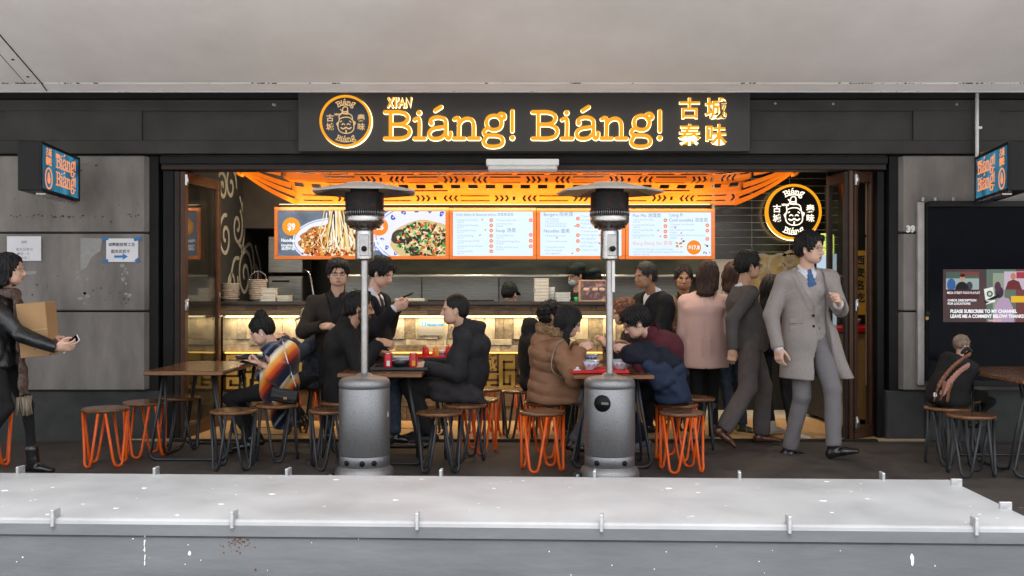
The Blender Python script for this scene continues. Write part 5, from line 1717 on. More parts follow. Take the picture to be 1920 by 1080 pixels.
# ================================================================== interior lamps (spots in the shop ceiling)
def downlight(label, x, y_, pw, col=(1, .80, .55), sz=.25):
    t = thing('ceiling_light', label, 'light', (x, y_, 3.09), 0, 'warm spot lights in the shop ceiling')
    q = MB(); q.lathe([(.06, -.004), (.075, -.004), (.08, .01)], 24, close_bottom=False, close_top=False); q.build('trim_ring', M['whiteplastic'], t)
    q = MB(); q.lathe([(.001, -.002), (.06, -.002)], 24, close_bottom=False, close_top=False); q.build('lamp_face', M['lampface'], t)
    ld = bpy.data.lights.new('spot_lamp', 'AREA'); ld.shape = 'DISK'; ld.size = sz; ld.energy = pw * .85; ld.color = col; ld.spread = R(140)
    lo = bpy.data.objects.new('spot_lamp', ld); COL.objects.link(lo); lo.parent = t; lo.location = (0, 0, -.02)
M['lampface'] = emit('lamp_face', (1, .85, .62), 3)
for x, w_ in ((-2.2, 'stacked bowls'), (-.7, 'phone reading man'), (.8, 'takeaway tubs'), (2.2, 'pink coat')):
    downlight('warm ceiling spot light over the counter above the ' + w_, x, 1.75, 5)
for x, w_ in ((-1.9, 'steel cabinet'), (-.4, 'cook in the dark cap'), (1.1, 'masked cook'), (2.6, 'round lit badge')):
    downlight('warm ceiling spot light deep in the kitchen above the ' + w_, x, 2.35, 9)
for z_, e_, pw in ((1.040, yc - .075, 15), (.684, yc - .02, 1.0)):
    ld = bpy.data.lights.new('counter_led', 'AREA'); ld.shape = 'RECTANGLE'; ld.size = 4.5; ld.size_y = .02; ld.energy = pw * .52; ld.color = (1, .79, .47)
    lo = bpy.data.objects.new('counter_led', ld); COL.objects.link(lo); lo.parent = CT; lo.location = ((cx0 + cx1) / 2, e_ - yc, z_)

# added lamp on top of the menu screens, made up to light the lattice
CV = thing('fill_lamp', 'long warm lamp trough lying on top of the menu screens', 'lamp', (0, ym + .0, px_z(388, dm) + .004))
q = MB(); q.box(px_x(520, dm), px_x(1335, dm), -.02, .06, 0, .02, .004); q.build('trough', M['black'], CV)
q = MB(); q.box(px_x(524, dm), px_x(1331, dm), -.012, .05, .0202, .024); q.build('lamp_face', M['ledwarm'], CV)
ld = bpy.data.lights.new('fill_light', 'AREA'); ld.shape = 'RECTANGLE'; ld.size = 4.3; ld.size_y = .06; ld.energy = 7.5; ld.color = (1, .80, .50)
lo = bpy.data.objects.new('fill_light', ld); COL.objects.link(lo); lo.parent = CV; lo.location = (px_x(928, dm), -.13, -.02); lo.rotation_euler = (R(180 - 25), 0, 0)

downlight('warm ceiling spot light above the red topped side counter', 3.45, .8, 12)  # added lamp that brightens the dark side counter
# small spot lamps fixed behind the header, shining down and into the room
for x, w_ in ((-2.3, 'striped poncho'), (-1.15, 'standing man with glasses'), (0, 'white batten fitting'), (1.15, 'burgundy sweater'), (2.3, 'dark grey suit')):
    t = thing('header_spot', 'small spot lamp fixed behind the opening header above the ' + w_, 'light', (x, .30, 2.42), 0, 'spot lamps behind the header')
    q = MB(); q.lathe([(.03, -.05), (.04, -.045), (.04, .05)], 16, close_bottom=False); q.build('lamp_can', M['black'], t)
    ld = bpy.data.lights.new('spot_lamp', 'AREA'); ld.shape = 'DISK'; ld.size = .12; ld.energy = 4.5; ld.color = (1, .82, .60)
    lo = bpy.data.objects.new('spot_lamp', ld); COL.objects.link(lo); lo.parent = t; lo.location = (0, .05, -.06); lo.rotation_euler = (R(25), 0, 0)

# small litter and gum on the pavement
q = MB(); rng = random.Random(77)
for i in range(90):
    x_, y_ = rng.uniform(-4.4, 4.6), rng.uniform(-4.4, -.1)
    r_ = rng.choice([.004, .006, .008, .012]) * rng.uniform(.7, 1.2)
    q.add([(x_ + r_ * rng.uniform(.6, 1.2) * math.cos(2 * PI * k / 7) * 1.4, y_ + r_ * rng.uniform(.6, 1.2) * math.sin(2 * PI * k / 7), .0025) for k in range(7)], [tuple(range(7))], rng.choice([0, 0, 1]))
q.build('gum_spot', [mat('pale_gum', (.22, .20, .19), .9), M['black']], bpy.data.objects['pavement'], 'stuff')
# ================================================================== people: distance-field bodies, surfaced on a grid
def smin(a, b, k):
    h = np.clip(0.5 + 0.5 * (a - b) / k, 0, 1)
    return a * (1 - h) + b * h - k * h * (1 - h)


class Field:
    def __init__(s, res, k=.02):
        s.res, s.k = res, k
        s.ops = []          # (fn, lo, hi, kind, k)
        s.lo, s.hi = np.array([1e9] * 3), np.array([-1e9] * 3)

    def _add(s, fn, lo, hi, kind, k):
        lo, hi = np.array(lo, float), np.array(hi, float)
        s.ops.append((fn, lo, hi, kind, k))
        if kind == '+':
            s.lo, s.hi = np.minimum(s.lo, lo), np.maximum(s.hi, hi)

    def cap(s, a, b, ra, rb=None, k=None, kind='+'):
        a, b = np.array(a, float), np.array(b, float)
        rb = ra if rb is None else rb
        ba = b - a; L2 = max(float(ba @ ba), 1e-9)
        def fn(x, y, z):
            t = np.clip(((x - a[0]) * ba[0] + (y - a[1]) * ba[1] + (z - a[2]) * ba[2]) / L2, 0, 1)
            return np.sqrt((x - a[0] - t * ba[0]) ** 2 + (y - a[1] - t * ba[1]) ** 2 + (z - a[2] - t * ba[2]) ** 2) - (ra + (rb - ra) * t)
        r = max(ra, rb)
        s._add(fn, np.minimum(a, b) - r, np.maximum(a, b) + r, kind, s.k if k is None else k)
        return s

    def ecap(s, a, b, side, wa, ta, wb, tb, k=None, kind='+'):
        """tapered capsule of oval section: half width w along side, half depth t across"""
        a, b, sd = np.array(a, float), np.array(b, float), np.array(side, float)
        ba = b - a; L = max(np.linalg.norm(ba), 1e-6); ax = ba / L
        sd = sd - ax * (sd @ ax); sd /= max(np.linalg.norm(sd), 1e-9)
        fw = np.cross(ax, sd)
        def fn(x, y, z):
            X, Y, Z = x - a[0], y - a[1], z - a[2]
            h = X * ax[0] + Y * ax[1] + Z * ax[2]
            t = np.clip(h / L, 0, 1)
            w = wa + (wb - wa) * t; th = ta + (tb - ta) * t
            ds = X * sd[0] + Y * sd[1] + Z * sd[2]
            df = X * fw[0] + Y * fw[1] + Z * fw[2]
            da = h - t * L
            m = np.minimum(w, th)
            return (np.sqrt((ds / w) ** 2 + (df / th) ** 2 + (da / m) ** 2) - 1) * m
        r = max(wa, wb, ta, tb)
        s._add(fn, np.minimum(a, b) - r, np.maximum(a, b) + r, kind, s.k if k is None else k)
        return s

    def ell(s, c, rad, Rm=None, k=None, kind='+'):
        c, rad = np.array(c, float), np.array(rad, float)
        A = np.eye(3) if Rm is None else np.array(Rm, float)
        m = rad.min()
        def fn(x, y, z):
            X, Y, Z = x - c[0], y - c[1], z - c[2]
            q = 0
            for i in range(3):
                q = q + ((X * A[0][i] + Y * A[1][i] + Z * A[2][i]) / rad[i]) ** 2
            return (np.sqrt(q) - 1) * m
        r = rad.max()
        s._add(fn, c - r, c + r, kind, s.k if k is None else k)
        return s

    def box(s, c, half, Rm=None, rnd=.01, k=None, kind='+'):
        c, h = np.array(c, float), np.array(half, float) - rnd
        A = np.eye(3) if Rm is None else np.array(Rm, float)
        def fn(x, y, z):
            X, Y, Z = x - c[0], y - c[1], z - c[2]
            q = [np.abs(X * A[0][i] + Y * A[1][i] + Z * A[2][i]) - h[i] for i in range(3)]
            out = np.sqrt(np.maximum(q[0], 0) ** 2 + np.maximum(q[1], 0) ** 2 + np.maximum(q[2], 0) ** 2)
            return out + np.minimum(np.maximum(np.maximum(q[0], q[1]), q[2]), 0) - rnd
        r = np.linalg.norm(half)
        s._add(fn, c - r, c + r, kind, s.k if k is None else k)
        return s

    def plane(s, p, n):
        """remove the side that n points to"""
        p, n = np.array(p, float), np.array(n, float); n = n / np.linalg.norm(n)
        s._add(lambda x, y, z: -((x - p[0]) * n[0] + (y - p[1]) * n[1] + (z - p[2]) * n[2]), [-1e9] * 3, [1e9] * 3, '-', 0)
        return s

    def func(s, fn, kind='d'):
        s._add(fn, [-1e9] * 3, [1e9] * 3, kind, 0)
        return s

    def mesh(s):
        r = s.res
        pad = 3 * r + .012
        lo = s.lo - pad
        n = np.ceil((s.hi + pad - lo) / r).astype(int) + 1
        ax = [lo[i] + r * np.arange(n[i]) for i in range(3)]
        Fd = np.full(n, .08, np.float32)
        for fn, a, b, kind, k in s.ops:
            if kind in '+-' and a[0] > -1e8:
                m = (k or 0) + .03
                i0 = np.clip(np.floor((a - m - lo) / r).astype(int), 0, n); i1 = np.clip(np.ceil((b + m - lo) / r).astype(int) + 1, 0, n)
                if (i1 <= i0).any(): continue
            else:
                i0, i1 = np.zeros(3, int), n
            sl = tuple(slice(i0[i], i1[i]) for i in range(3))
            x = ax[0][sl[0]][:, None, None]; y = ax[1][sl[1]][None, :, None]; z = ax[2][sl[2]][None, None, :]
            d = fn(x, y, z)
            if kind == '+': Fd[sl] = smin(Fd[sl], d, k) if k > 1e-6 else np.minimum(Fd[sl], d)
            elif kind == '-':
                if k > 1e-6: Fd[sl] = -smin(-Fd[sl], d, k)
                else: Fd[sl] = np.maximum(Fd[sl], -d)
            else: Fd[sl] = Fd[sl] + d
        return surface(Fd, lo, r)


CORN = np.array([(i, j, k) for i in (0, 1) for j in (0, 1) for k in (0, 1)])
EDG = [(a, b) for a in range(8) for b in range(a + 1, 8) if np.abs(CORN[a] - CORN[b]).sum() == 1]


def surface(Fd, lo, r):
    """surface nets"""
    ins = Fd < 0
    c = [ins[i:ins.shape[0] - 1 + i, j:ins.shape[1] - 1 + j, k:ins.shape[2] - 1 + k] for i, j, k in CORN]
    cnt = sum(x.astype(np.int8) for x in c)
    act = (cnt > 0) & (cnt < 8)
    idx = np.argwhere(act)
    if len(idx) == 0: return np.zeros((0, 3)), np.zeros((0, 4), int)
    vid = -np.ones(act.shape, np.int64)
    vid[tuple(idx.T)] = np.arange(len(idx))
    val = np.stack([Fd[tuple((idx + CORN[q]).T)] for q in range(8)], 1)
    acc = np.zeros((len(idx), 3)); num = np.zeros(len(idx))
    for a, b in EDG:
        va, vb = val[:, a], val[:, b]
        cr = (va < 0) != (vb < 0)
        t = np.where(cr, va / np.where(cr, va - vb, 1), 0)
        p = CORN[a][None] + t[:, None] * (CORN[b] - CORN[a])[None]
        acc[cr] += p[cr]; num[cr] += 1
    V = (idx + acc / num[:, None]) * r + lo
    faces = []
    for a in range(3):
        b, d = (a + 1) % 3, (a + 2) % 3
        s0 = [slice(None)] * 3; s1 = [slice(None)] * 3
        s0[a] = slice(0, -1); s1[a] = slice(1, None)
        A, B = ins[tuple(s0)], ins[tuple(s1)]
        e = np.argwhere(A != B)
        ok = (e[:, b] > 0) & (e[:, d] > 0) & (e[:, b] < act.shape[b]) & (e[:, d] < act.shape[d])
        e = e[ok]
        if len(e) == 0: continue
        flip = A[tuple(e.T)]
        q = []
        for ob, od in ((1, 1), (0, 1), (0, 0), (1, 0)):
            g = e.copy(); g[:, b] -= ob; g[:, d] -= od
            q.append(vid[tuple(g.T)])
        q = np.stack(q, 1)
        q[~flip] = q[~flip][:, ::-1]
        faces.append(q)
    Fc = np.concatenate(faces)
    return V, Fc[(Fc >= 0).all(1)]


def np_mesh(name, V, Fc, mats, parent, mi=None):
    me = bpy.data.meshes.new(name)
    me.vertices.add(len(V)); me.vertices.foreach_set('co', np.ascontiguousarray(V, np.float32).ravel())
    me.loops.add(Fc.size); me.loops.foreach_set('vertex_index', np.ascontiguousarray(Fc, np.int32).ravel())
    me.polygons.add(len(Fc)); me.polygons.foreach_set('loop_start', np.arange(0, Fc.size, Fc.shape[1], dtype=np.int32))
    me.polygons.foreach_set('loop_total', np.full(len(Fc), Fc.shape[1], np.int32))
    me.polygons.foreach_set('use_smooth', np.ones(len(Fc), bool))
    if mi is not None: me.polygons.foreach_set('material_index', np.ascontiguousarray(mi, np.int32))
    me.update(calc_edges=True)
    return link_mesh(name, me, mats, parent)


def wrinkle(amp, fr, seed):
    g = np.random.RandomState(seed)
    ds = g.normal(size=(7, 3)); ds /= np.linalg.norm(ds, axis=1)[:, None]
    ph = g.uniform(0, 6.28, 7); f_ = fr * g.uniform(.6, 1.7, 7)
    def fn(x, y, z):
        s = 0
        for i in range(7):
            wob = 1.2 * np.sin(f_[i] * .43 * (x * ds[i - 1][0] + y * ds[i - 1][1] + z * ds[i - 1][2]) + ph[i - 2])
            s = s + (1.27 - 2 * np.abs(np.sin(.5 * (f_[i] * (x * ds[i][0] + y * ds[i][1] + z * ds[i][2]) + ph[i] + wob))))
        return (amp * s / 3.0).astype(np.float32)
    return fn


def nv(v): v = np.array(v, float); return v / max(np.linalg.norm(v), 1e-9)


def ik(a, c, l1, l2, hint):
    a, c = np.array(a, float), np.array(c, float)
    v = c - a; d = np.linalg.norm(v)
    if d > (l1 + l2) * .985:
        k = d / ((l1 + l2) * .985); l1 *= k; l2 *= k
    ax = v / max(d, 1e-6)
    x = (l1 * l1 - l2 * l2 + d * d) / (2 * d)
    h = math.sqrt(max(l1 * l1 - x * x, 0))
    hn = np.array(hint, float); hn = hn - ax * (hn @ ax); hn = nv(hn)
    return a + ax * x + hn * h


# ------------------------------------------------------------------ materials for people
def skin(name, c):
    return mat(name, tuple(k * .93 for k in c), .5, var=.1, scale=30, col2=c, bump=.06, bscale=260, sss=.08, spec=.4)
SK = {'fair': skin('skin_fair', (.66, .41, .305)), 'light': skin('skin_light', (.59, .36, .25)), 'mid': skin('skin_mid', (.50, .285, .185)), 'tan': skin('skin_tan', (.34, .18, .105))}
M['lip'] = mat('lip', (.34, .12, .10), .45, var=.1)
M['eyewhite'] = mat('eye_white', (.36, .33, .30), .3)
M['iris'] = mat('iris', (.012, .008, .006), .12)
M['hairblack'] = mat('hair_black', (.006, .005, .005), .55, var=.4, scale=50, spec=.35, bump=.5, bscale=90, stretch=(3, 3, .6))
M['hairbrown'] = mat('hair_brown', (.014, .007, .005), .5, scale=26, col2=(.060, .023, .011), spec=.35, bump=.5, bscale=90, stretch=(3, 3, .5))
M['hairginger'] = mat('hair_ginger', (.10, .028, .010), .5, scale=26, col2=(.20, .07, .025), bump=.5, bscale=90)
M['hairgrey'] = mat('hair_greying', (.010, .009, .009), .6, var=.5, scale=90, bump=.5, bscale=120)
M['stubble'] = mat('stubble', (.035, .020, .014), .7, scale=180, col2=(.16, .085, .055), ramp=(.4, .7))
M['glassesframe'] = mat('glasses_frame', (.010, .008, .008), .25)
M['glassesgold'] = mat('glasses_gold', (.45, .35, .24), .3, .7)
M['shoeblack'] = mat('black_shoe', (.010, .010, .011), .25, var=.2, spec=.7)
M['shoebrown'] = mat('brown_shoe', (.09, .030, .014), .3, var=.3, scale=20, spec=.6)
M['sole'] = mat('shoe_sole', (.02, .018, .016), .7)


def cloth(name, c, rough=.85, var=.18, scale=14, bump=.25, bscale=420, col2=None, sheen=.0, spec=.18, **kw):
    return mat(name, c, rough, var=var, scale=scale, bump=bump, bscale=bscale, col2=col2, sheen=sheen, spec=spec, **kw)


# ------------------------------------------------------------------ head
def head_frame(H, yaw, pitch, roll=0):
    Rm = Euler((R(roll), R(pitch), R(yaw)), 'XYZ').to_matrix()
    return np.array(Rm), np.array(H, float)


def make_head(P, body_parts):
    """head in its own frame: x forward, y to its left, z up, origin between the ears at eye height; returns placed pieces"""
    s = P['hs']
    g = P.get('face', {})
    wd = g.get('wide', 1.0)
    f = Field(P.get('hres', .0048), .022)
    f.ell((-.012, 0, .028), (.098, .077 * wd, .090))
    f.ell((.020, 0, -.035), (.070, .060 * wd, .075), k=.03)
    f.ell((.052, 0, -.088), (.034, .034 * wd, .026), k=.03)        # chin
    f.ell((.030, .046 * wd, -.062), (.036, .018, .030), k=.03); f.ell((.030, -.046 * wd, -.062), (.036, .018, .030), k=.03)   # jaw corners
    f.cap((.060, .030, -.030), (.050, .050 * wd, -.022), .018, .014, k=.025); f.cap((.060, -.030, -.030), (.050, -.050 * wd, -.022), .018, .014, k=.025)  # cheekbones
    f.cap((.083, .036, .016), (.088, .012, .012), .007, .008, k=.014); f.cap((.083, -.036, .016), (.088, -.012, .012), .007, .008, k=.014)  # brow
    f.ell((.094, .032, -.002), (.018, .017, .0085), kind='-', k=.012); f.ell((.094, -.032, -.002), (.018, .017, .0085), kind='-', k=.012)  # sockets
    nl = g.get('nose', 1.0)
    f.cap((.088, 0, .006), (.100 + .008 * nl, 0, -.034), .0075, .011, k=.010)
    f.ell((.101 + .005 * nl, 0, -.040), (.012, .0115, .009), k=.007)
    f.ell((.094, .013, -.043), (.009, .0075, .0065), k=.006); f.ell((.094, -.013, -.043), (.009, .0075, .0065), k=.006)
    f.ell((.085, 0, -.068), (.011, .024, .0055), k=.006); f.ell((.084, 0, -.079), (.010, .020, .006), k=.006)
    f.ell((.098, 0, -.0733), (.012, .024, .0016), kind='-', k=.003)
    for sg in (-1, 1):
        f.ell((-.006, sg * .077 * wd, -.018), (.017, .008, .030), np.array(Euler((0, R(-12), R(sg * 22))).to_matrix()), k=.006)
        f.ell((.000, sg * .087 * wd, -.015), (.009, .006, .017), kind='-', k=.004)
    V, Fc = f.mesh()
    fc = V[Fc].mean(1)
    mi = np.zeros(len(Fc), int)
    lip = ((fc[:, 1] / .0235) ** 2 + ((fc[:, 2] + .0735) / (.0115 - .12 * np.abs(fc[:, 1]))) ** 2 < 1) & (fc[:, 0] > .076)
    mi[lip] = 1
    if P.get('beard'):
        b_ = (fc[:, 2] < -.045 + .6 * np.maximum(0, .05 - fc[:, 0]) * 1.0) & (fc[:, 0] > -.005) & ~lip & (fc[:, 2] > -.13)
        b_ &= ~((fc[:, 2] > -.058) & (np.abs(fc[:, 1]) < .012)) & ~((fc[:, 2] > -.052) & (fc[:, 0] > .06))
        mi[b_] = 4
    pieces = [(V, Fc, mi)]
    # eyes
    mb = MB()
    down = g.get('down', False)
    for sg in (-1, 1):
        mb.sphere((.0765, sg * .0315, -.0025), (.0085, .0135, .0062 if not down else .004), 14, 8, 2)
        if not down: mb.sphere((.0818, sg * .031 + g.get('gaze', 0), -.0022), (.0042, .0058, .0056), 10, 8, 3)
        pts = [(.0815, sg * (.0315 + .0155 * math.cos(a)), -.0015 + (.0062 if not down else .002) * math.sin(a)) for a in np.linspace(.15, PI - .15, 7)]
        mb.tube(pts, .0016, 5, mi=3)
    Vq, Fq, Mq = np.array(mb.v), mb.f, mb.m
    quads = np.array([t if len(t) == 4 else (t[0], t[1], t[2], t[2]) for t in Fq if len(t) <= 4]); mq = np.array([m for t, m in zip(Fq, Mq) if len(t) <= 4])
    tri = quads[:, 2] == quads[:, 3]
    pieces.append((Vq, quads[~tri], mq[~tri]))
    return pieces


def hair_field(P):
    st = P['hair']
    wd = P.get('face', {}).get('wide', 1.0)
    f = Field(P.get('hres', .0048) * 1.05, .014)
    vol = P.get('hvol', .012)
    f.ell((-.016, 0, .030), (.098 + vol, .078 * wd + vol, .091 + vol))
    f.ell((-.050, 0, -.012), (.060 + vol * .6, .068 * wd + vol * .4, .070))
    if st in ('long', 'back'):
        f.ecap((-.055, 0, -.02), (-.085, 0, P.get('hlen', -.26)), (0, 1, 0), .080 * wd + .012, .050, .085, .040, k=.04)
        for sg in (-1, 1): f.ecap((-.01, sg * .074 * wd, .0), (-.03, sg * .078, P.get('hlen', -.26) + .05), (1, 0, 0), .048, .024, .045, .022, k=.03)
    if st == 'front':
        f.ecap((-.05, 0, -.02), (-.07, 0, -.16), (0, 1, 0), .080, .05, .075, .04, k=.04)
        for sg in (-1, 1): f.ecap((.0, sg * .074 * wd, .0), (.045, sg * .070, P.get('hlen', -.24)), (1, 0, 0), .045, .022, .038, .024, k=.03)
    if st == 'bun':
        f.ell((-.055, 0, .125), (.050, .050, .042), k=.012)
        f.ell((-.09, .0, .02), (.03, .05, .05))
    if st == 'mop':
        f.ell((-.02, 0, .055), (.115, .098, .085)); f.ell((.05, 0, .06), (.055, .075, .04)); f.ell((-.07, 0, .0), (.06, .08, .06))
    if st == 'curly':
        f.ell((-.02, 0, .04), (.12, .105, .10)); f.ell((-.06, 0, -.02), (.075, .095, .07))
    # keep the face clear
    hl = P.get('hline', .060)
    f.ell((.118, 0, -.030), (.088, .073 * wd, hl + .048), kind='-', k=.012)
    f.ell((.125, 0, -.09), (.105, .12, .085), kind='-', k=.01)
    if st in ('short', 'bun', 'mop', 'curly'):
        for sg in (-1, 1): f.ell((-.004, sg * .082, -.028), (.026, .028, .036), kind='-', k=.008)
        nz = P.get('nape', -.075)
        f.plane((-.06, 0, nz), (-.25, 0, -1) if st != 'mop' else (-.05, 0, -1))
        f.plane((.02, 0, -.035), (.5, 0, -1))
    if st in ('short', 'mop', 'bun') and P.get('fringe'):
        n_ = P['fringe']
        for k in range(7):
            y_ = -.055 + .11 * k / 6
            f.cap((.070, y_ * .8, .085), (.094 - abs(y_) * .35, y_ + .008, .085 - .05 * n_ + .008 * math.sin(k * 2.1)), .017, .009, k=.012)
    am = P.get('hnoise', .0052)
    def strands(x, y, z):
        a = np.arctan2(y, x + .02)
        return (am * (np.sin(a * 26 + 14 * z + 3 * np.sin(z * 40)) + .7 * np.sin(a * 47 - 25 * z) + .6 * np.sin((x + y) * 130 + z * 60)) * .5).astype(np.float32)
    f.func(strands)
    if st == 'curly':
        f.func(wrinkle(.008, 130, 3))
    return f


def strands_on(V, Fc, P, n=340, seed=1):
    n = P.get('nstr', n)
    """loose locks laid over the hair so that its outline breaks up"""
    g = np.random.RandomState(seed)
    st = P['hair']
    fn = np.cross(V[Fc[:, 1]] - V[Fc[:, 0]], V[Fc[:, 2]] - V[Fc[:, 0]])
    ar = np.linalg.norm(fn, axis=1); fn = fn / np.maximum(ar, 1e-12)[:, None]
    c = V[Fc].mean(1)
    if ((c - V.mean(0)) * fn).sum(1).mean() < 0: fn = -fn
    w = ar * (c[:, 2] > -.30)
    pick = g.choice(len(Fc), n, p=w / w.sum())
    p, nn = c[pick], fn[pick]
    crown = np.array((-.035, .01, .135))
    d = p - crown
    if st in ('long', 'back', 'front'): d = d * np.array((.5, .5, 0)) + np.array((0, 0, -.16)) * (p[:, 2] < .09)[:, None] + np.array((0, 0, -.03))
    elif st == 'bun': d = (np.array((-.06, 0, .12)) - p)
    elif st == 'curly': d = g.normal(size=p.shape)
    d = d + g.normal(size=p.shape) * .022
    d = d - nn * (d * nn).sum(1)[:, None]; d /= np.maximum(np.linalg.norm(d, axis=1), 1e-6)[:, None]
    sd = np.cross(d, nn)
    L = g.uniform(.022, .045, n)[:, None] * (1.5 if st in ('long', 'back', 'front') else 1)
    lift = g.uniform(.0015, .0055, n)[:, None]
    wv = g.uniform(.0015, .0034, n)[:, None]
    rings = []
    for t, wk, lk in ((0, .5, -.001), (.35, 1, .6), (.7, .8, .9), (1, .12, 1.3)):
        q = p + d * L * t + nn * (lift * lk if lk > 0 else lk) - nn * (t * t) * L * .12
        rings += [q - sd * wv * wk, q + sd * wv * wk]
    R_ = np.stack(rings, 1).reshape(-1, 3)
    b = len(V) + np.arange(n)[:, None] * 8
    F2 = np.concatenate([np.concatenate([b + 2 * i, b + 2 * i + 1, b + 2 * i + 3, b + 2 * i + 2], 1) for i in range(3)])
    return np.concatenate([V, R_]), np.concatenate([Fc, F2])


def make_cap(P):
    f = Field(.005, .01)
    f.ell((-.014, 0, .030), (.112, .092, .100))
    if P['hat'] == 'cap':
        f.box((.10, 0, .040), (.055, .065, .006), np.array(Euler((0, R(12), 0)).to_matrix()), .005, k=.01)
        f.plane((0, 0, .022), (-.10, 0, -1))
    elif P['hat'] == 'beanie':
        f.ell((-.03, 0, .07), (.10, .085, .075)); f.plane((0, 0, .012), (.32, 0, -1))
    else:
        f.ell((-.045, 0, .075), (.09, .10, .060)); f.plane((0, 0, .02), (.15, 0, -1))
    f.func(wrinkle(.002, 60, 5))
    return f


def glasses_mb(gold=False):
    q = MB()
    for sg in (-1, 1):
        q.tube([(.099 - .006 * abs(math.sin(a)) * 0 - .03 * (abs(.0215 * math.cos(a) + .0) ** 1.0) * .2, sg * (.033 + .0215 * math.cos(a)), -.005 + .0155 * math.sin(a) * (1 if math.sin(a) < 0 else .9)) for a in np.linspace(0, 2 * PI, 15)[:-1]], .0019, 6, True)
        q.tube([(.097, sg * .054, .002), (.072, sg * .072, .002), (-.004, sg * .080, -.002), (-.016, sg * .080, -.018)], .0019, 6)
    q.tube([(.099, .0118, .0), (.104, 0, .004), (.099, -.0118, .0)], .0018, 6)
    return q


# ------------------------------------------------------------------ hand, in its own frame: x along the fingers, y to the thumb side, z out of the back
def make_hand(side, curl=.5, spread=.12, thumb=.4, res=.0042, s=1.0, pinch=False):
    f = Field(res, .007)
    f.box((.045, 0, 0), (.046, .038, .0135), None, .012)
    f.cap((-.03, 0, 0), (.02, 0, 0), .026, .027, k=.02)
    f.ell((.03, .026, -.006), (.03, .017, .015), k=.012)
    for k, (y_, L_, r_) in enumerate(((.028, .070, .0088), (.0095, .078, .0092), (-.0095, .073, .0088), (-.0275, .056, .0078))):
        p = np.array((.086 - .004 * abs(k - 1), y_, 0.0))
        yaw = spread * (1.2 - .8 * k)
        ang = 0
        for j, (fr, cu) in enumerate(((.45, .75), (.31, 1.0), (.24, .75))):
            c_ = curl * (1 + .10 * k) if not (pinch and k == 0) else curl * .8
            ang += c_ * cu * 1.25
            d = np.array((math.cos(ang) * math.cos(yaw), math.cos(ang) * math.sin(yaw), -math.sin(ang)))
            n_ = p + d * L_ * fr
            f.cap(p, n_, r_ * (1 - .06 * j), r_ * (.94 - .07 * j), k=.004)
            p = n_
    p = np.array((.012, .034, -.004))
    ang = .85 - thumb * .55
    for j, (L_, r_) in enumerate(((.040, .0120), (.032, .0105), (.025, .0095))):
        a2 = ang - j * thumb * .55
        d = np.array((math.cos(a2), math.sin(a2), -.25 - .5 * thumb)); d = nv(d)
        n_ = p + d * L_; f.cap(p, n_, r_, r_ * .92, k=.006); p = n_
    V, Fc = f.mesh()
    if side < 0:
        V = V * np.array((1, -1, 1)); Fc = Fc[:, ::-1]
    return V * s, Fc


def frame_from(xd, zd):
    x = nv(xd); z = np.array(zd, float); z = nv(z - x * (z @ x)); y = np.cross(z, x)
    return np.stack([x, y, z], 1)


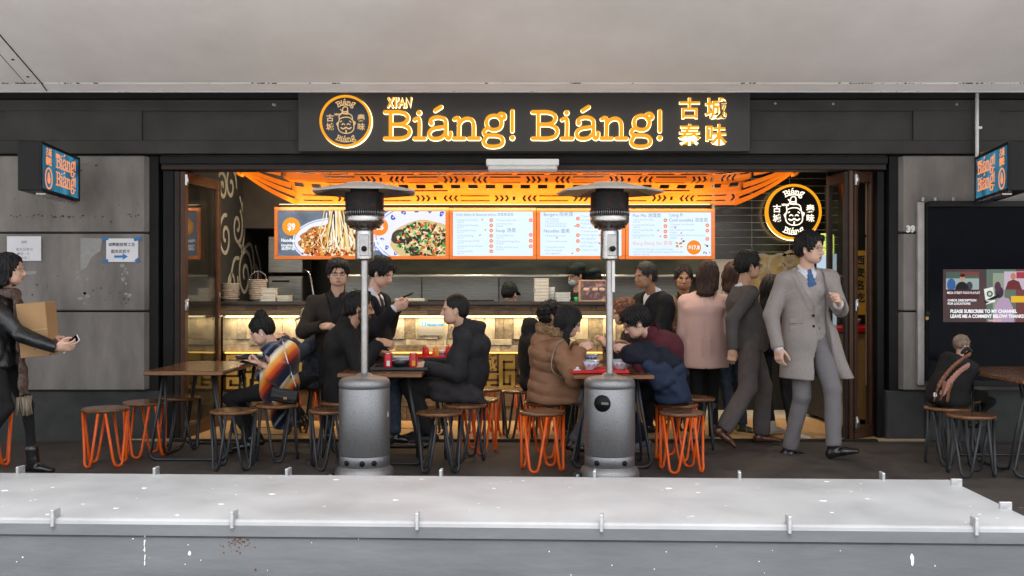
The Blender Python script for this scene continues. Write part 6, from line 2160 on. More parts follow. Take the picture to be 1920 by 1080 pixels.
# ------------------------------------------------------------------ whole person
def person(label, **P):
    """P: pelvis, neck (base), head centre as world points; yaw of the body; wrists, ankles; clothes"""
    s = P.get('s', 1.0); P.setdefault('hs', s)
    pel, nek, hd = (np.array(P[k], float) for k in ('pelvis', 'neck', 'head'))
    yaw = R(P['yaw']); P.setdefault('hyaw', P['yaw'])
    fl = np.array((math.cos(yaw), math.sin(yaw), 0)); lat = np.array((-math.sin(yaw), math.cos(yaw), 0))
    sp = nv(nek - pel); L = np.linalg.norm(nek - pel)
    lat = nv(lat - sp * (lat @ sp)); fw = np.cross(lat, sp)
    gz = P.get('ground', 0.0)
    base = np.array((pel[0], pel[1], gz))
    root = thing('person', label, 'person', tuple(base))
    g = lambda v: np.array(v, float) - base
    pel, nek, hd = g(pel), g(nek), g(hd)
    sw, hw = P.get('sw', .180) * s, P.get('hw', .088) * s
    bulk = P.get('bulk', 1.0)
    curve = P.get('curve', .02)
    waist = pel + sp * L * .36 - fw * curve * .5
    chest = pel + sp * L * .70 - fw * curve
    twist = P.get('twist', 0.0)
    shl = [nek - sp * P.get('drop', .078) * s + (lat * sg * sw) + fw * (P.get('round', .01) + sg * twist) for sg in (1, -1)]
    hip = [pel + lat * sg * hw for sg in (1, -1)]
    ua, fa = .285 * s, .255 * s
    wr = [g(P['wl']), g(P['wr'])]
    hint = [P.get('el', (-fl * .4 + np.array((0, 0, -1)) + lat * .35)), P.get('er', (-fl * .4 + np.array((0, 0, -1)) - lat * .35))]
    elb = [ik(shl[i], wr[i], ua, fa, hint[i]) for i in (0, 1)]
    legs = 'al' in P
    if legs:
        ank = [g(P['al']), g(P['ar'])]
        kh = [P.get('kl', fl + np.array((0, 0, .5))), P.get('kr', fl + np.array((0, 0, .5)))]
        kne = [ik(hip[i], ank[i], .43 * s, .41 * s, kh[i]) for i in (0, 1)]
    HR, _ = head_frame(hd, P['hyaw'], P.get('hpitch', 0), P.get('hroll', 0))
    hb = hd + HR @ np.array((-.020, 0, -.07)) * s
    sk = P.get('skin', SK['fair'])
    # ---- body: one mesh (trunk, limbs, neck on a coarse grid; head and hands on a fine one)
    f = Field(.017, .04)
    f.ecap(pel, waist, lat, .150 * s, .10 * s, .125 * s, .09 * s); f.ecap(waist, chest, lat, .125 * s, .09 * s, .150 * s, .10 * s); f.ecap(chest, nek - sp * .04, lat, .14 * s, .09 * s, .07 * s, .055 * s)
    for i in (0, 1):
        f.cap(shl[i], elb[i], .040 * s, .032 * s, k=.02); f.cap(elb[i], wr[i], .032 * s, .024 * s, k=.012)
        if legs:
            f.cap(hip[i], kne[i], .062 * s, .040 * s, k=.02); f.cap(kne[i], ank[i], .038 * s, .030 * s, k=.012)
    pieces = [(*f.mesh(), None)]
    f = Field(.008, .02)
    f.cap(nek - sp * .03, hb, .056 * s * P.get('neckw', 1), .050 * s * P.get('neckw', 1))
    pieces.append((*f.mesh(), None))
    for V, Fc, mi in make_head(P, None):
        pieces.append(((V * s) @ HR.T + hd, Fc, mi))
    hands = P.get('hands', ({}, {}))
    for i in (0, 1):
        hp = hands[i]
        if hp is None: continue
        fa_d = nv(wr[i] - elb[i])
        xd = np.array(hp.get('dir', fa_d), float)
        zd = np.array(hp.get('back', np.array((0, 0, 1.0)) + lat * (1 if i == 0 else -1) * .6), float)
        Rm = frame_from(xd, zd)
        # thumb side: left hand's thumb is at -y when x forward and back up
        V, Fc = make_hand(-1 if i == 0 else 1, hp.get('curl', .45), hp.get('spread', .08), hp.get('thumb', .5), s=s * P.get('hand_s', .98), pinch=hp.get('pinch', False), res=P.get('handres', .0045))
        pieces.append((V @ Rm.T + wr[i] + nv(xd) * .012, Fc, None))
    VV, FF, MM, off = [], [], [], 0
    for V, Fc, mi in pieces:
        if len(V) == 0: continue
        VV.append(V); FF.append(Fc + off); MM.append(np.zeros(len(Fc), int) if mi is None else mi); off += len(V)
    np_mesh('body', np.concatenate(VV), np.concatenate(FF), [sk, M['lip'], M['eyewhite'], M['iris'], M['stubble']], root, np.concatenate(MM))
    # ---- hair, brows, hat, glasses
    hm = P.get('hairmat', M['hairblack'])
    place = lambda V: (V * s) @ HR.T + hd
    if P.get('hair'):
        V, Fc = hair_field(P).mesh()
        V, Fc = strands_on(V, Fc, P, seed=len(label))
        np_mesh('hair', place(V), Fc, hm, root)
    q = MB()
    for sg in (-1, 1):
        q.tube([(.090, sg * .014, .0155), (.0915, sg * .026, .020), (.083, sg * .046, .0165)], [.0028, .0036, .0018], 6)
    q.v = [tuple(HR @ (np.array(v) * s) + hd) for v in q.v]
    q.build('eyebrow', hm if not P.get('browmat') else P['browmat'], root)
    if P.get('hat'):
        V, Fc = make_cap(P).mesh(); np_mesh('hat', place(V), Fc, P['hatmat'], root)
    if P.get('glasses'):
        q = glasses_mb(); q.v = [tuple(HR @ (np.array(v) * s) + hd) for v in q.v]
        q.build('eyeglasses', P['glasses'], root)
    if P.get('mask'):
        f = Field(.005, .015); f.ell((.062, 0, -.068), (.052, .058, .047)); f.plane((.02, 0, 0), (-1, 0, 0)); f.plane((0, 0, -.022), (0, 0, 1))
        V, Fc = f.mesh(); np_mesh('face_mask', place(V), Fc, P['mask'], root)
    # ---- clothes
    res = P.get('cres', .010)
    seed = abs(hash_(label)) % 9999
    S = dict(pel=pel, waist=waist, chest=chest, nek=nek, sp=sp, lat=lat, fw=fw, L=L, shl=shl, elb=elb, wr=wr, hip=hip, s=s, hd=hd, HR=HR, fl=fl, hb=hb)
    if legs: S.update(kne=kne, ank=ank)
    def torso(f, e, wmul=1.0, hem=None, belly=0.0, hemw=1.0):
        """e: clearance over the body"""
        b_ = bulk * wmul
        f.ecap(waist, chest, lat, (.128 * s + belly * .5 + e) * b_, (.098 * s + belly + e) * b_, (.158 * s + e) * b_, (.108 * s + e) * b_, k=.05)
        f.ecap(chest, nek - sp * .045 * s, lat, (.150 * s + e) * b_, (.100 * s + e) * b_, .075 * s + e, .060 * s + e, k=.05)
        f.ecap(pel, waist, lat, (.152 * s + e) * b_ * hemw, (.108 * s + belly * .6 + e) * b_, (.130 * s + belly * .5 + e) * b_, (.098 * s + belly + e) * b_, k=.05)
        for i in (0, 1): f.cap(nek - sp * .05 * s, shl[i], .050 * s + e * .8, .048 * s + e * .8, k=.035)
    def sleeves(f, e, upto=.93, cuff=0.0, puff=0.0, which=(0, 1)):
        for i in which:
            w_ = elb[i] + (wr[i] - elb[i]) * upto
            f.cap(shl[i], elb[i], .054 * s + e * .8, .045 * s + e, k=.022)
            f.cap(elb[i], w_, .045 * s + e, .034 * s + e * .9 + cuff, k=.02)
    def cut_cuffs(f, upto=.93, which=(0, 1)):
        for i in which:
            d = nv(wr[i] - elb[i]); c_ = elb[i] + (wr[i] - elb[i]) * upto
            # local flat end: carve with a ball just beyond the cuff
            f.cap(c_ + d * .052 * s, c_ + d * .10 * s, .050 * s, .060 * s, kind='-', k=.004)
    def legsf(f, e, taper=1.0, upto=.97, flare=0.0):
        for i in (0, 1):
            a_ = kne[i] + (ank[i] - kne[i]) * upto
            f.cap(hip[i] + np.array((0, 0, -.0)), kne[i], .088 * s + e, .060 * s * taper + e, k=.035)
            f.cap(kne[i], a_, .058 * s * taper + e, .044 * s * taper + e + flare, k=.02)
        f.ecap(pel + sp * .09 * s, pel - sp * .02, lat, .135 * s + e, .105 * s + e, .15 * s + e, .112 * s + e, k=.04)
    S.update(torso=torso, sleeves=sleeves, cut_cuffs=cut_cuffs, legsf=legsf, root=root, res=res, seed=seed)
    S['front'] = lambda h, e=0: (.100 + e) * s * bulk    # depth of the chest front over the spine line
    if legs and P.get('trousers'):
        tm = P['trousers']
        f = Field(res, .03); legsf(f, P.get('tloose', .006), P.get('ttaper', 1.0), P.get('tupto', .97), P.get('tflare', 0.0))
        for i in (0, 1):
            d = nv(ank[i] - kne[i]); c_ = kne[i] + (ank[i] - kne[i]) * P.get('tupto', .97)
            f.cap(c_ + d * .06 * s, c_ + d * .10 * s, .062 * s, .07 * s, kind='-', k=.003)
        f.func(wrinkle(.0035, 38, seed)); V, Fc = f.mesh(); np_mesh('trousers', V, Fc, tm, root)
    if legs and P.get('shoes'):
        ft = P.get('toes', (None, None))
        for i in (0, 1):
            if ft[i] is False: continue
            td = nv(ft[i] if ft[i] is not None else fl)
            up_ = nv(np.array((0, 0, 1.0)) - td * td[2])
            Rm = frame_from(td, up_)
            hl = ank[i] + Rm @ np.array((-.035, 0, -.045)) * s; to = ank[i] + Rm @ np.array((.155, 0, -.062)) * s; md = ank[i] + Rm @ np.array((.07, 0, -.048)) * s
            f = Field(.0065, .02)
            f.ecap(hl, md, Rm[:, 1], .036 * s, .034 * s, .041 * s, .030 * s); f.ecap(md, to, Rm[:, 1], .041 * s, .030 * s, .034 * s, .019 * s); f.cap(ank[i] + np.array((0, 0, .012)), hl, .040 * s, .034 * s)
            if P.get('boot'): f.cap(ank[i] - nv(ank[i] - kne[i]) * P['boot'], ank[i], .050 * s, .044 * s)
            f.plane(ank[i] + Rm @ np.array((0, 0, -.080)) * s, -up_)
            V, Fc = f.mesh()
            so = np.array([(ank[i] + Rm @ np.array((x, 0, -.080)) * s) for x in (0,)])
            zl_ = (V[Fc].mean(1) - ank[i]) @ up_ < -.068 * s
            np_mesh('shoe', V, Fc, [P['shoes'], P.get('solemat', M['sole'])], root, zl_.astype(int))
    return root, S


def hash_(t):
    h = 7
    for c in t: h = (h * 31 + ord(c)) % 1000003
    return h


def garment(S, name, m, build, wr=(.004, 30), res=None):
    f = Field(res or S['res'], .03)
    build(f)
    if wr[0]: f.func(wrinkle(wr[0] * 1.5, wr[1], S['seed'] + len(name)))
    V, Fc = f.mesh()
    return np_mesh(name, V, Fc, m, S['root'])


def neck_hole(f, S, r=.062, deep=.02):
    f.cap(S['nek'] - S['sp'] * deep * S['s'], S['nek'] + S['sp'] * .25 + (S['hb'] - S['nek']) * .5, r * S['s'], (r + .035) * S['s'], kind='-', k=.006)


def vee(S, h0, h1, half, out=.02):
    """open V in the front of a garment: from height h0 (fraction of trunk) widening to half width at h1"""
    pel, sp, lat, fw, L = S['pel'], S['sp'], S['lat'], S['fw'], S['L']
    sl = half / ((h1 - h0) * L); c_ = 1 / math.sqrt(1 + sl * sl)
    def gap(x, y, z):
        X, Y, Z = x - pel[0], y - pel[1], z - pel[2]
        h = X * sp[0] + Y * sp[1] + Z * sp[2]; l = X * lat[0] + Y * lat[1] + Z * lat[2]; d = X * fw[0] + Y * fw[1] + Z * fw[2]
        return (np.abs(l) - (h - h0 * L) * sl) * c_, d, l, h
    return gap


def open_front(f, S, h0, h1, half, lapel=.0, lap_w=.05, below=None):
    gap = vee(S, h0, h1, half)
    if lapel:
        def raise_(x, y, z):
            gq, d, l, h = gap(x, y, z)
            m = np.clip(1 - np.abs(gq - lap_w * .45) / (lap_w * .55), 0, 1)
            m = np.where(d > .0, np.clip(m * 4, 0, 1), 0) * (h > h0 * S['L'] + .02) * (h < S['L'] * .98)
            return (-lapel * m).astype(np.float32)
        f.func(raise_)
    def cut(x, y, z):
        gq, d, l, h = gap(x, y, z)
        c_ = np.maximum(gq, .02 - d)
        if below is not None:
            c2 = np.maximum(np.maximum(np.abs(l + below[1] * (h0 * S['L'] - h)) - (below[0] * np.clip((h0 * S['L'] - h) / (h0 * S['L'] + .3), 0, 1) + .004), .02 - d), h - h0 * S['L'])
            c_ = np.minimum(c_, c2)
        return c_
    f._add(cut, [-1e9] * 3, [1e9] * 3, '-', 0)


def collar_ring(S, name, m, r=.064, h=.05, th=.010, lean=.0, vcut=True, res=.007):
    nek, sp, lat, fw, s = S['nek'], S['sp'], S['lat'], S['fw'], S['s']
    ax = nv(sp + fw * lean)
    f = Field(res, .008)
    f.ecap(nek - ax * .045, nek + ax * (h + .03), lat, (r + th) * s, (r + th) * s, (r + th - .008) * s, (r + th - .008) * s)
    f.cap(nek - ax * .1, nek + ax * .2, r * s, (r - .008) * s, kind='-', k=.003)
    f.plane(nek + ax * h + 0 * fw, ax - fw * .35); f.plane(nek - ax * .04, -ax)
    if vcut:
        def cut(x, y, z):
            X, Y, Z = x - nek[0], y - nek[1], z - nek[2]
            l = X * lat[0] + Y * lat[1] + Z * lat[2]; h_ = X * ax[0] + Y * ax[1] + Z * ax[2]; d = X * fw[0] + Y * fw[1] + Z * fw[2]
            return np.maximum(np.abs(l) - .010 - .6 * np.maximum(h_ + .01, 0), .01 - d)
        f._add(cut, [-1e9] * 3, [1e9] * 3, '-', 0)
    V, Fc = f.mesh()
    return np_mesh(name, V, Fc, m, S['root'])


def necktie(S, m, e=.010, h0=.42, h1=.97):
    pel, sp, lat, fw, L, s = S['pel'], S['sp'], S['lat'], S['fw'], S['L'], S['s']
    f = Field(.006, .008)
    P_ = [S['chest'] + sp * (L * (h - .70)) + fw * ((.112 if h < .8 else .112 - (h - .8) * .25) * s + e) for h in np.linspace(h1, h0, 5)]
    f.ell(P_[0], (.020, .020, .022))
    for i in range(4): f.ecap(P_[i], P_[i + 1], lat, .016 + .006 * i, .008, .022 + .006 * i, .008)
    V, Fc = f.mesh(); return np_mesh('necktie', V, Fc, m, S['root'])
# ================================================================== the people in the scene
C = {}
C['blackwool'] = cloth('black_wool', (.015, .0145, .015))
C['blackcotton'] = cloth('black_cotton', (.018, .0175, .018), bump=.35, bscale=300)
C['darksuit'] = cloth('dark_suit', (.015, .015, .018))
C['greysuit'] = cloth('grey_suit', (.082, .074, .072), var=.12)
C['browntrouser'] = cloth('brown_grey_trouser', (.105, .088, .082), var=.14)
C['greycoat'] = cloth('grey_wool_coat', (.30, .270, .252), scale=160, var=.16)
C['greyknit'] = cloth('grey_knit', (.37, .335, .32), bump=.5, bscale=240)
C['greytrouser'] = cloth('grey_trouser', (.185, .174, .178), scale=120, var=.1)
C['whiteshirt'] = cloth('white_shirt', (.66, .66, .70), var=.04, sheen=.05)
C['bluetie'] = cloth('blue_tie', (.05, .12, .25), rough=.5, bump=.4, bscale=200)
C['darktie'] = cloth('dark_tie', (.035, .022, .025), rough=.5)
C['pink'] = cloth('pink_coat', (.63, .41, .35), scale=160, var=.08)
C['tan'] = cloth('tan_jacket', (.16, .115, .075), bump=.35, bscale=120)
C['puffer'] = cloth('brown_puffer', (.245, .125, .07), rough=.6, var=.1, bump=.15, bscale=60)
C['fur'] = cloth('fur_trim', (.14, .075, .035), scale=60, col2=(.38, .25, .14), bump=1.0, bscale=160)
C['burgundy'] = cloth('burgundy_sweater', (.085, .018, .028), bump=.4, bscale=240)
C['navy'] = cloth('navy_jacket', (.020, .032, .062), rough=.6)
C['navydark'] = cloth('navy_dark', (.012, .014, .024), rough=.7)
C['denim'] = cloth('denim', (.035, .042, .055), scale=30, col2=(.09, .10, .12))
C['jeans'] = cloth('jeans', (.022, .03, .05), scale=20, col2=(.05, .065, .09))
C['beigecap'] = cloth('beige_cap', (.34, .27, .19))
C['leather'] = mat('black_leather', (.012, .013, .015), .30, var=.3, scale=14, bump=.35, bscale=55, spec=.6)
C['scarf'] = cloth('plaid_scarf', (.075, .05, .04), scale=50, col2=(.20, .15, .125))
C['cream'] = cloth('cream_fringe', (.30, .25, .185))
C['greylegging'] = cloth('grey_legging', (.14, .135, .14))
C['chefcap'] = cloth('chef_cap', (.010, .020, .019))
C['whitetop'] = cloth('white_top', (.50, .48, .45), var=.06)
C['mask'] = cloth('face_mask', (.50, .60, .60), var=.05)
C['charcoal'] = cloth('charcoal_shirt', (.022, .022, .023))
up = np.array((0, 0, 1.0))


def SP(px, d, s):
    """hip centre of a standing figure of scale s"""
    return np.array((px_x(px, d), d - CAM_D, .93 * s))



def poncho_material():
    m = bpy.data.materials.new('striped_poncho')
    m.use_nodes = True
    N, L = m.node_tree.nodes, m.node_tree.links
    b = N['Principled BSDF']; b.inputs['Roughness'].default_value = .9; b.inputs['Sheen Weight'].default_value = .2; b.inputs['Specular IOR Level'].default_value = .2
    tc = N.new('ShaderNodeTexCoord'); mp = N.new('ShaderNodeMapping')
    mp.inputs['Rotation'].default_value = (0, R(-38), 0)
    L.new(tc.outputs['Object'], mp.inputs[0])
    sx = N.new('ShaderNodeSeparateXYZ'); L.new(mp.outputs[0], sx.inputs[0])
    no = N.new('ShaderNodeTexNoise'); no.inputs['Scale'].default_value = 90; L.new(tc.outputs['Object'], no.inputs['Vector'])
    ma = N.new('ShaderNodeMath'); ma.operation = 'MULTIPLY_ADD'; ma.inputs[1].default_value = .012; L.new(no.outputs['Fac'], ma.inputs[0]); L.new(sx.outputs['X'], ma.inputs[2])
    m2 = N.new('ShaderNodeMath'); m2.operation = 'MULTIPLY_ADD'; m2.inputs[1].default_value = 2.15; m2.inputs[2].default_value = 11.395; L.new(ma.outputs[0], m2.inputs[0])
    fr = N.new('ShaderNodeMath'); fr.operation = 'FRACT'; L.new(m2.outputs[0], fr.inputs[0])
    cr = N.new('ShaderNodeValToRGB'); cr.color_ramp.interpolation = 'LINEAR'
    stops = [(0, (12, 20, 40)), (.06, (16, 26, 50)), (.07, (120, 120, 135)), (.10, (150, 148, 150)), (.11, (14, 22, 44)), (.19, (14, 22, 44)), (.20, (75, 85, 112)), (.25, (90, 98, 122)), (.26, (16, 24, 46)), (.32, (20, 28, 50)), (.33, (150, 148, 150)), (.37, (236, 226, 208)), (.42, (240, 215, 160)), (.44, (240, 176, 78)), (.52, (228, 128, 36)), (.54, (205, 84, 26)), (.61, (165, 48, 22)), (.63, (96, 26, 22)), (.68, (60, 20, 24)), (.70, (14, 22, 44)), (.80, (14, 22, 46)), (.81, (200, 190, 176)), (.85, (232, 190, 110)), (.90, (214, 104, 34)), (.95, (120, 36, 24)), (.97, (16, 22, 42)), (1, (12, 20, 40))]
    el = cr.color_ramp.elements
    while len(el) < len(stops): el.new(.5)
    for e, (p, c) in zip(el, stops): e.position = p; e.color = (*srgb(*c), 1)
    L.new(fr.outputs[0], cr.inputs[0]); L.new(cr.outputs[0], b.inputs['Base Color'])
    n2 = N.new('ShaderNodeTexNoise'); n2.inputs['Scale'].default_value = 260; L.new(tc.outputs['Object'], n2.inputs['Vector'])
    bp = N.new('ShaderNodeBump'); bp.inputs['Strength'].default_value = .35; bp.inputs['Distance'].default_value = .008; L.new(n2.outputs['Fac'], bp.inputs['Height']); L.new(bp.outputs[0], b.inputs['Normal'])
    return m


def phone(label, c, xd, zd, col):
    t = thing('phone', label, 'phone', tuple(c))
    Rm = Matrix(frame_from(xd, zd).tolist()).to_4x4()
    q = MB(); q.X = Rm; q.box(-.072, .072, -.036, .036, -.0045, .0045, .003); q.build('phone_body', col, t)
    q = MB(); q.X = Rm; q.box(-.066, .066, -.033, .033, .0047, .0056); q.build('phone_screen', M['glassdark'], t)
    return t

# ---------------------------------------------------------------- walking man in the grey coat
rt, S = person('man with glasses striding past in an open grey overcoat and blue tie',
    pelvis=SP(1513, 7.92, 1.02), hw=.072, neck=W(1511, 506, 7.90), head=W(1519, 465, 7.84), sw=.185, tupto=.93, yaw=-80, hyaw=-44, hpitch=3, s=1.02, hs=1.0,
    wl=W(1572, 570, 7.52), wr=W(1459, 651, 7.80), al=W(1563, 838, 7.70), ar=W(1480, 842, 8.02),
    kl=np.array((.6, -.8, .2)), kr=np.array((.6, -.8, .2)), toes=(np.array((.90, -.38, .26)), np.array((.96, -.28, 0))),
    el=np.array((.5, .4, -1.)), er=np.array((-.8, .5, 0)),
    hands=(dict(curl=.9, thumb=.7, dir=np.array((-.25, -.75, .45)), back=np.array((.9, -.3, .2))), dict(curl=.42, dir=np.array((.05, -.12, -1)), back=np.array((-.75, -.6, 0)))),
    hair='short', hvol=.020, hline=.066, fringe=.25, glasses=M['glassesgold'], skin=SK['fair'], trousers=C['greytrouser'], tloose=.005, shoes=M['shoeblack'], ttaper=1.06, tflare=.008, cres=.0085, hres=.0042)
garment(S, 'shirt', C['whiteshirt'], lambda f: (S['torso'](f, .004), neck_hole(f, S, .058)), (.002, 40))
collar_ring(S, 'shirt_collar', C['whiteshirt'], .058, .045)
def b_(f):
    S['torso'](f, .014); S['sleeves'](f, .004, .5); neck_hole(f, S, .066, .03)
    gap = vee(S, .74, 1.0, .075); f._add(lambda x, y, z: np.maximum(gap(x, y, z)[0], .02 - gap(x, y, z)[1]), [-1e9] * 3, [1e9] * 3, '-', 0)
    f.plane(S['pel'] - S['sp'] * .06, -S['sp'])
garment(S, 'sweater', C['greyknit'], b_, (.003, 34))
necktie(S, C['bluetie'], .008, .74, .985)
def b_(f):
    S['torso'](f, .034, hemw=1.06); S['sleeves'](f, .018, .95)
    hem = S['pel'] - up * .325 * S['s'] + S['fw'] * .0
    f.ecap(S['waist'] - S['sp'] * .03, S['pel'], S['lat'], .165, .135, .19, .155, k=.05)
    f.ecap(S['pel'], hem - up * .1, S['lat'], .19, .155, .235, .185, k=.05)
    f.cap(S['pel'] + S['lat'] * .12 + S['fw'] * .06, hem + S['lat'] * .30 + S['fw'] * .14 - up * .06, .09, .05, k=.05)
    f.plane(hem, -up + .18 * S['lat'] * 0)
    neck_hole(f, S, .074, .02); S['cut_cuffs'](f, .95)
    pel, sp, lat, fw, L = S['pel'], S['sp'], S['lat'], S['fw'], S['L']
    def gp(x, y, z):
        X, Y, Z = x - pel[0], y - pel[1], z - pel[2]
        h = (X * sp[0] + Y * sp[1] + Z * sp[2]) / L; l = X * lat[0] + Y * lat[1] + Z * lat[2]; d = X * fw[0] + Y * fw[1] + Z * fw[2]
        c0 = .062 - .062 * np.clip((h - .45) / .5, 0, 1); w_ = .062 + .050 * np.clip((h - .35) / .6, 0, 1) + .035 * np.clip(-h / .5, 0, 1.3)
        return np.abs(l - c0) - w_, d, h
    def lap(x, y, z):
        g_, d, h = gp(x, y, z); m = np.clip((.052 - g_) / .004, 0, 1) * (g_ > -.01) * (d > 0) * (h > .40) * (h < .97)
        return (-.008 * m).astype(np.float32)
    f.func(lap)
    f._add(lambda x, y, z: np.maximum(gp(x, y, z)[0], .02 - gp(x, y, z)[1]), [-1e9] * 3, [1e9] * 3, '-', 0)
    # hollow inside so that the open skirt shows its lining
    f.ecap(S['pel'] - up * .03, hem - up * .2, S['lat'], .150, .118, .212, .165, kind='-', k=.01)
coat = garment(S, 'overcoat', C['greycoat'], b_, (.0045, 17), .009)
q = MB()
for h_ in (.33, .17):
    p_ = S['pel'] + S['sp'] * S['L'] * h_ - S['lat'] * .022 + S['fw'] * .160
    q = MB(); q.sphere(tuple(p_), (.011, .011, .011), 10, 6); q.build('button', M['black'], coat)
for dh in (.0, -.055):
    p_ = S['pel'] + S['sp'] * (S['L'] * .26 + dh) - S['lat'] * .135 + S['fw'] * .105
    X_ = Matrix(np.stack([nv(S['lat'] + .55 * S['fw']), nv(-S['fw'] + .55 * S['lat']), up], 1).tolist()).to_4x4(); X_.translation = Vector(p_)
    q = MB(); q.X = X_; q.box(-.055, .055, -.012, .010, -.026, .012, .005); q.build('pocket_flap', C['greycoat'], coat)
for i in (0, 1):
    f = Field(.007, .01); d_ = nv(S['wr'][i] - S['elb'][i]); f.cap(S['wr'][i] - d_ * .025, S['wr'][i] + d_ * .004, .038, .040); V, Fc = f.mesh(); np_mesh('shirt_cuff', V, Fc, C['whiteshirt'], rt)

# ---------------------------------------------------------------- man in the dark grey suit, seen from the side
rt, S = person('man in dark grey suit and brown shoes striding behind the grey overcoat',
    pelvis=SP(1404, 8.42, .97), neck=W(1392, 538, 8.45), head=W(1404, 497, 8.42), yaw=-6, hyaw=8, hpitch=2, s=.97,
    wl=W(1432, 655, 8.75), wr=W(1374, 655, 8.15), al=W(1428, 812, 8.50), ar=W(1357, 805, 8.22), tupto=.93, kl=np.array((1, 0, .2)), kr=np.array((1, 0, .0)),
    toes=(np.array((1, -.15, 0)), np.array((.80, -.1, -.55))), er=np.array((-1., -.3, -.3)), el=np.array((-.6, .3, -.5)),
    hands=(None, dict(curl=.9, thumb=.8, dir=np.array((-.15, -.1, -1)), back=np.array((0, -1, 0)))),
    hair='short', hvol=.015, glasses=M['glassesframe'], skin=SK['mid'], trousers=C['browntrouser'], tloose=.016, shoes=M['shoebrown'], ttaper=1.05, tflare=.012, twist=-.03)
garment(S, 'shirt', C['whiteshirt'], lambda f: (S['torso'](f, .004), neck_hole(f, S, .058)), (.002, 40), .011)
collar_ring(S, 'shirt_collar', C['whiteshirt'], .058, .045)
def b_(f):
    S['torso'](f, .024, belly=.02); S['sleeves'](f, .012, .97)
    f.ecap(S['pel'] + up * .05, S['pel'] - up * .12, S['lat'], .17, .150, .182, .165, k=.05)
    f.plane(S['pel'] - up * .085, -up); neck_hole(f, S, .070, .02); S['cut_cuffs'](f, .97); open_front(f, S, .40, 1.03, .10, .006)
garment(S, 'suit_jacket', C['greysuit'], b_, (.004, 22), .009)

# ---------------------------------------------------------------- woman in the pink coat, from behind
rt, S = person('woman with long brown hair in a pale pink coat seen from behind',
    pelvis=SP(1322, 8.75, .92), neck=W(1322, 552, 8.72), head=W(1329, 514, 8.70), yaw=82, hyaw=62, hpitch=4, s=.92,
    wl=W(1302, 640, 8.95), wr=W(1362, 640, 8.85), al=W(1312, 812, 8.75), ar=W(1338, 815, 8.8), kl=np.array((0, 1, .1)), kr=np.array((0, 1, .1)),
    hair='back', hairmat=M['hairbrown'], hvol=.016, hlen=-.185, hline=.05, skin=SK['fair'], trousers=C['blackwool'], tloose=.0, shoes=M['shoeblack'], boot=.30)
def b_(f):
    S['torso'](f, .032); S['sleeves'](f, .016, .9)
    f.ecap(S['waist'], S['pel'] - up * .20, S['lat'], .165, .125, .212, .168, k=.06)
    f.plane(S['pel'] - up * .225, -up); neck_hole(f, S, .074, .015); S['cut_cuffs'](f, .9)
    pel, lat, fw = S['pel'], S['lat'], S['fw']
    f.func(lambda x, y, z: (.005 * np.exp(-(((x - pel[0]) * lat[0] + (y - pel[1]) * lat[1] + (z - pel[2]) * lat[2]) / .007) ** 2) * (((x - pel[0]) * fw[0] + (y - pel[1]) * fw[1] + (z - pel[2]) * fw[2]) < 0)).astype(np.float32))
coat = garment(S, 'coat', C['pink'], b_, (.004, 16), .009)
f = Field(.006, .005); f.box(S['pel'] - S['fw'] * .162 - up * .06 + S['lat'] * .0, (.006, .045, .12), frame_from(S['fw'], up), .004); V, Fc = f.mesh(); np_mesh('back_vent', V, Fc, C['pink'], rt)
q = MB(); q.tube([tuple(S['shl'][1] + np.array((.03, -.075, .055))), tuple(S['chest'] - S['lat'] * .19 + np.array((0, -.06, -.0))), tuple(S['waist'] - S['lat'] * .20 + np.array((0, -.02, .05)))], .006, 6)
q.build('bag_strap', mat('brown_strap', (.05, .02, .012), .5), rt)

# ---------------------------------------------------------------- man in the tan jacket
rt, S = person('man in open tan jacket standing beside the pink coat and facing out',
    pelvis=SP(1282, 9.25, .93), neck=W(1282, 557, 9.25), head=W(1282, 521, 9.2), yaw=-95, hyaw=-97, hpitch=4, s=.93,
    wl=W(1306, 635, 9.0), wr=W(1262, 618, 8.95), al=W(1290, 795, 9.25), ar=W(1270, 795, 9.25), kl=np.array((0, -1, 0)), kr=np.array((0, -1, 0)),
    hands=(dict(curl=.5), dict(curl=.7, thumb=.7, dir=np.array((.8, -.5, .1)), back=np.array((0, -.5, 1)))),
    hair='short', hvol=.012, skin=SK['tan'], trousers=C['jeans'], shoes=M['shoeblack'])
garment(S, 'shirt', C['charcoal'], lambda f: (S['torso'](f, .006), neck_hole(f, S, .060)), (.003, 30), .012)
collar_ring(S, 'shirt_collar', C['charcoal'], .060, .05)
def b_(f):
    S['torso'](f, .030); S['sleeves'](f, .018, .92); f.ecap(S['pel'], S['pel'] - up * .12, S['lat'], .185, .15, .19, .155, k=.05)
    f.plane(S['pel'] - up * .10, -up); neck_hole(f, S, .078, .01); S['cut_cuffs'](f, .92); open_front(f, S, .30, 1.03, .075, .006, below=(.05, 0))
garment(S, 'jacket', C['tan'], b_, (.006, 26), .010)
q = MB(); p_ = S['wr'][1] + np.array((.05, -.05, .03)); q.sphere(tuple(p_), (.03, .02, .016), 10, 6); q.build('paper_cup', M['paper'], rt)

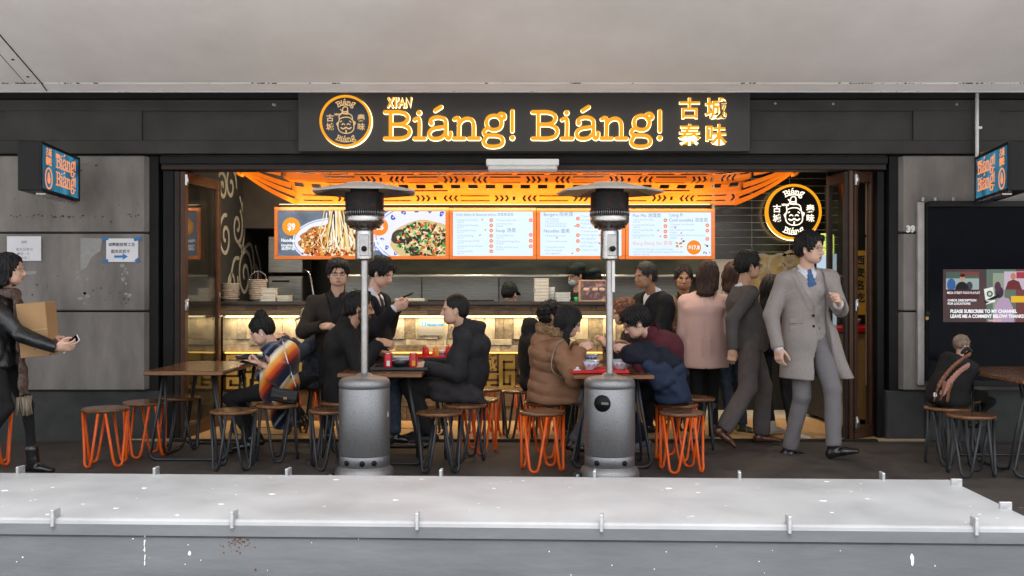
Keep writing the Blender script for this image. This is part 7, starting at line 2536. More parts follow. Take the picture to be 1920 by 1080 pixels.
# ---------------------------------------------------------------- man in the black coat with an open white collar
rt, S = person('man in black overcoat with open white collar standing behind the burgundy sweater',
    sw=.195, pelvis=SP(1226, 8.95, .96), neck=W(1226, 550, 8.95), head=W(1210, 516, 8.88), yaw=212, hyaw=207, hpitch=8, s=.96, bulk=1.08,
    wl=W(1190, 645, 8.75), wr=W(1240, 650, 9.25), al=W(1215, 795, 9.0), ar=W(1240, 795, 9.1), kl=np.array((-.7, -.6, 0)), kr=np.array((-.7, -.6, 0)),
    hair='short', hvol=.008, hairmat=M['hairgrey'], hline=.07, skin=SK['tan'], trousers=C['blackwool'], shoes=M['shoeblack'], face=dict(nose=1.3))
garment(S, 'shirt', C['whiteshirt'], lambda f: (S['torso'](f, .006), neck_hole(f, S, .062)), (.003, 34), .011)
collar_ring(S, 'shirt_collar', C['whiteshirt'], .062, .052)
def b_(f):
    S['torso'](f, .030); S['sleeves'](f, .020, .95); f.ecap(S['pel'], S['pel'] - up * .3, S['lat'], .185, .15, .20, .17, k=.05)
    f.plane(S['pel'] - up * .28, -up); neck_hole(f, S, .076, .02); S['cut_cuffs'](f, .95); open_front(f, S, .62, 1.03, .085, .008)
garment(S, 'overcoat', C['blackwool'], b_, (.005, 22), .010)

# ---------------------------------------------------------------- two customers half hidden behind
rt, S = person('woman with dark hair and black trousers half hidden behind the two striding men',
    pelvis=SP(1452, 8.95, .90), neck=W(1448, 575, 8.95), head=W(1446, 540, 8.95), yaw=80, hyaw=70, s=.90,
    wl=W(1436, 640, 9.1), wr=W(1470, 640, 9.0), al=W(1448, 798, 8.9), ar=W(1484, 808, 8.75), kl=np.array((0, 1, .1)), kr=np.array((0, 1, .1)), toes=(np.array((.7, .5, 0)), np.array((.95, -.2, 0))),
    hair='back', hairmat=M['hairblack'], hlen=-.2, hvol=.02, trousers=C['blackwool'], tloose=-.01, shoes=mat('white_sneaker', (.42, .38, .33), .6), solemat=M['whiteplastic'], handres=.007)
def b_(f): S['torso'](f, .028); S['sleeves'](f, .014, .92); f.plane(S['pel'] - up * .10, -up); neck_hole(f, S, .07, .02)
garment(S, 'jacket', C['blackcotton'], b_, (.004, 26), .012)
rt, S = person('person with brown hair in white top and jeans half hidden behind the dark grey suit',
    pelvis=SP(1366, 9.15, .93), neck=W(1370, 553, 9.15), head=W(1376, 515, 9.12), yaw=75, hyaw=60, s=.93,
    wl=W(1352, 640, 9.3), wr=W(1382, 640, 9.2), al=W(1372, 790, 9.0), ar=W(1392, 796, 9.1), kl=np.array((0, 1, .1)), kr=np.array((0, 1, .1)), toes=(np.array((-.5, -.6, 0)), np.array((.6, -.7, 0))),
    hair='back', hairmat=M['hairbrown'], hlen=-.14, hvol=.014, trousers=C['jeans'], shoes=mat('neon_sneaker', (.03, .035, .03), .6, scale=24, col2=(.35, .42, .04), ramp=(.55, .62)), handres=.007)
def b_(f): S['torso'](f, .020); S['sleeves'](f, .014, .92); f.plane(S['pel'] - up * .06, -up); neck_hole(f, S, .07, .02)
garment(S, 'top', C['whitetop'], b_, (.004, 26), .012)

# ---------------------------------------------------------------- glasses man standing, black shirt and jacket
rt, S = person('man with glasses in black shirt and jacket standing behind the bearded diner',
    sw=.205, pelvis=SP(632, 8.75, .97), neck=W(632, 553, 8.72), head=W(634, 512, 8.66), yaw=-84, hyaw=-78, hpitch=2, s=.97, bulk=1.10, neckw=1.12,
    wl=W(672, 640, 8.6), wr=W(604, 612, 8.42), al=W(645, 800, 8.8), ar=W(618, 800, 8.8), kl=np.array((0, -1, 0)), kr=np.array((0, -1, 0)), er=np.array((-.9, .3, -.8)),
    hands=(dict(curl=.5), dict(curl=.75, thumb=.7, dir=np.array((.75, -.5, .05)), back=np.array((0, -.75, .75)))),
    hair='mop', hvol=.018, hline=.052, fringe=.55, face=dict(wide=1.10), glasses=M['glassesframe'], skin=SK['light'], trousers=C['blackcotton'], shoes=M['shoeblack'])
garment(S, 'shirt', C['charcoal'], lambda f: (S['torso'](f, .008, belly=.03), neck_hole(f, S, .064)), (.003, 34), .011)
collar_ring(S, 'shirt_collar', C['charcoal'], .066, .05)
def b_(f):
    S['torso'](f, .030, belly=.02); S['sleeves'](f, .020, .93); f.plane(S['pel'] - up * .14, -up); neck_hole(f, S, .082, .01); S['cut_cuffs'](f, .93); open_front(f, S, .1, 1.03, .09, .006, below=(.06, 0))
garment(S, 'jacket', cloth('brown_black_wool', (.034, .027, .023)), b_, (.006, 24), .010)

# ---------------------------------------------------------------- man in a suit reading his phone
rt, S = person('man in black suit and white shirt reading the phone in his hands',
    pelvis=SP(700, 8.62, .99), neck=W(698, 551, 8.60), head=W(716, 510, 8.56), yaw=-18, hyaw=-20, hpitch=24, s=.99, hs=1.0,
    wl=W(744, 576, 8.62), wr=W(738, 579, 8.28), al=W(700, 805, 8.75), ar=W(715, 805, 8.5), kl=np.array((1, -.3, 0)), kr=np.array((1, -.3, 0)), er=np.array((-.3, -.2, -1.)), el=np.array((-.2, .2, -1.)),
    hands=(dict(curl=.75, thumb=.8, dir=np.array((1, -.2, .35)), back=np.array((.2, .8, -.5))), dict(curl=.80, thumb=.8, dir=np.array((1, .1, .35)), back=np.array((.2, -.8, -.5)))),
    hair='short', hvol=.024, hline=.060, fringe=.35, skin=SK['fair'], trousers=C['darksuit'], shoes=M['shoeblack'], face=dict(down=True, wide=1.06), hres=.0044)
garment(S, 'shirt', C['whiteshirt'], lambda f: (S['torso'](f, .006), neck_hole(f, S, .060)), (.003, 34), .010)
collar_ring(S, 'shirt_collar', C['whiteshirt'], .060, .055)
necktie(S, C['darktie'], .010, .42, .985)
def b_(f):
    S['torso'](f, .026); S['sleeves'](f, .016, .90); f.ecap(S['pel'], S['pel'] - up * .12, S['lat'], .175, .145, .185, .155, k=.05)
    f.plane(S['pel'] - up * .12, -up); neck_hole(f, S, .074, .02); S['cut_cuffs'](f, .90); open_front(f, S, .34, 1.03, .105, .007)
garment(S, 'suit_jacket', C['darksuit'], b_, (.0045, 24), .009)
for i in (0, 1):
    f = Field(.007, .01); d_ = nv(S['wr'][i] - S['elb'][i]); f.cap(S['wr'][i] - d_ * .05, S['wr'][i] - d_ * .004, .036, .038); V, Fc = f.mesh(); np_mesh('shirt_cuff', V, Fc, C['whiteshirt'], rt)
phone('black phone held by the man in the black suit', W(760, 556, 8.40), np.array((.85, -.1, .35)), np.array((-.45, -.1, .9)), M['black'])

# ---------------------------------------------------------------- seated: bearded man in the black coat
SEATP = SEAT_H + .085
def seat_z(px, d): return np.array((px_x(px, d), d - CAM_D, SEATP))
rt, S = person('bearded man in black coat seated at the table behind the heater pole',
    pelvis=seat_z(644, 7.95), neck=W(652, 610, 7.92), head=W(675, 576, 7.88), yaw=8, hyaw=2, hpitch=4, s=.96,
    wl=W(712, 662, 8.1), wr=W(712, 640, 7.72), al=W(700, 815, 8.05), ar=W(740, 812, 7.8), kl=np.array((1, 0, .8)), kr=np.array((1, 0, .8)), toes=(np.array((1, .1, 0)), np.array((1, -.2, 0))),
    hands=(dict(curl=.6, dir=np.array((1, 0, -.1))), dict(curl=.8, thumb=.8, dir=np.array((1, .1, -.25)), back=np.array((0, -.6, .8)))),
    hair='short', hvol=.018, beard=True, skin=SK['mid'], glasses=M['glassesframe'], trousers=C['jeans'], shoes=M['shoeblack'], face=dict(nose=1.4), curve=.04)
def b_(f):
    S['torso'](f, .030); S['sleeves'](f, .022, .95); f.ecap(S['pel'], S['pel'] - up * .06, S['lat'], .18, .15, .185, .16, k=.05)
    for i in (0, 1): f.cap(S['hip'][i], S['hip'][i] + (S['kne'][i] - S['hip'][i]) * .6, .105, .095, k=.04)
    f.plane(S['pel'] - up * .10, -up); neck_hole(f, S, .070, -.01); S['cut_cuffs'](f, .95)
    f.ecap(S['nek'] - S['sp'] * .04, S['nek'] + S['sp'] * .045, S['lat'], .088, .078, .080, .070, k=.02); neck_hole(f, S, .062, -.03)
garment(S, 'overcoat', C['blackwool'], b_, (.007, 20), .010)

# ---------------------------------------------------------------- seated: man in the black hoodie
rt, S = person('man with cropped hair in black hoodie seated facing the bearded man',
    pelvis=seat_z(868, 7.90), neck=W(872, 612, 7.86), head=W(853, 580, 7.80), yaw=182, hyaw=184, hpitch=2, s=.98, bulk=1.08,
    wl=W(800, 690, 7.68), wr=W(800, 684, 8.1), al=W(806, 812, 7.75), ar=W(790, 806, 8.0), kl=np.array((-1, 0, .8)), kr=np.array((-1, 0, .8)), toes=(np.array((-1, -.2, 0)), np.array((-1, .2, 0))),
    el=np.array((.8, -.3, -.9)), hair='short', hvol=.003, hline=.076, fringe=0, hnoise=.002, nstr=0, hairmat=M['hairblack'], skin=SK['light'], trousers=C['blackcotton'], tloose=.014, shoes=mat('dark_sneaker', (.015, .014, .016), .6), solemat=mat('pink_sole', (.4, .25, .28), .6), curve=.05, neckw=1.1, hres=.0045)
def b_(f):
    S['torso'](f, .030, belly=.03); S['sleeves'](f, .020, .95); f.plane(S['pel'] - up * .075, -up); neck_hole(f, S, .072, -.01); S['cut_cuffs'](f, .95)
    f.ecap(S['nek'] - S['sp'] * .05, S['nek'] + S['sp'] * .035, S['lat'], .095, .082, .088, .075, k=.02)
    f.ell(S['nek'] - S['fw'] * .085 + S['sp'] * .005, (.085, .10, .055), frame_from(S['fw'], S['sp']), k=.03); f.cap(S['nek'] - S['fw'] * .12 - S['lat'] * .05, S['nek'] - S['fw'] * .12 + S['lat'] * .05, .045, k=.02)
    neck_hole(f, S, .060, -.035)
garment(S, 'hoodie', cloth('faded_black_cotton', (.026, .026, .029)), b_, (.007, 24), .0095)
q = MB(); n_ = S['nek'] + S['fw'] * .10; q.tube([tuple(n_ - S['lat'] * -.03), tuple(n_ + S['fw'] * .035 - S['sp'] * .06 + S['lat'] * .035), tuple(n_ + S['fw'] * .04 - S['sp'] * .15 + S['lat'] * .03)], .004, 6); q.build('drawstring', C['greyknit'], rt)
f = Field(.010, .03)
a = S['hip'][0]
f.cap(a + np.array((.06, -.07, .02)), a + np.array((-.22, -.08, .06)), .060, .050); f.cap(a + np.array((.10, -.08, -.03)), a + np.array((-.20, -.09, -.02)), .055, .050); f.cap(a + np.array((-.02, -.10, .09)), a + np.array((-.14, -.10, .10)), .035, .025); f.cap(a + np.array((.12, -.07, -.02)), a + np.array((.16, -.05, -.09)), .045, .04)
f.func(wrinkle(.006, 48, 55)); V, Fc = f.mesh()
jk = np_mesh('folded_jacket', V + np.array(rt.location), Fc, cloth('washed_black', (.036, .033, .034)), None); tag(jk, 'dark jacket folded over the lap of the man in the black hoodie', 'jacket')

# ---------------------------------------------------------------- seated: woman in the striped poncho
M['poncho'] = poncho_material()
rt, S = person('woman with hair bun and striped poncho seated looking down at her phone',
    pelvis=seat_z(524, 8.02), neck=W(514, 645, 8.0), head=W(490, 619, 7.95), yaw=181, hyaw=183, hpitch=27, s=.92,
    wl=W(492, 684, 7.80), wr=W(478, 680, 8.15), al=W(470, 826, 7.95), ar=W(482, 818, 8.2), kl=np.array((-1, 0, .9)), kr=np.array((-1, 0, .9)), toes=(np.array((-1, -.2, 0)), np.array((-1, .1, 0))),
    el=np.array((.3, -.8, -1.)), hands=(dict(curl=.75, thumb=.7, dir=np.array((-1, -.1, .25)), back=np.array((.3, -.3, -1))), dict(curl=.6, dir=np.array((-1, 0, 0)))),
    hair='bun', hvol=.010, hline=.064, hairmat=M['hairblack'], skin=SK['fair'], face=dict(down=True), trousers=C['blackcotton'], tloose=-.008, shoes=M['shoeblack'], curve=.05, hres=.0044)
def b_(f):
    S['torso'](f, .030)
    for i in (0, 1):
        mid = S['elb'][i] * .5 + S['wr'][i] * .5
        f.ecap(S['shl'][i], S['elb'][i] + (S['wr'][i] - S['elb'][i]) * .30, S['fw'], .085, .07, .125, .07, k=.05)
        f.ecap(S['elb'][i], S['elb'][i] + (S['wr'][i] - S['elb'][i]) * .55, up, .11, .055, .085, .05, k=.04)
        f.ecap(S['shl'][i] - S['fw'] * .02, S['hip'][i] + S['fw'] * -.03 + S['lat'] * .05 * (1 if i == 0 else -1), S['fw'], .10, .06, .14, .07, k=.05)
    f.ecap(S['pel'], S['pel'] - up * .27 - S['fw'] * .03, S['lat'], .17, .12, .17, .085, k=.05)
    f.plane(S['pel'] - up * .30, -up); neck_hole(f, S, .066, .01)
    for i in (0, 1):
        d = nv(S['wr'][i] - S['elb'][i]); f.cap(S['elb'][i] + (S['wr'][i] - S['elb'][i]) * .72 + d * .06, S['wr'][i] + d * .1, .085, .10, kind='-', k=.004)
garment(S, 'poncho', M['poncho'], b_, (.007, 20), .009)
q = MB(); q.sphere(tuple(S['hd'] + S['HR'] @ np.array((.0, .080, -.045)) * .92), (.008, .008, .010), 8, 6); q.build('earring', M['whiteplastic'], rt)
phone('dark phone in the hand of the woman in the striped poncho', W(468, 681, 7.78), np.array((-1, .1, .2)), np.array((.3, -.1, 1)), M['black'])
BG = thing('shoulder_bag', 'small black shoulder bag on a chain hanging from the striped poncho', 'bag', tuple(W(534, 741, 7.70)))
q = MB(); q.X = Matrix.Rotation(R(10), 4, 'Y'); q.box(-.10, .10, -.03, .03, -.058, .048, .012); q.build('bag_body', M['black'], BG)
q = MB(); q.X = Matrix.Rotation(R(10), 4, 'Y'); q.box(-.102, .102, -.036, -.027, -.025, .050, .006); fl_ = q.build('bag_flap', C['leather'], BG)
q = MB(); q.X = Matrix.Rotation(R(10), 4, 'Y'); q.box(.0, .028, -.041, -.0365, -.028, -.008, .002); q.build('clasp', mat('gold_clasp', (.55, .38, .14), .3, .9), fl_)
sh = np.array(W(530, 640, 7.74)) - np.array(BG.location); e1_ = np.array((.10, -.02, .03)); e0_ = np.array((.095, -.02, .05))
q = MB(); q.tube(catmull([tuple(sh + np.array((-.03, .05, .01))), tuple(sh), tuple(sh * .6 + e0_ * .4 + np.array((.0, -.03, 0))), tuple(e0_)], 6), .005, 6); q.build('chain', M['steel'], BG)

# ---------------------------------------------------------------- seated: diner in the denim jacket
rt, S = person('diner in denim jacket and beige cap seated reaching for the dark tray',
    pelvis=seat_z(590, 9.0), neck=W(594, 622, 8.95), head=W(581, 596, 8.9), yaw=188, hyaw=195, hpitch=20, s=.86,
    wl=W(532, 632, 8.75), wr=W(545, 640, 9.1), al=W(560, 785, 8.95), ar=W(566, 780, 9.1), kl=np.array((-1, 0, .8)), kr=np.array((-1, 0, .8)), el=np.array((.1, -.3, -.7)),
    hands=(dict(curl=.4, dir=np.array((-1, -.05, .0))), dict(curl=.5)), hair='short', hvol=.010, hat='cap', hatmat=C['beigecap'], skin=SK['light'], face=dict(down=True), trousers=C['blackcotton'], shoes=M['shoeblack'])
def b_(f): S['torso'](f, .030); S['sleeves'](f, .022, .94); f.plane(S['pel'] - up * .08, -up); neck_hole(f, S, .070, .0); S['cut_cuffs'](f, .94)
garment(S, 'denim_jacket', C['denim'], b_, (.007, 24), .011)

# ---------------------------------------------------------------- seated: woman in the brown puffer
rt, S = person('woman with long dark hair in brown puffer jacket seated eating from a bowl',
    pelvis=seat_z(1030, 7.80), neck=W(1043, 632, 7.76), head=W(1067, 603, 7.72), yaw=2, hyaw=-4, hpitch=24, s=.93,
    wl=W(1085, 650, 7.95), wr=W(1086, 655, 7.58), al=W(1075, 826, 7.9), ar=W(1085, 830, 7.7), kl=np.array((1, 0, .8)), kr=np.array((1, 0, .8)), toes=(np.array((1, .1, 0)), np.array((1, -.1, 0))),
    er=np.array((-.3, -.5, -1.)), hands=(dict(curl=.8, dir=np.array((1, 0, .3))), dict(curl=.85, thumb=.8, dir=np.array((.9, .1, .35)), back=np.array((-.2, -.8, .5)))),
    hair='front', hvol=.014, hlen=-.20, hline=.055, skin=SK['fair'], face=dict(down=True), trousers=C['greylegging'], tloose=.004, shoes=M['shoeblack'], curve=.05, hres=.0044)
def b_(f):
    S['torso'](f, .042); S['sleeves'](f, .030, .93, .004)
    f.ecap(S['pel'] + up * .02, S['pel'] - up * .07, S['lat'], .20, .17, .205, .18, k=.05)
    for i in (0, 1): f.cap(S['hip'][i], S['hip'][i] + (S['kne'][i] - S['hip'][i]) * .35, .125, .115, k=.05)
    neck_hole(f, S, .074, .0); S['cut_cuffs'](f, .93); f.plane(S['pel'] - up * .078, -up)
    pel, sp = S['pel'], S['sp']
    f.func(lambda x, y, z: (-.010 * np.abs(np.sin(math.pi * (((x - pel[0]) * sp[0] + (y - pel[1]) * sp[1] + (z - pel[2]) * sp[2]) / .085))) ** .7 + .007).astype(np.float32))
garment(S, 'puffer_jacket', C['puffer'], b_, (.004, 40), .009)
f = Field(.008, .03)
n_ = S['nek']
f.ell(n_ - S['fw'] * .075 + S['sp'] * -.01, (.095, .125, .060), frame_from(S['fw'], S['sp'])); f.cap(n_ - S['fw'] * .13 - S['lat'] * .06 - S['sp'] * .06, n_ - S['fw'] * .13 + S['lat'] * .06 - S['sp'] * .06, .06)
f.func(wrinkle(.004, 40, 8)); V, Fc = f.mesh(); np_mesh('hood', V, Fc, C['puffer'], rt)
f = Field(.006, .02)
P_ = [n_ - S['lat'] * .085 + S['fw'] * .03 + S['sp'] * .04, n_ - S['lat'] * .10 - S['fw'] * .05 + S['sp'] * .055, n_ - S['lat'] * .05 - S['fw'] * .13 + S['sp'] * .05, n_ + S['lat'] * .05 - S['fw'] * .13 + S['sp'] * .05, n_ + S['lat'] * .10 - S['fw'] * .05 + S['sp'] * .055]
for a_, b2 in zip(P_[:-1], P_[1:]): f.cap(a_, b2, .034)
f.func(wrinkle(.008, 150, 9)); f.func(wrinkle(.005, 320, 10)); V, Fc = f.mesh(); np_mesh('fur_trim', V, Fc, C['fur'], rt)
q = MB(); sA = S['shl'][1] + np.array((-.02, -.085, .03)); sB = S['hip'][1] + np.array((.10, -.12, .12))
q.tube(catmull([tuple(sA + np.array((.06, .06, .05))), tuple(sA), tuple(sA * .55 + sB * .45 + np.array((-.06, -.03, -.05))), tuple(sB)], 6), .0055, 6); q.build('bag_strap', C['cream'], rt)

# ---------------------------------------------------------------- seated behind: black hooded jacket
rt, S = person('diner with dark hair in black hooded jacket seated behind the brown puffer',
    pelvis=seat_z(1004, 8.75), neck=W(1014, 622, 8.72), head=W(1036, 590, 8.68), yaw=0, hyaw=-4, hpitch=-8, s=.93,
    wl=W(1075, 660, 8.9), wr=W(1075, 668, 8.6), al=W(1050, 795, 8.9), ar=W(1055, 800, 8.7), kl=np.array((1, 0, .8)), kr=np.array((1, 0, .8)),
    hair='curly', hvol=.010, hline=.056, skin=SK['mid'], trousers=C['blackcotton'], shoes=M['shoeblack'], curve=.04)
def b_(f):
    S['torso'](f, .040); S['sleeves'](f, .026, .94); f.plane(S['pel'] - up * .09, -up)
    f.ell(S['nek'] - S['fw'] * .08 + S['sp'] * .03, (.10, .12, .085), frame_from(S['fw'], S['sp']), k=.03)
    neck_hole(f, S, .072, -.01); S['cut_cuffs'](f, .94)
garment(S, 'hooded_jacket', C['blackcotton'], b_, (.007, 24), .011)

# ---------------------------------------------------------------- seated: burgundy sweater
rt, S = person('man with glasses in burgundy sweater bent over his noodle bowl',
    pelvis=seat_z(1262, 7.85), neck=W(1222, 624, 7.78), head=W(1192, 604, 7.74), yaw=182, hyaw=186, hpitch=27, s=.96,
    wl=W(1180, 655, 7.55), wr=W(1176, 648, 7.98), al=W(1188, 828, 7.7), ar=W(1205, 822, 8.0), kl=np.array((-1, 0, .8)), kr=np.array((-1, 0, .8)), toes=(np.array((-1, -.25, 0)), np.array((-1, .1, 0))),
    el=np.array((.4, -.4, -1.)), er=np.array((.3, .5, -1.)), hands=(dict(curl=.75, thumb=.8, dir=np.array((-1, .1, .2)), back=np.array((.2, -.7, .6))), dict(curl=.7, thumb=.6, dir=np.array((-1, 0, .3)), back=np.array((.2, .6, .5)))),
    hair='mop', hvol=.016, hline=.058, fringe=.6, skin=SK['fair'], face=dict(down=True), glasses=M['glassesframe'], trousers=C['navydark'], tloose=.012, shoes=mat('grey_sneaker', (.10, .11, .13), .6), solemat=M['whiteplastic'], curve=.07, hres=.0044)
def b_(f): S['torso'](f, .016); S['sleeves'](f, .012, .94); f.plane(S['pel'] - up * .07, -up); neck_hole(f, S, .066, .0); S['cut_cuffs'](f, .94); f.ecap(S['nek'] - S['sp'] * .03, S['nek'] + S['sp'] * .03, S['lat'], .080, .072, .074, .066, k=.02); neck_hole(f, S, .060, -.03)
garment(S, 'sweater', C['burgundy'], b_, (.005, 26), .0095)
f = Field(.0095, .03)
o_ = np.array(rt.location)
el_, wl_ = S['elb'][0], S['wr'][0]
a = lambda px, py, d: np.array(W(px, py, d)) - o_
f.cap(a(1182, 664, 7.50), a(1262, 680, 7.52), .068, .075); f.cap(a(1178, 662, 7.5), a(1215, 652, 7.55), .058, .06); f.cap(a(1240, 662, 7.5), a(1282, 700, 7.6), .055, .05)
f.func(wrinkle(.0055, 46, 77)); V, Fc = f.mesh(); jk = np_mesh('draped_sleeve', V, Fc, C['navydark'], None); jk.location = o_; tag(jk, 'dark navy jacket sleeve bunched over the forearm of the burgundy sweater', 'jacket')
f = Field(.0095, .03)
f.ecap(a(1232, 690, 7.42), a(1262, 752, 7.50), (1, 0, 0), .080, .045, .13, .050); f.ecap(a(1215, 684, 7.42), a(1240, 720, 7.42), (1, 0, 0), .05, .04, .08, .045); f.cap(a(1270, 690, 7.5), a(1285, 752, 7.6), .05, .05)
f.plane(a(1260, 757, 7.5), (0, 0, -1))
f.func(wrinkle(.006, 44, 78)); V, Fc = f.mesh(); jk = np_mesh('navy_jacket', V, Fc, C['navy'], None); jk.location = o_; tag(jk, 'navy blue jacket hanging from the lap of the burgundy sweater', 'jacket')

# ---------------------------------------------------------------- seated behind: ginger hair
rt, S = person('diner with curly ginger hair seated half hidden by the heater pole',
    pelvis=seat_z(1192, 8.85), neck=W(1186, 618, 8.82), head=W(1168, 585, 8.78), yaw=184, hyaw=188, hpitch=12, s=.90,
    wl=W(1140, 650, 8.7), wr=W(1135, 645, 9.0), al=W(1160, 795, 8.8), ar=W(1165, 795, 9.0), kl=np.array((-1, 0, .8)), kr=np.array((-1, 0, .8)),
    hair='curly', hairmat=M['hairginger'], hvol=.012, skin=SK['light'], trousers=C['blackcotton'], shoes=M['shoeblack'])
def b_(f): S['torso'](f, .026); S['sleeves'](f, .016, .94); f.plane(S['pel'] - up * .08, -up); neck_hole(f, S, .070, .0); S['cut_cuffs'](f, .94)
garment(S, 'jumper', C['blackcotton'], b_, (.005, 24), .012)

# ---------------------------------------------------------------- kitchen staff
def staff(label, px, py, d, yaw, hpitch, mask, hat):
    rt, S = person(label, pelvis=W(px + 4, py + 105, d), neck=W(px + 3, py + 33, d), head=W(px, py, d), yaw=yaw, hyaw=yaw, hpitch=hpitch, s=.93,
        wl=W(px - 15, py + 90, d - .25), wr=W(px + 15, py + 90, d - .25), hair='short', hvol=.010, hat=hat, hatmat=C['chefcap'], mask=mask, skin=SK['light'], hands=(dict(curl=.5), dict(curl=.5)),
        glasses=M['glassesframe'] if mask else None, handres=.006, al=W(px - 5, 540 + CAM_Z * F_PX / d - 18, d), ar=W(px + 8, 540 + CAM_Z * F_PX / d - 18, d), trousers=C['blackcotton'], shoes=M['shoeblack'], ground=0.0)
    def b_(f): S['torso'](f, .020); S['sleeves'](f, .014, .9); neck_hole(f, S, .068, .0)
    garment(S, 'uniform', C['blackcotton'], b_, (.004, 26), .012)
staff('cook with face mask and dark bandana beside the framed photo', 1080, 515, 10.75, 215, 16, C['mask'], 'bandana')
staff('cook in dark cap seen from behind by the takeaway tubs', 956, 550, 10.8, 60, 18, None, 'cap')
staff('cook in dark cap half hidden behind the framed photo', 1110, 526, 10.8, 150, 20, None, 'bandana')

# ---------------------------------------------------------------- woman with the box
rt, S = person('woman in black leather jacket carrying a cardboard box past the pillar',
    pelvis=SP(-8, 7.12, .93), neck=W(2, 553, 7.10), head=W(18, 505, 7.08), yaw=4, hyaw=10, hpitch=0, s=.93,
    wl=W(104, 636, 7.28), wr=W(106, 652, 6.93), al=W(62, 866, 7.22), ar=W(-45, 850, 7.0), kl=np.array((1, 0, .2)), kr=np.array((1, 0, .1)), toes=(np.array((1, -.1, 0)), np.array((.8, -.1, -.55))),
    er=np.array((-.5, -.2, -1.)), hands=(dict(curl=.4, thumb=.6, dir=np.array((1, -.3, 0)), back=np.array((.1, .6, .8))), dict(curl=.55, thumb=.7, dir=np.array((1, .1, .1)), back=np.array((0, -.8, -.4)))),
    hair='back', hvol=.012, hlen=-.16, hline=.06, skin=SK['fair'], glasses=M['glassesgold'], trousers=C['blackcotton'], tloose=-.008, ttaper=.92, shoes=M['shoeblack'], boot=.09, cres=.009, hres=.0042)
def b_(f):
    S['torso'](f, .026); S['sleeves'](f, .014, .96); f.ecap(S['pel'] + up * .04, S['pel'] - up * .08, S['lat'], .168, .135, .18, .15, k=.04)
    f.plane(S['pel'] - up * .095, -up); neck_hole(f, S, .078, .01); S['cut_cuffs'](f, .96)
lj = garment(S, 'leather_jacket', C['leather'], b_, (.007, 30), .0085)
q = MB(); c_ = S['elb'][1] + (S['wr'][1] - S['elb'][1]) * .55; q.tube([tuple(c_ + np.array((-.05, -.015, -.05))), tuple(c_ + np.array((.10, -.02, -.052)))], .0035, 6); q.build('zip', M['steel'], lj)
f = Field(.007, .02)
n_ = S['nek']
for a_, b2 in ((n_ + S['fw'] * .07 - S['lat'] * .05, n_ - S['fw'] * .06 - S['lat'] * .075), (n_ - S['fw'] * .06 - S['lat'] * .075, n_ - S['fw'] * .07 + S['lat'] * .07), (n_ - S['fw'] * .07 + S['lat'] * .07, n_ + S['fw'] * .07 + S['lat'] * .05), (n_ + S['fw'] * .07 + S['lat'] * .05, n_ + S['fw'] * .07 - S['lat'] * .05)):
    f.cap(a_ + S['sp'] * .02, b2 + S['sp'] * .02, .033)
f.ecap(n_ + S['fw'] * .10, S['waist'] + S['fw'] * .17, S['lat'], .055, .022, .06, .020); f.ecap(S['waist'] + S['fw'] * .17, S['pel'] + S['fw'] * .20 - up * .31, S['lat'], .06, .020, .065, .018)
f.plane(S['pel'] - up * .30, -up); f.func(wrinkle(.006, 45, 12)); V, Fc = f.mesh(); sc_ = np_mesh('scarf', V, Fc, C['scarf'], rt)
q = MB(); rng = random.Random(2)
for k in range(26):
    p_ = S['pel'] + S['fw'] * (.20 + rng.uniform(-.03, .03)) - up * .29 + S['lat'] * rng.uniform(-.06, .06)
    q.tube([tuple(p_), tuple(p_ + np.array((rng.uniform(-.01, .01), 0, -.07))), tuple(p_ + np.array((rng.uniform(-.02, .02), 0, -.13)))], .0055, 5)
q.build('fringe', C['cream'], sc_)
phone('pale phone held out by the woman in the leather jacket', W(132, 645, 6.98), np.array((.75, .1, .65)), np.array((-.55, -.75, .35)), M['whiteplastic'])
CB = thing('cardboard_box', 'brown cardboard box carried under the arm of the leather jacket', 'box', tuple(W(72, 618, 7.18)), R(9))
q = MB(); q.X = Matrix.Rotation(R(-5), 4, 'Y'); q.box(-.098, .098, -.13, .13, -.19, .195, .004); q.build('box_body', mat('cardboard', (.42, .25, .115), .8, var=.06, scale=12, bump=.1, bscale=30), CB)
q = MB(); q.X = Matrix.Rotation(R(-5), 4, 'Y'); q.box(-.099, .099, -.1312, -.130, .0, .006); q.build('flap_joint', mat('cardboard_edge', (.55, .38, .22), .8), CB)
q = MB(); q.X = Matrix.Rotation(R(-5), 4, 'Y'); q.box(-.03, .03, -.132, .132, .1951, .1962); q.build('tape', mat('brown_tape', (.45, .30, .15), .3), CB)

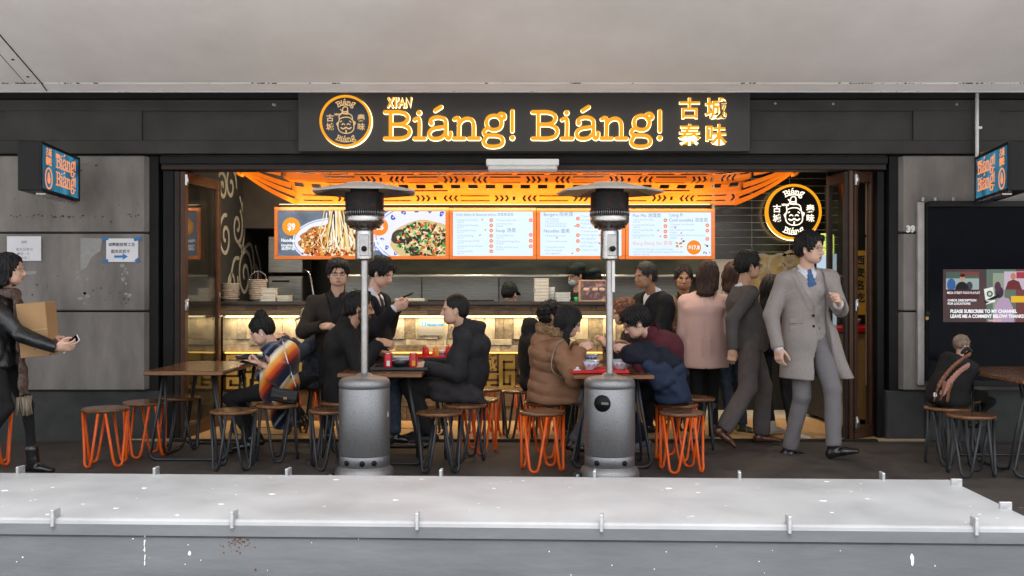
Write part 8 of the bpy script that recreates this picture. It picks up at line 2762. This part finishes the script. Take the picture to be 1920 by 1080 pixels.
# ---------------------------------------------------------------- seated figure added in place of a fair head reflected behind the backpack
M['hairfair'] = mat('hair_fair', (.16, .11, .075), .6, scale=26, col2=(.36, .27, .20), bump=.5, bscale=90)
rt, S = person('small fair haired person sitting behind the black backpack by the display',
    pelvis=np.array((px_x(1797, 8.05), 8.05 - CAM_D, SEAT_H + .05)), neck=W(1799, 678, 8.03), head=W(1804, 645, 8.0), yaw=10, hyaw=8, hpitch=6, s=.56, hs=.80,
    wl=W(1815, 705, 8.1), wr=W(1812, 712, 7.95), al=W(1826, 790, 8.1), ar=W(1822, 792, 8.0), kl=np.array((1, 0, .8)), kr=np.array((1, 0, .8)),
    hair='short', hairmat=M['hairfair'], hvol=.016, hline=.056, skin=SK['fair'], trousers=C['blackcotton'], tloose=.0, shoes=M['shoeblack'], handres=.006)
def b_(f): S['torso'](f, .014); S['sleeves'](f, .008, .92); f.plane(S['pel'] - up * .05, -up); neck_hole(f, S, .07, .0)
garment(S, 'jumper', C['navydark'], b_, (.003, 40), .009)

# ---------------------------------------------------------------- backpack on the stool by the display
BP = thing('backpack', 'black backpack with brown leather straps lying on a stool by the display', 'bag', tuple(W(1776, 762, 7.55) * 1.0))
BP.location.z = SEAT_H
f = Field(.009, .035)
Ry = np.array(Euler((0, R(24), 0)).to_matrix())
f.box((.035, 0, .19), (.125, .11, .20), Ry, .06); f.box((-.045, -.04, .13), (.07, .09, .11), Ry, .05); f.ell((.02, 0, .05), (.16, .12, .06)); f.plane((0, 0, .004), (0, 0, -1))
f.func(wrinkle(.008, 26, 31)); V, Fc = f.mesh(); np_mesh('bag_body', V, Fc, C['blackcotton'], BP)
br = mat('brown_leather', (.17, .06, .022), .45, var=.25, scale=20)
def strap(P_, r_=.010, m=None, nm='strap'):
    f = Field(.005, .006)
    P2 = catmull(P_, 4)
    for a_, b2 in zip(P2[:-1], P2[1:]): f.ecap(a_, b2, (.3, 0, 1), r_ * 1.6, .006, r_ * 1.6, .006)
    V, Fc = f.mesh(); return np_mesh(nm, V, Fc, m or br, BP)
strap([(-.14, -.10, .05), (-.12, -.125, .16), (-.04, -.13, .28), (.06, -.11, .36), (.15, -.06, .40)])
strap([(-.10, -.135, .10), (-.04, -.145, .20), (.04, -.135, .28), (.12, -.11, .32)], .013, mat('pink_strap', (.35, .16, .12), .6))
strap([(-.11, -.13, .06), (-.09, -.14, .13), (-.08, -.14, .20)], .009); strap([(-.06, -.14, .05), (-.05, -.145, .13), (-.03, -.145, .19)], .009)
strap([(.10, -.02, .40), (.14, -.02, .44), (.18, -.02, .41)], .008, M['black'], 'carry_loop')
q = MB(); q.box(-.155, -.13, -.125, -.12, .085, .115, .002); q.build('label_patch', M['paper'], BP)
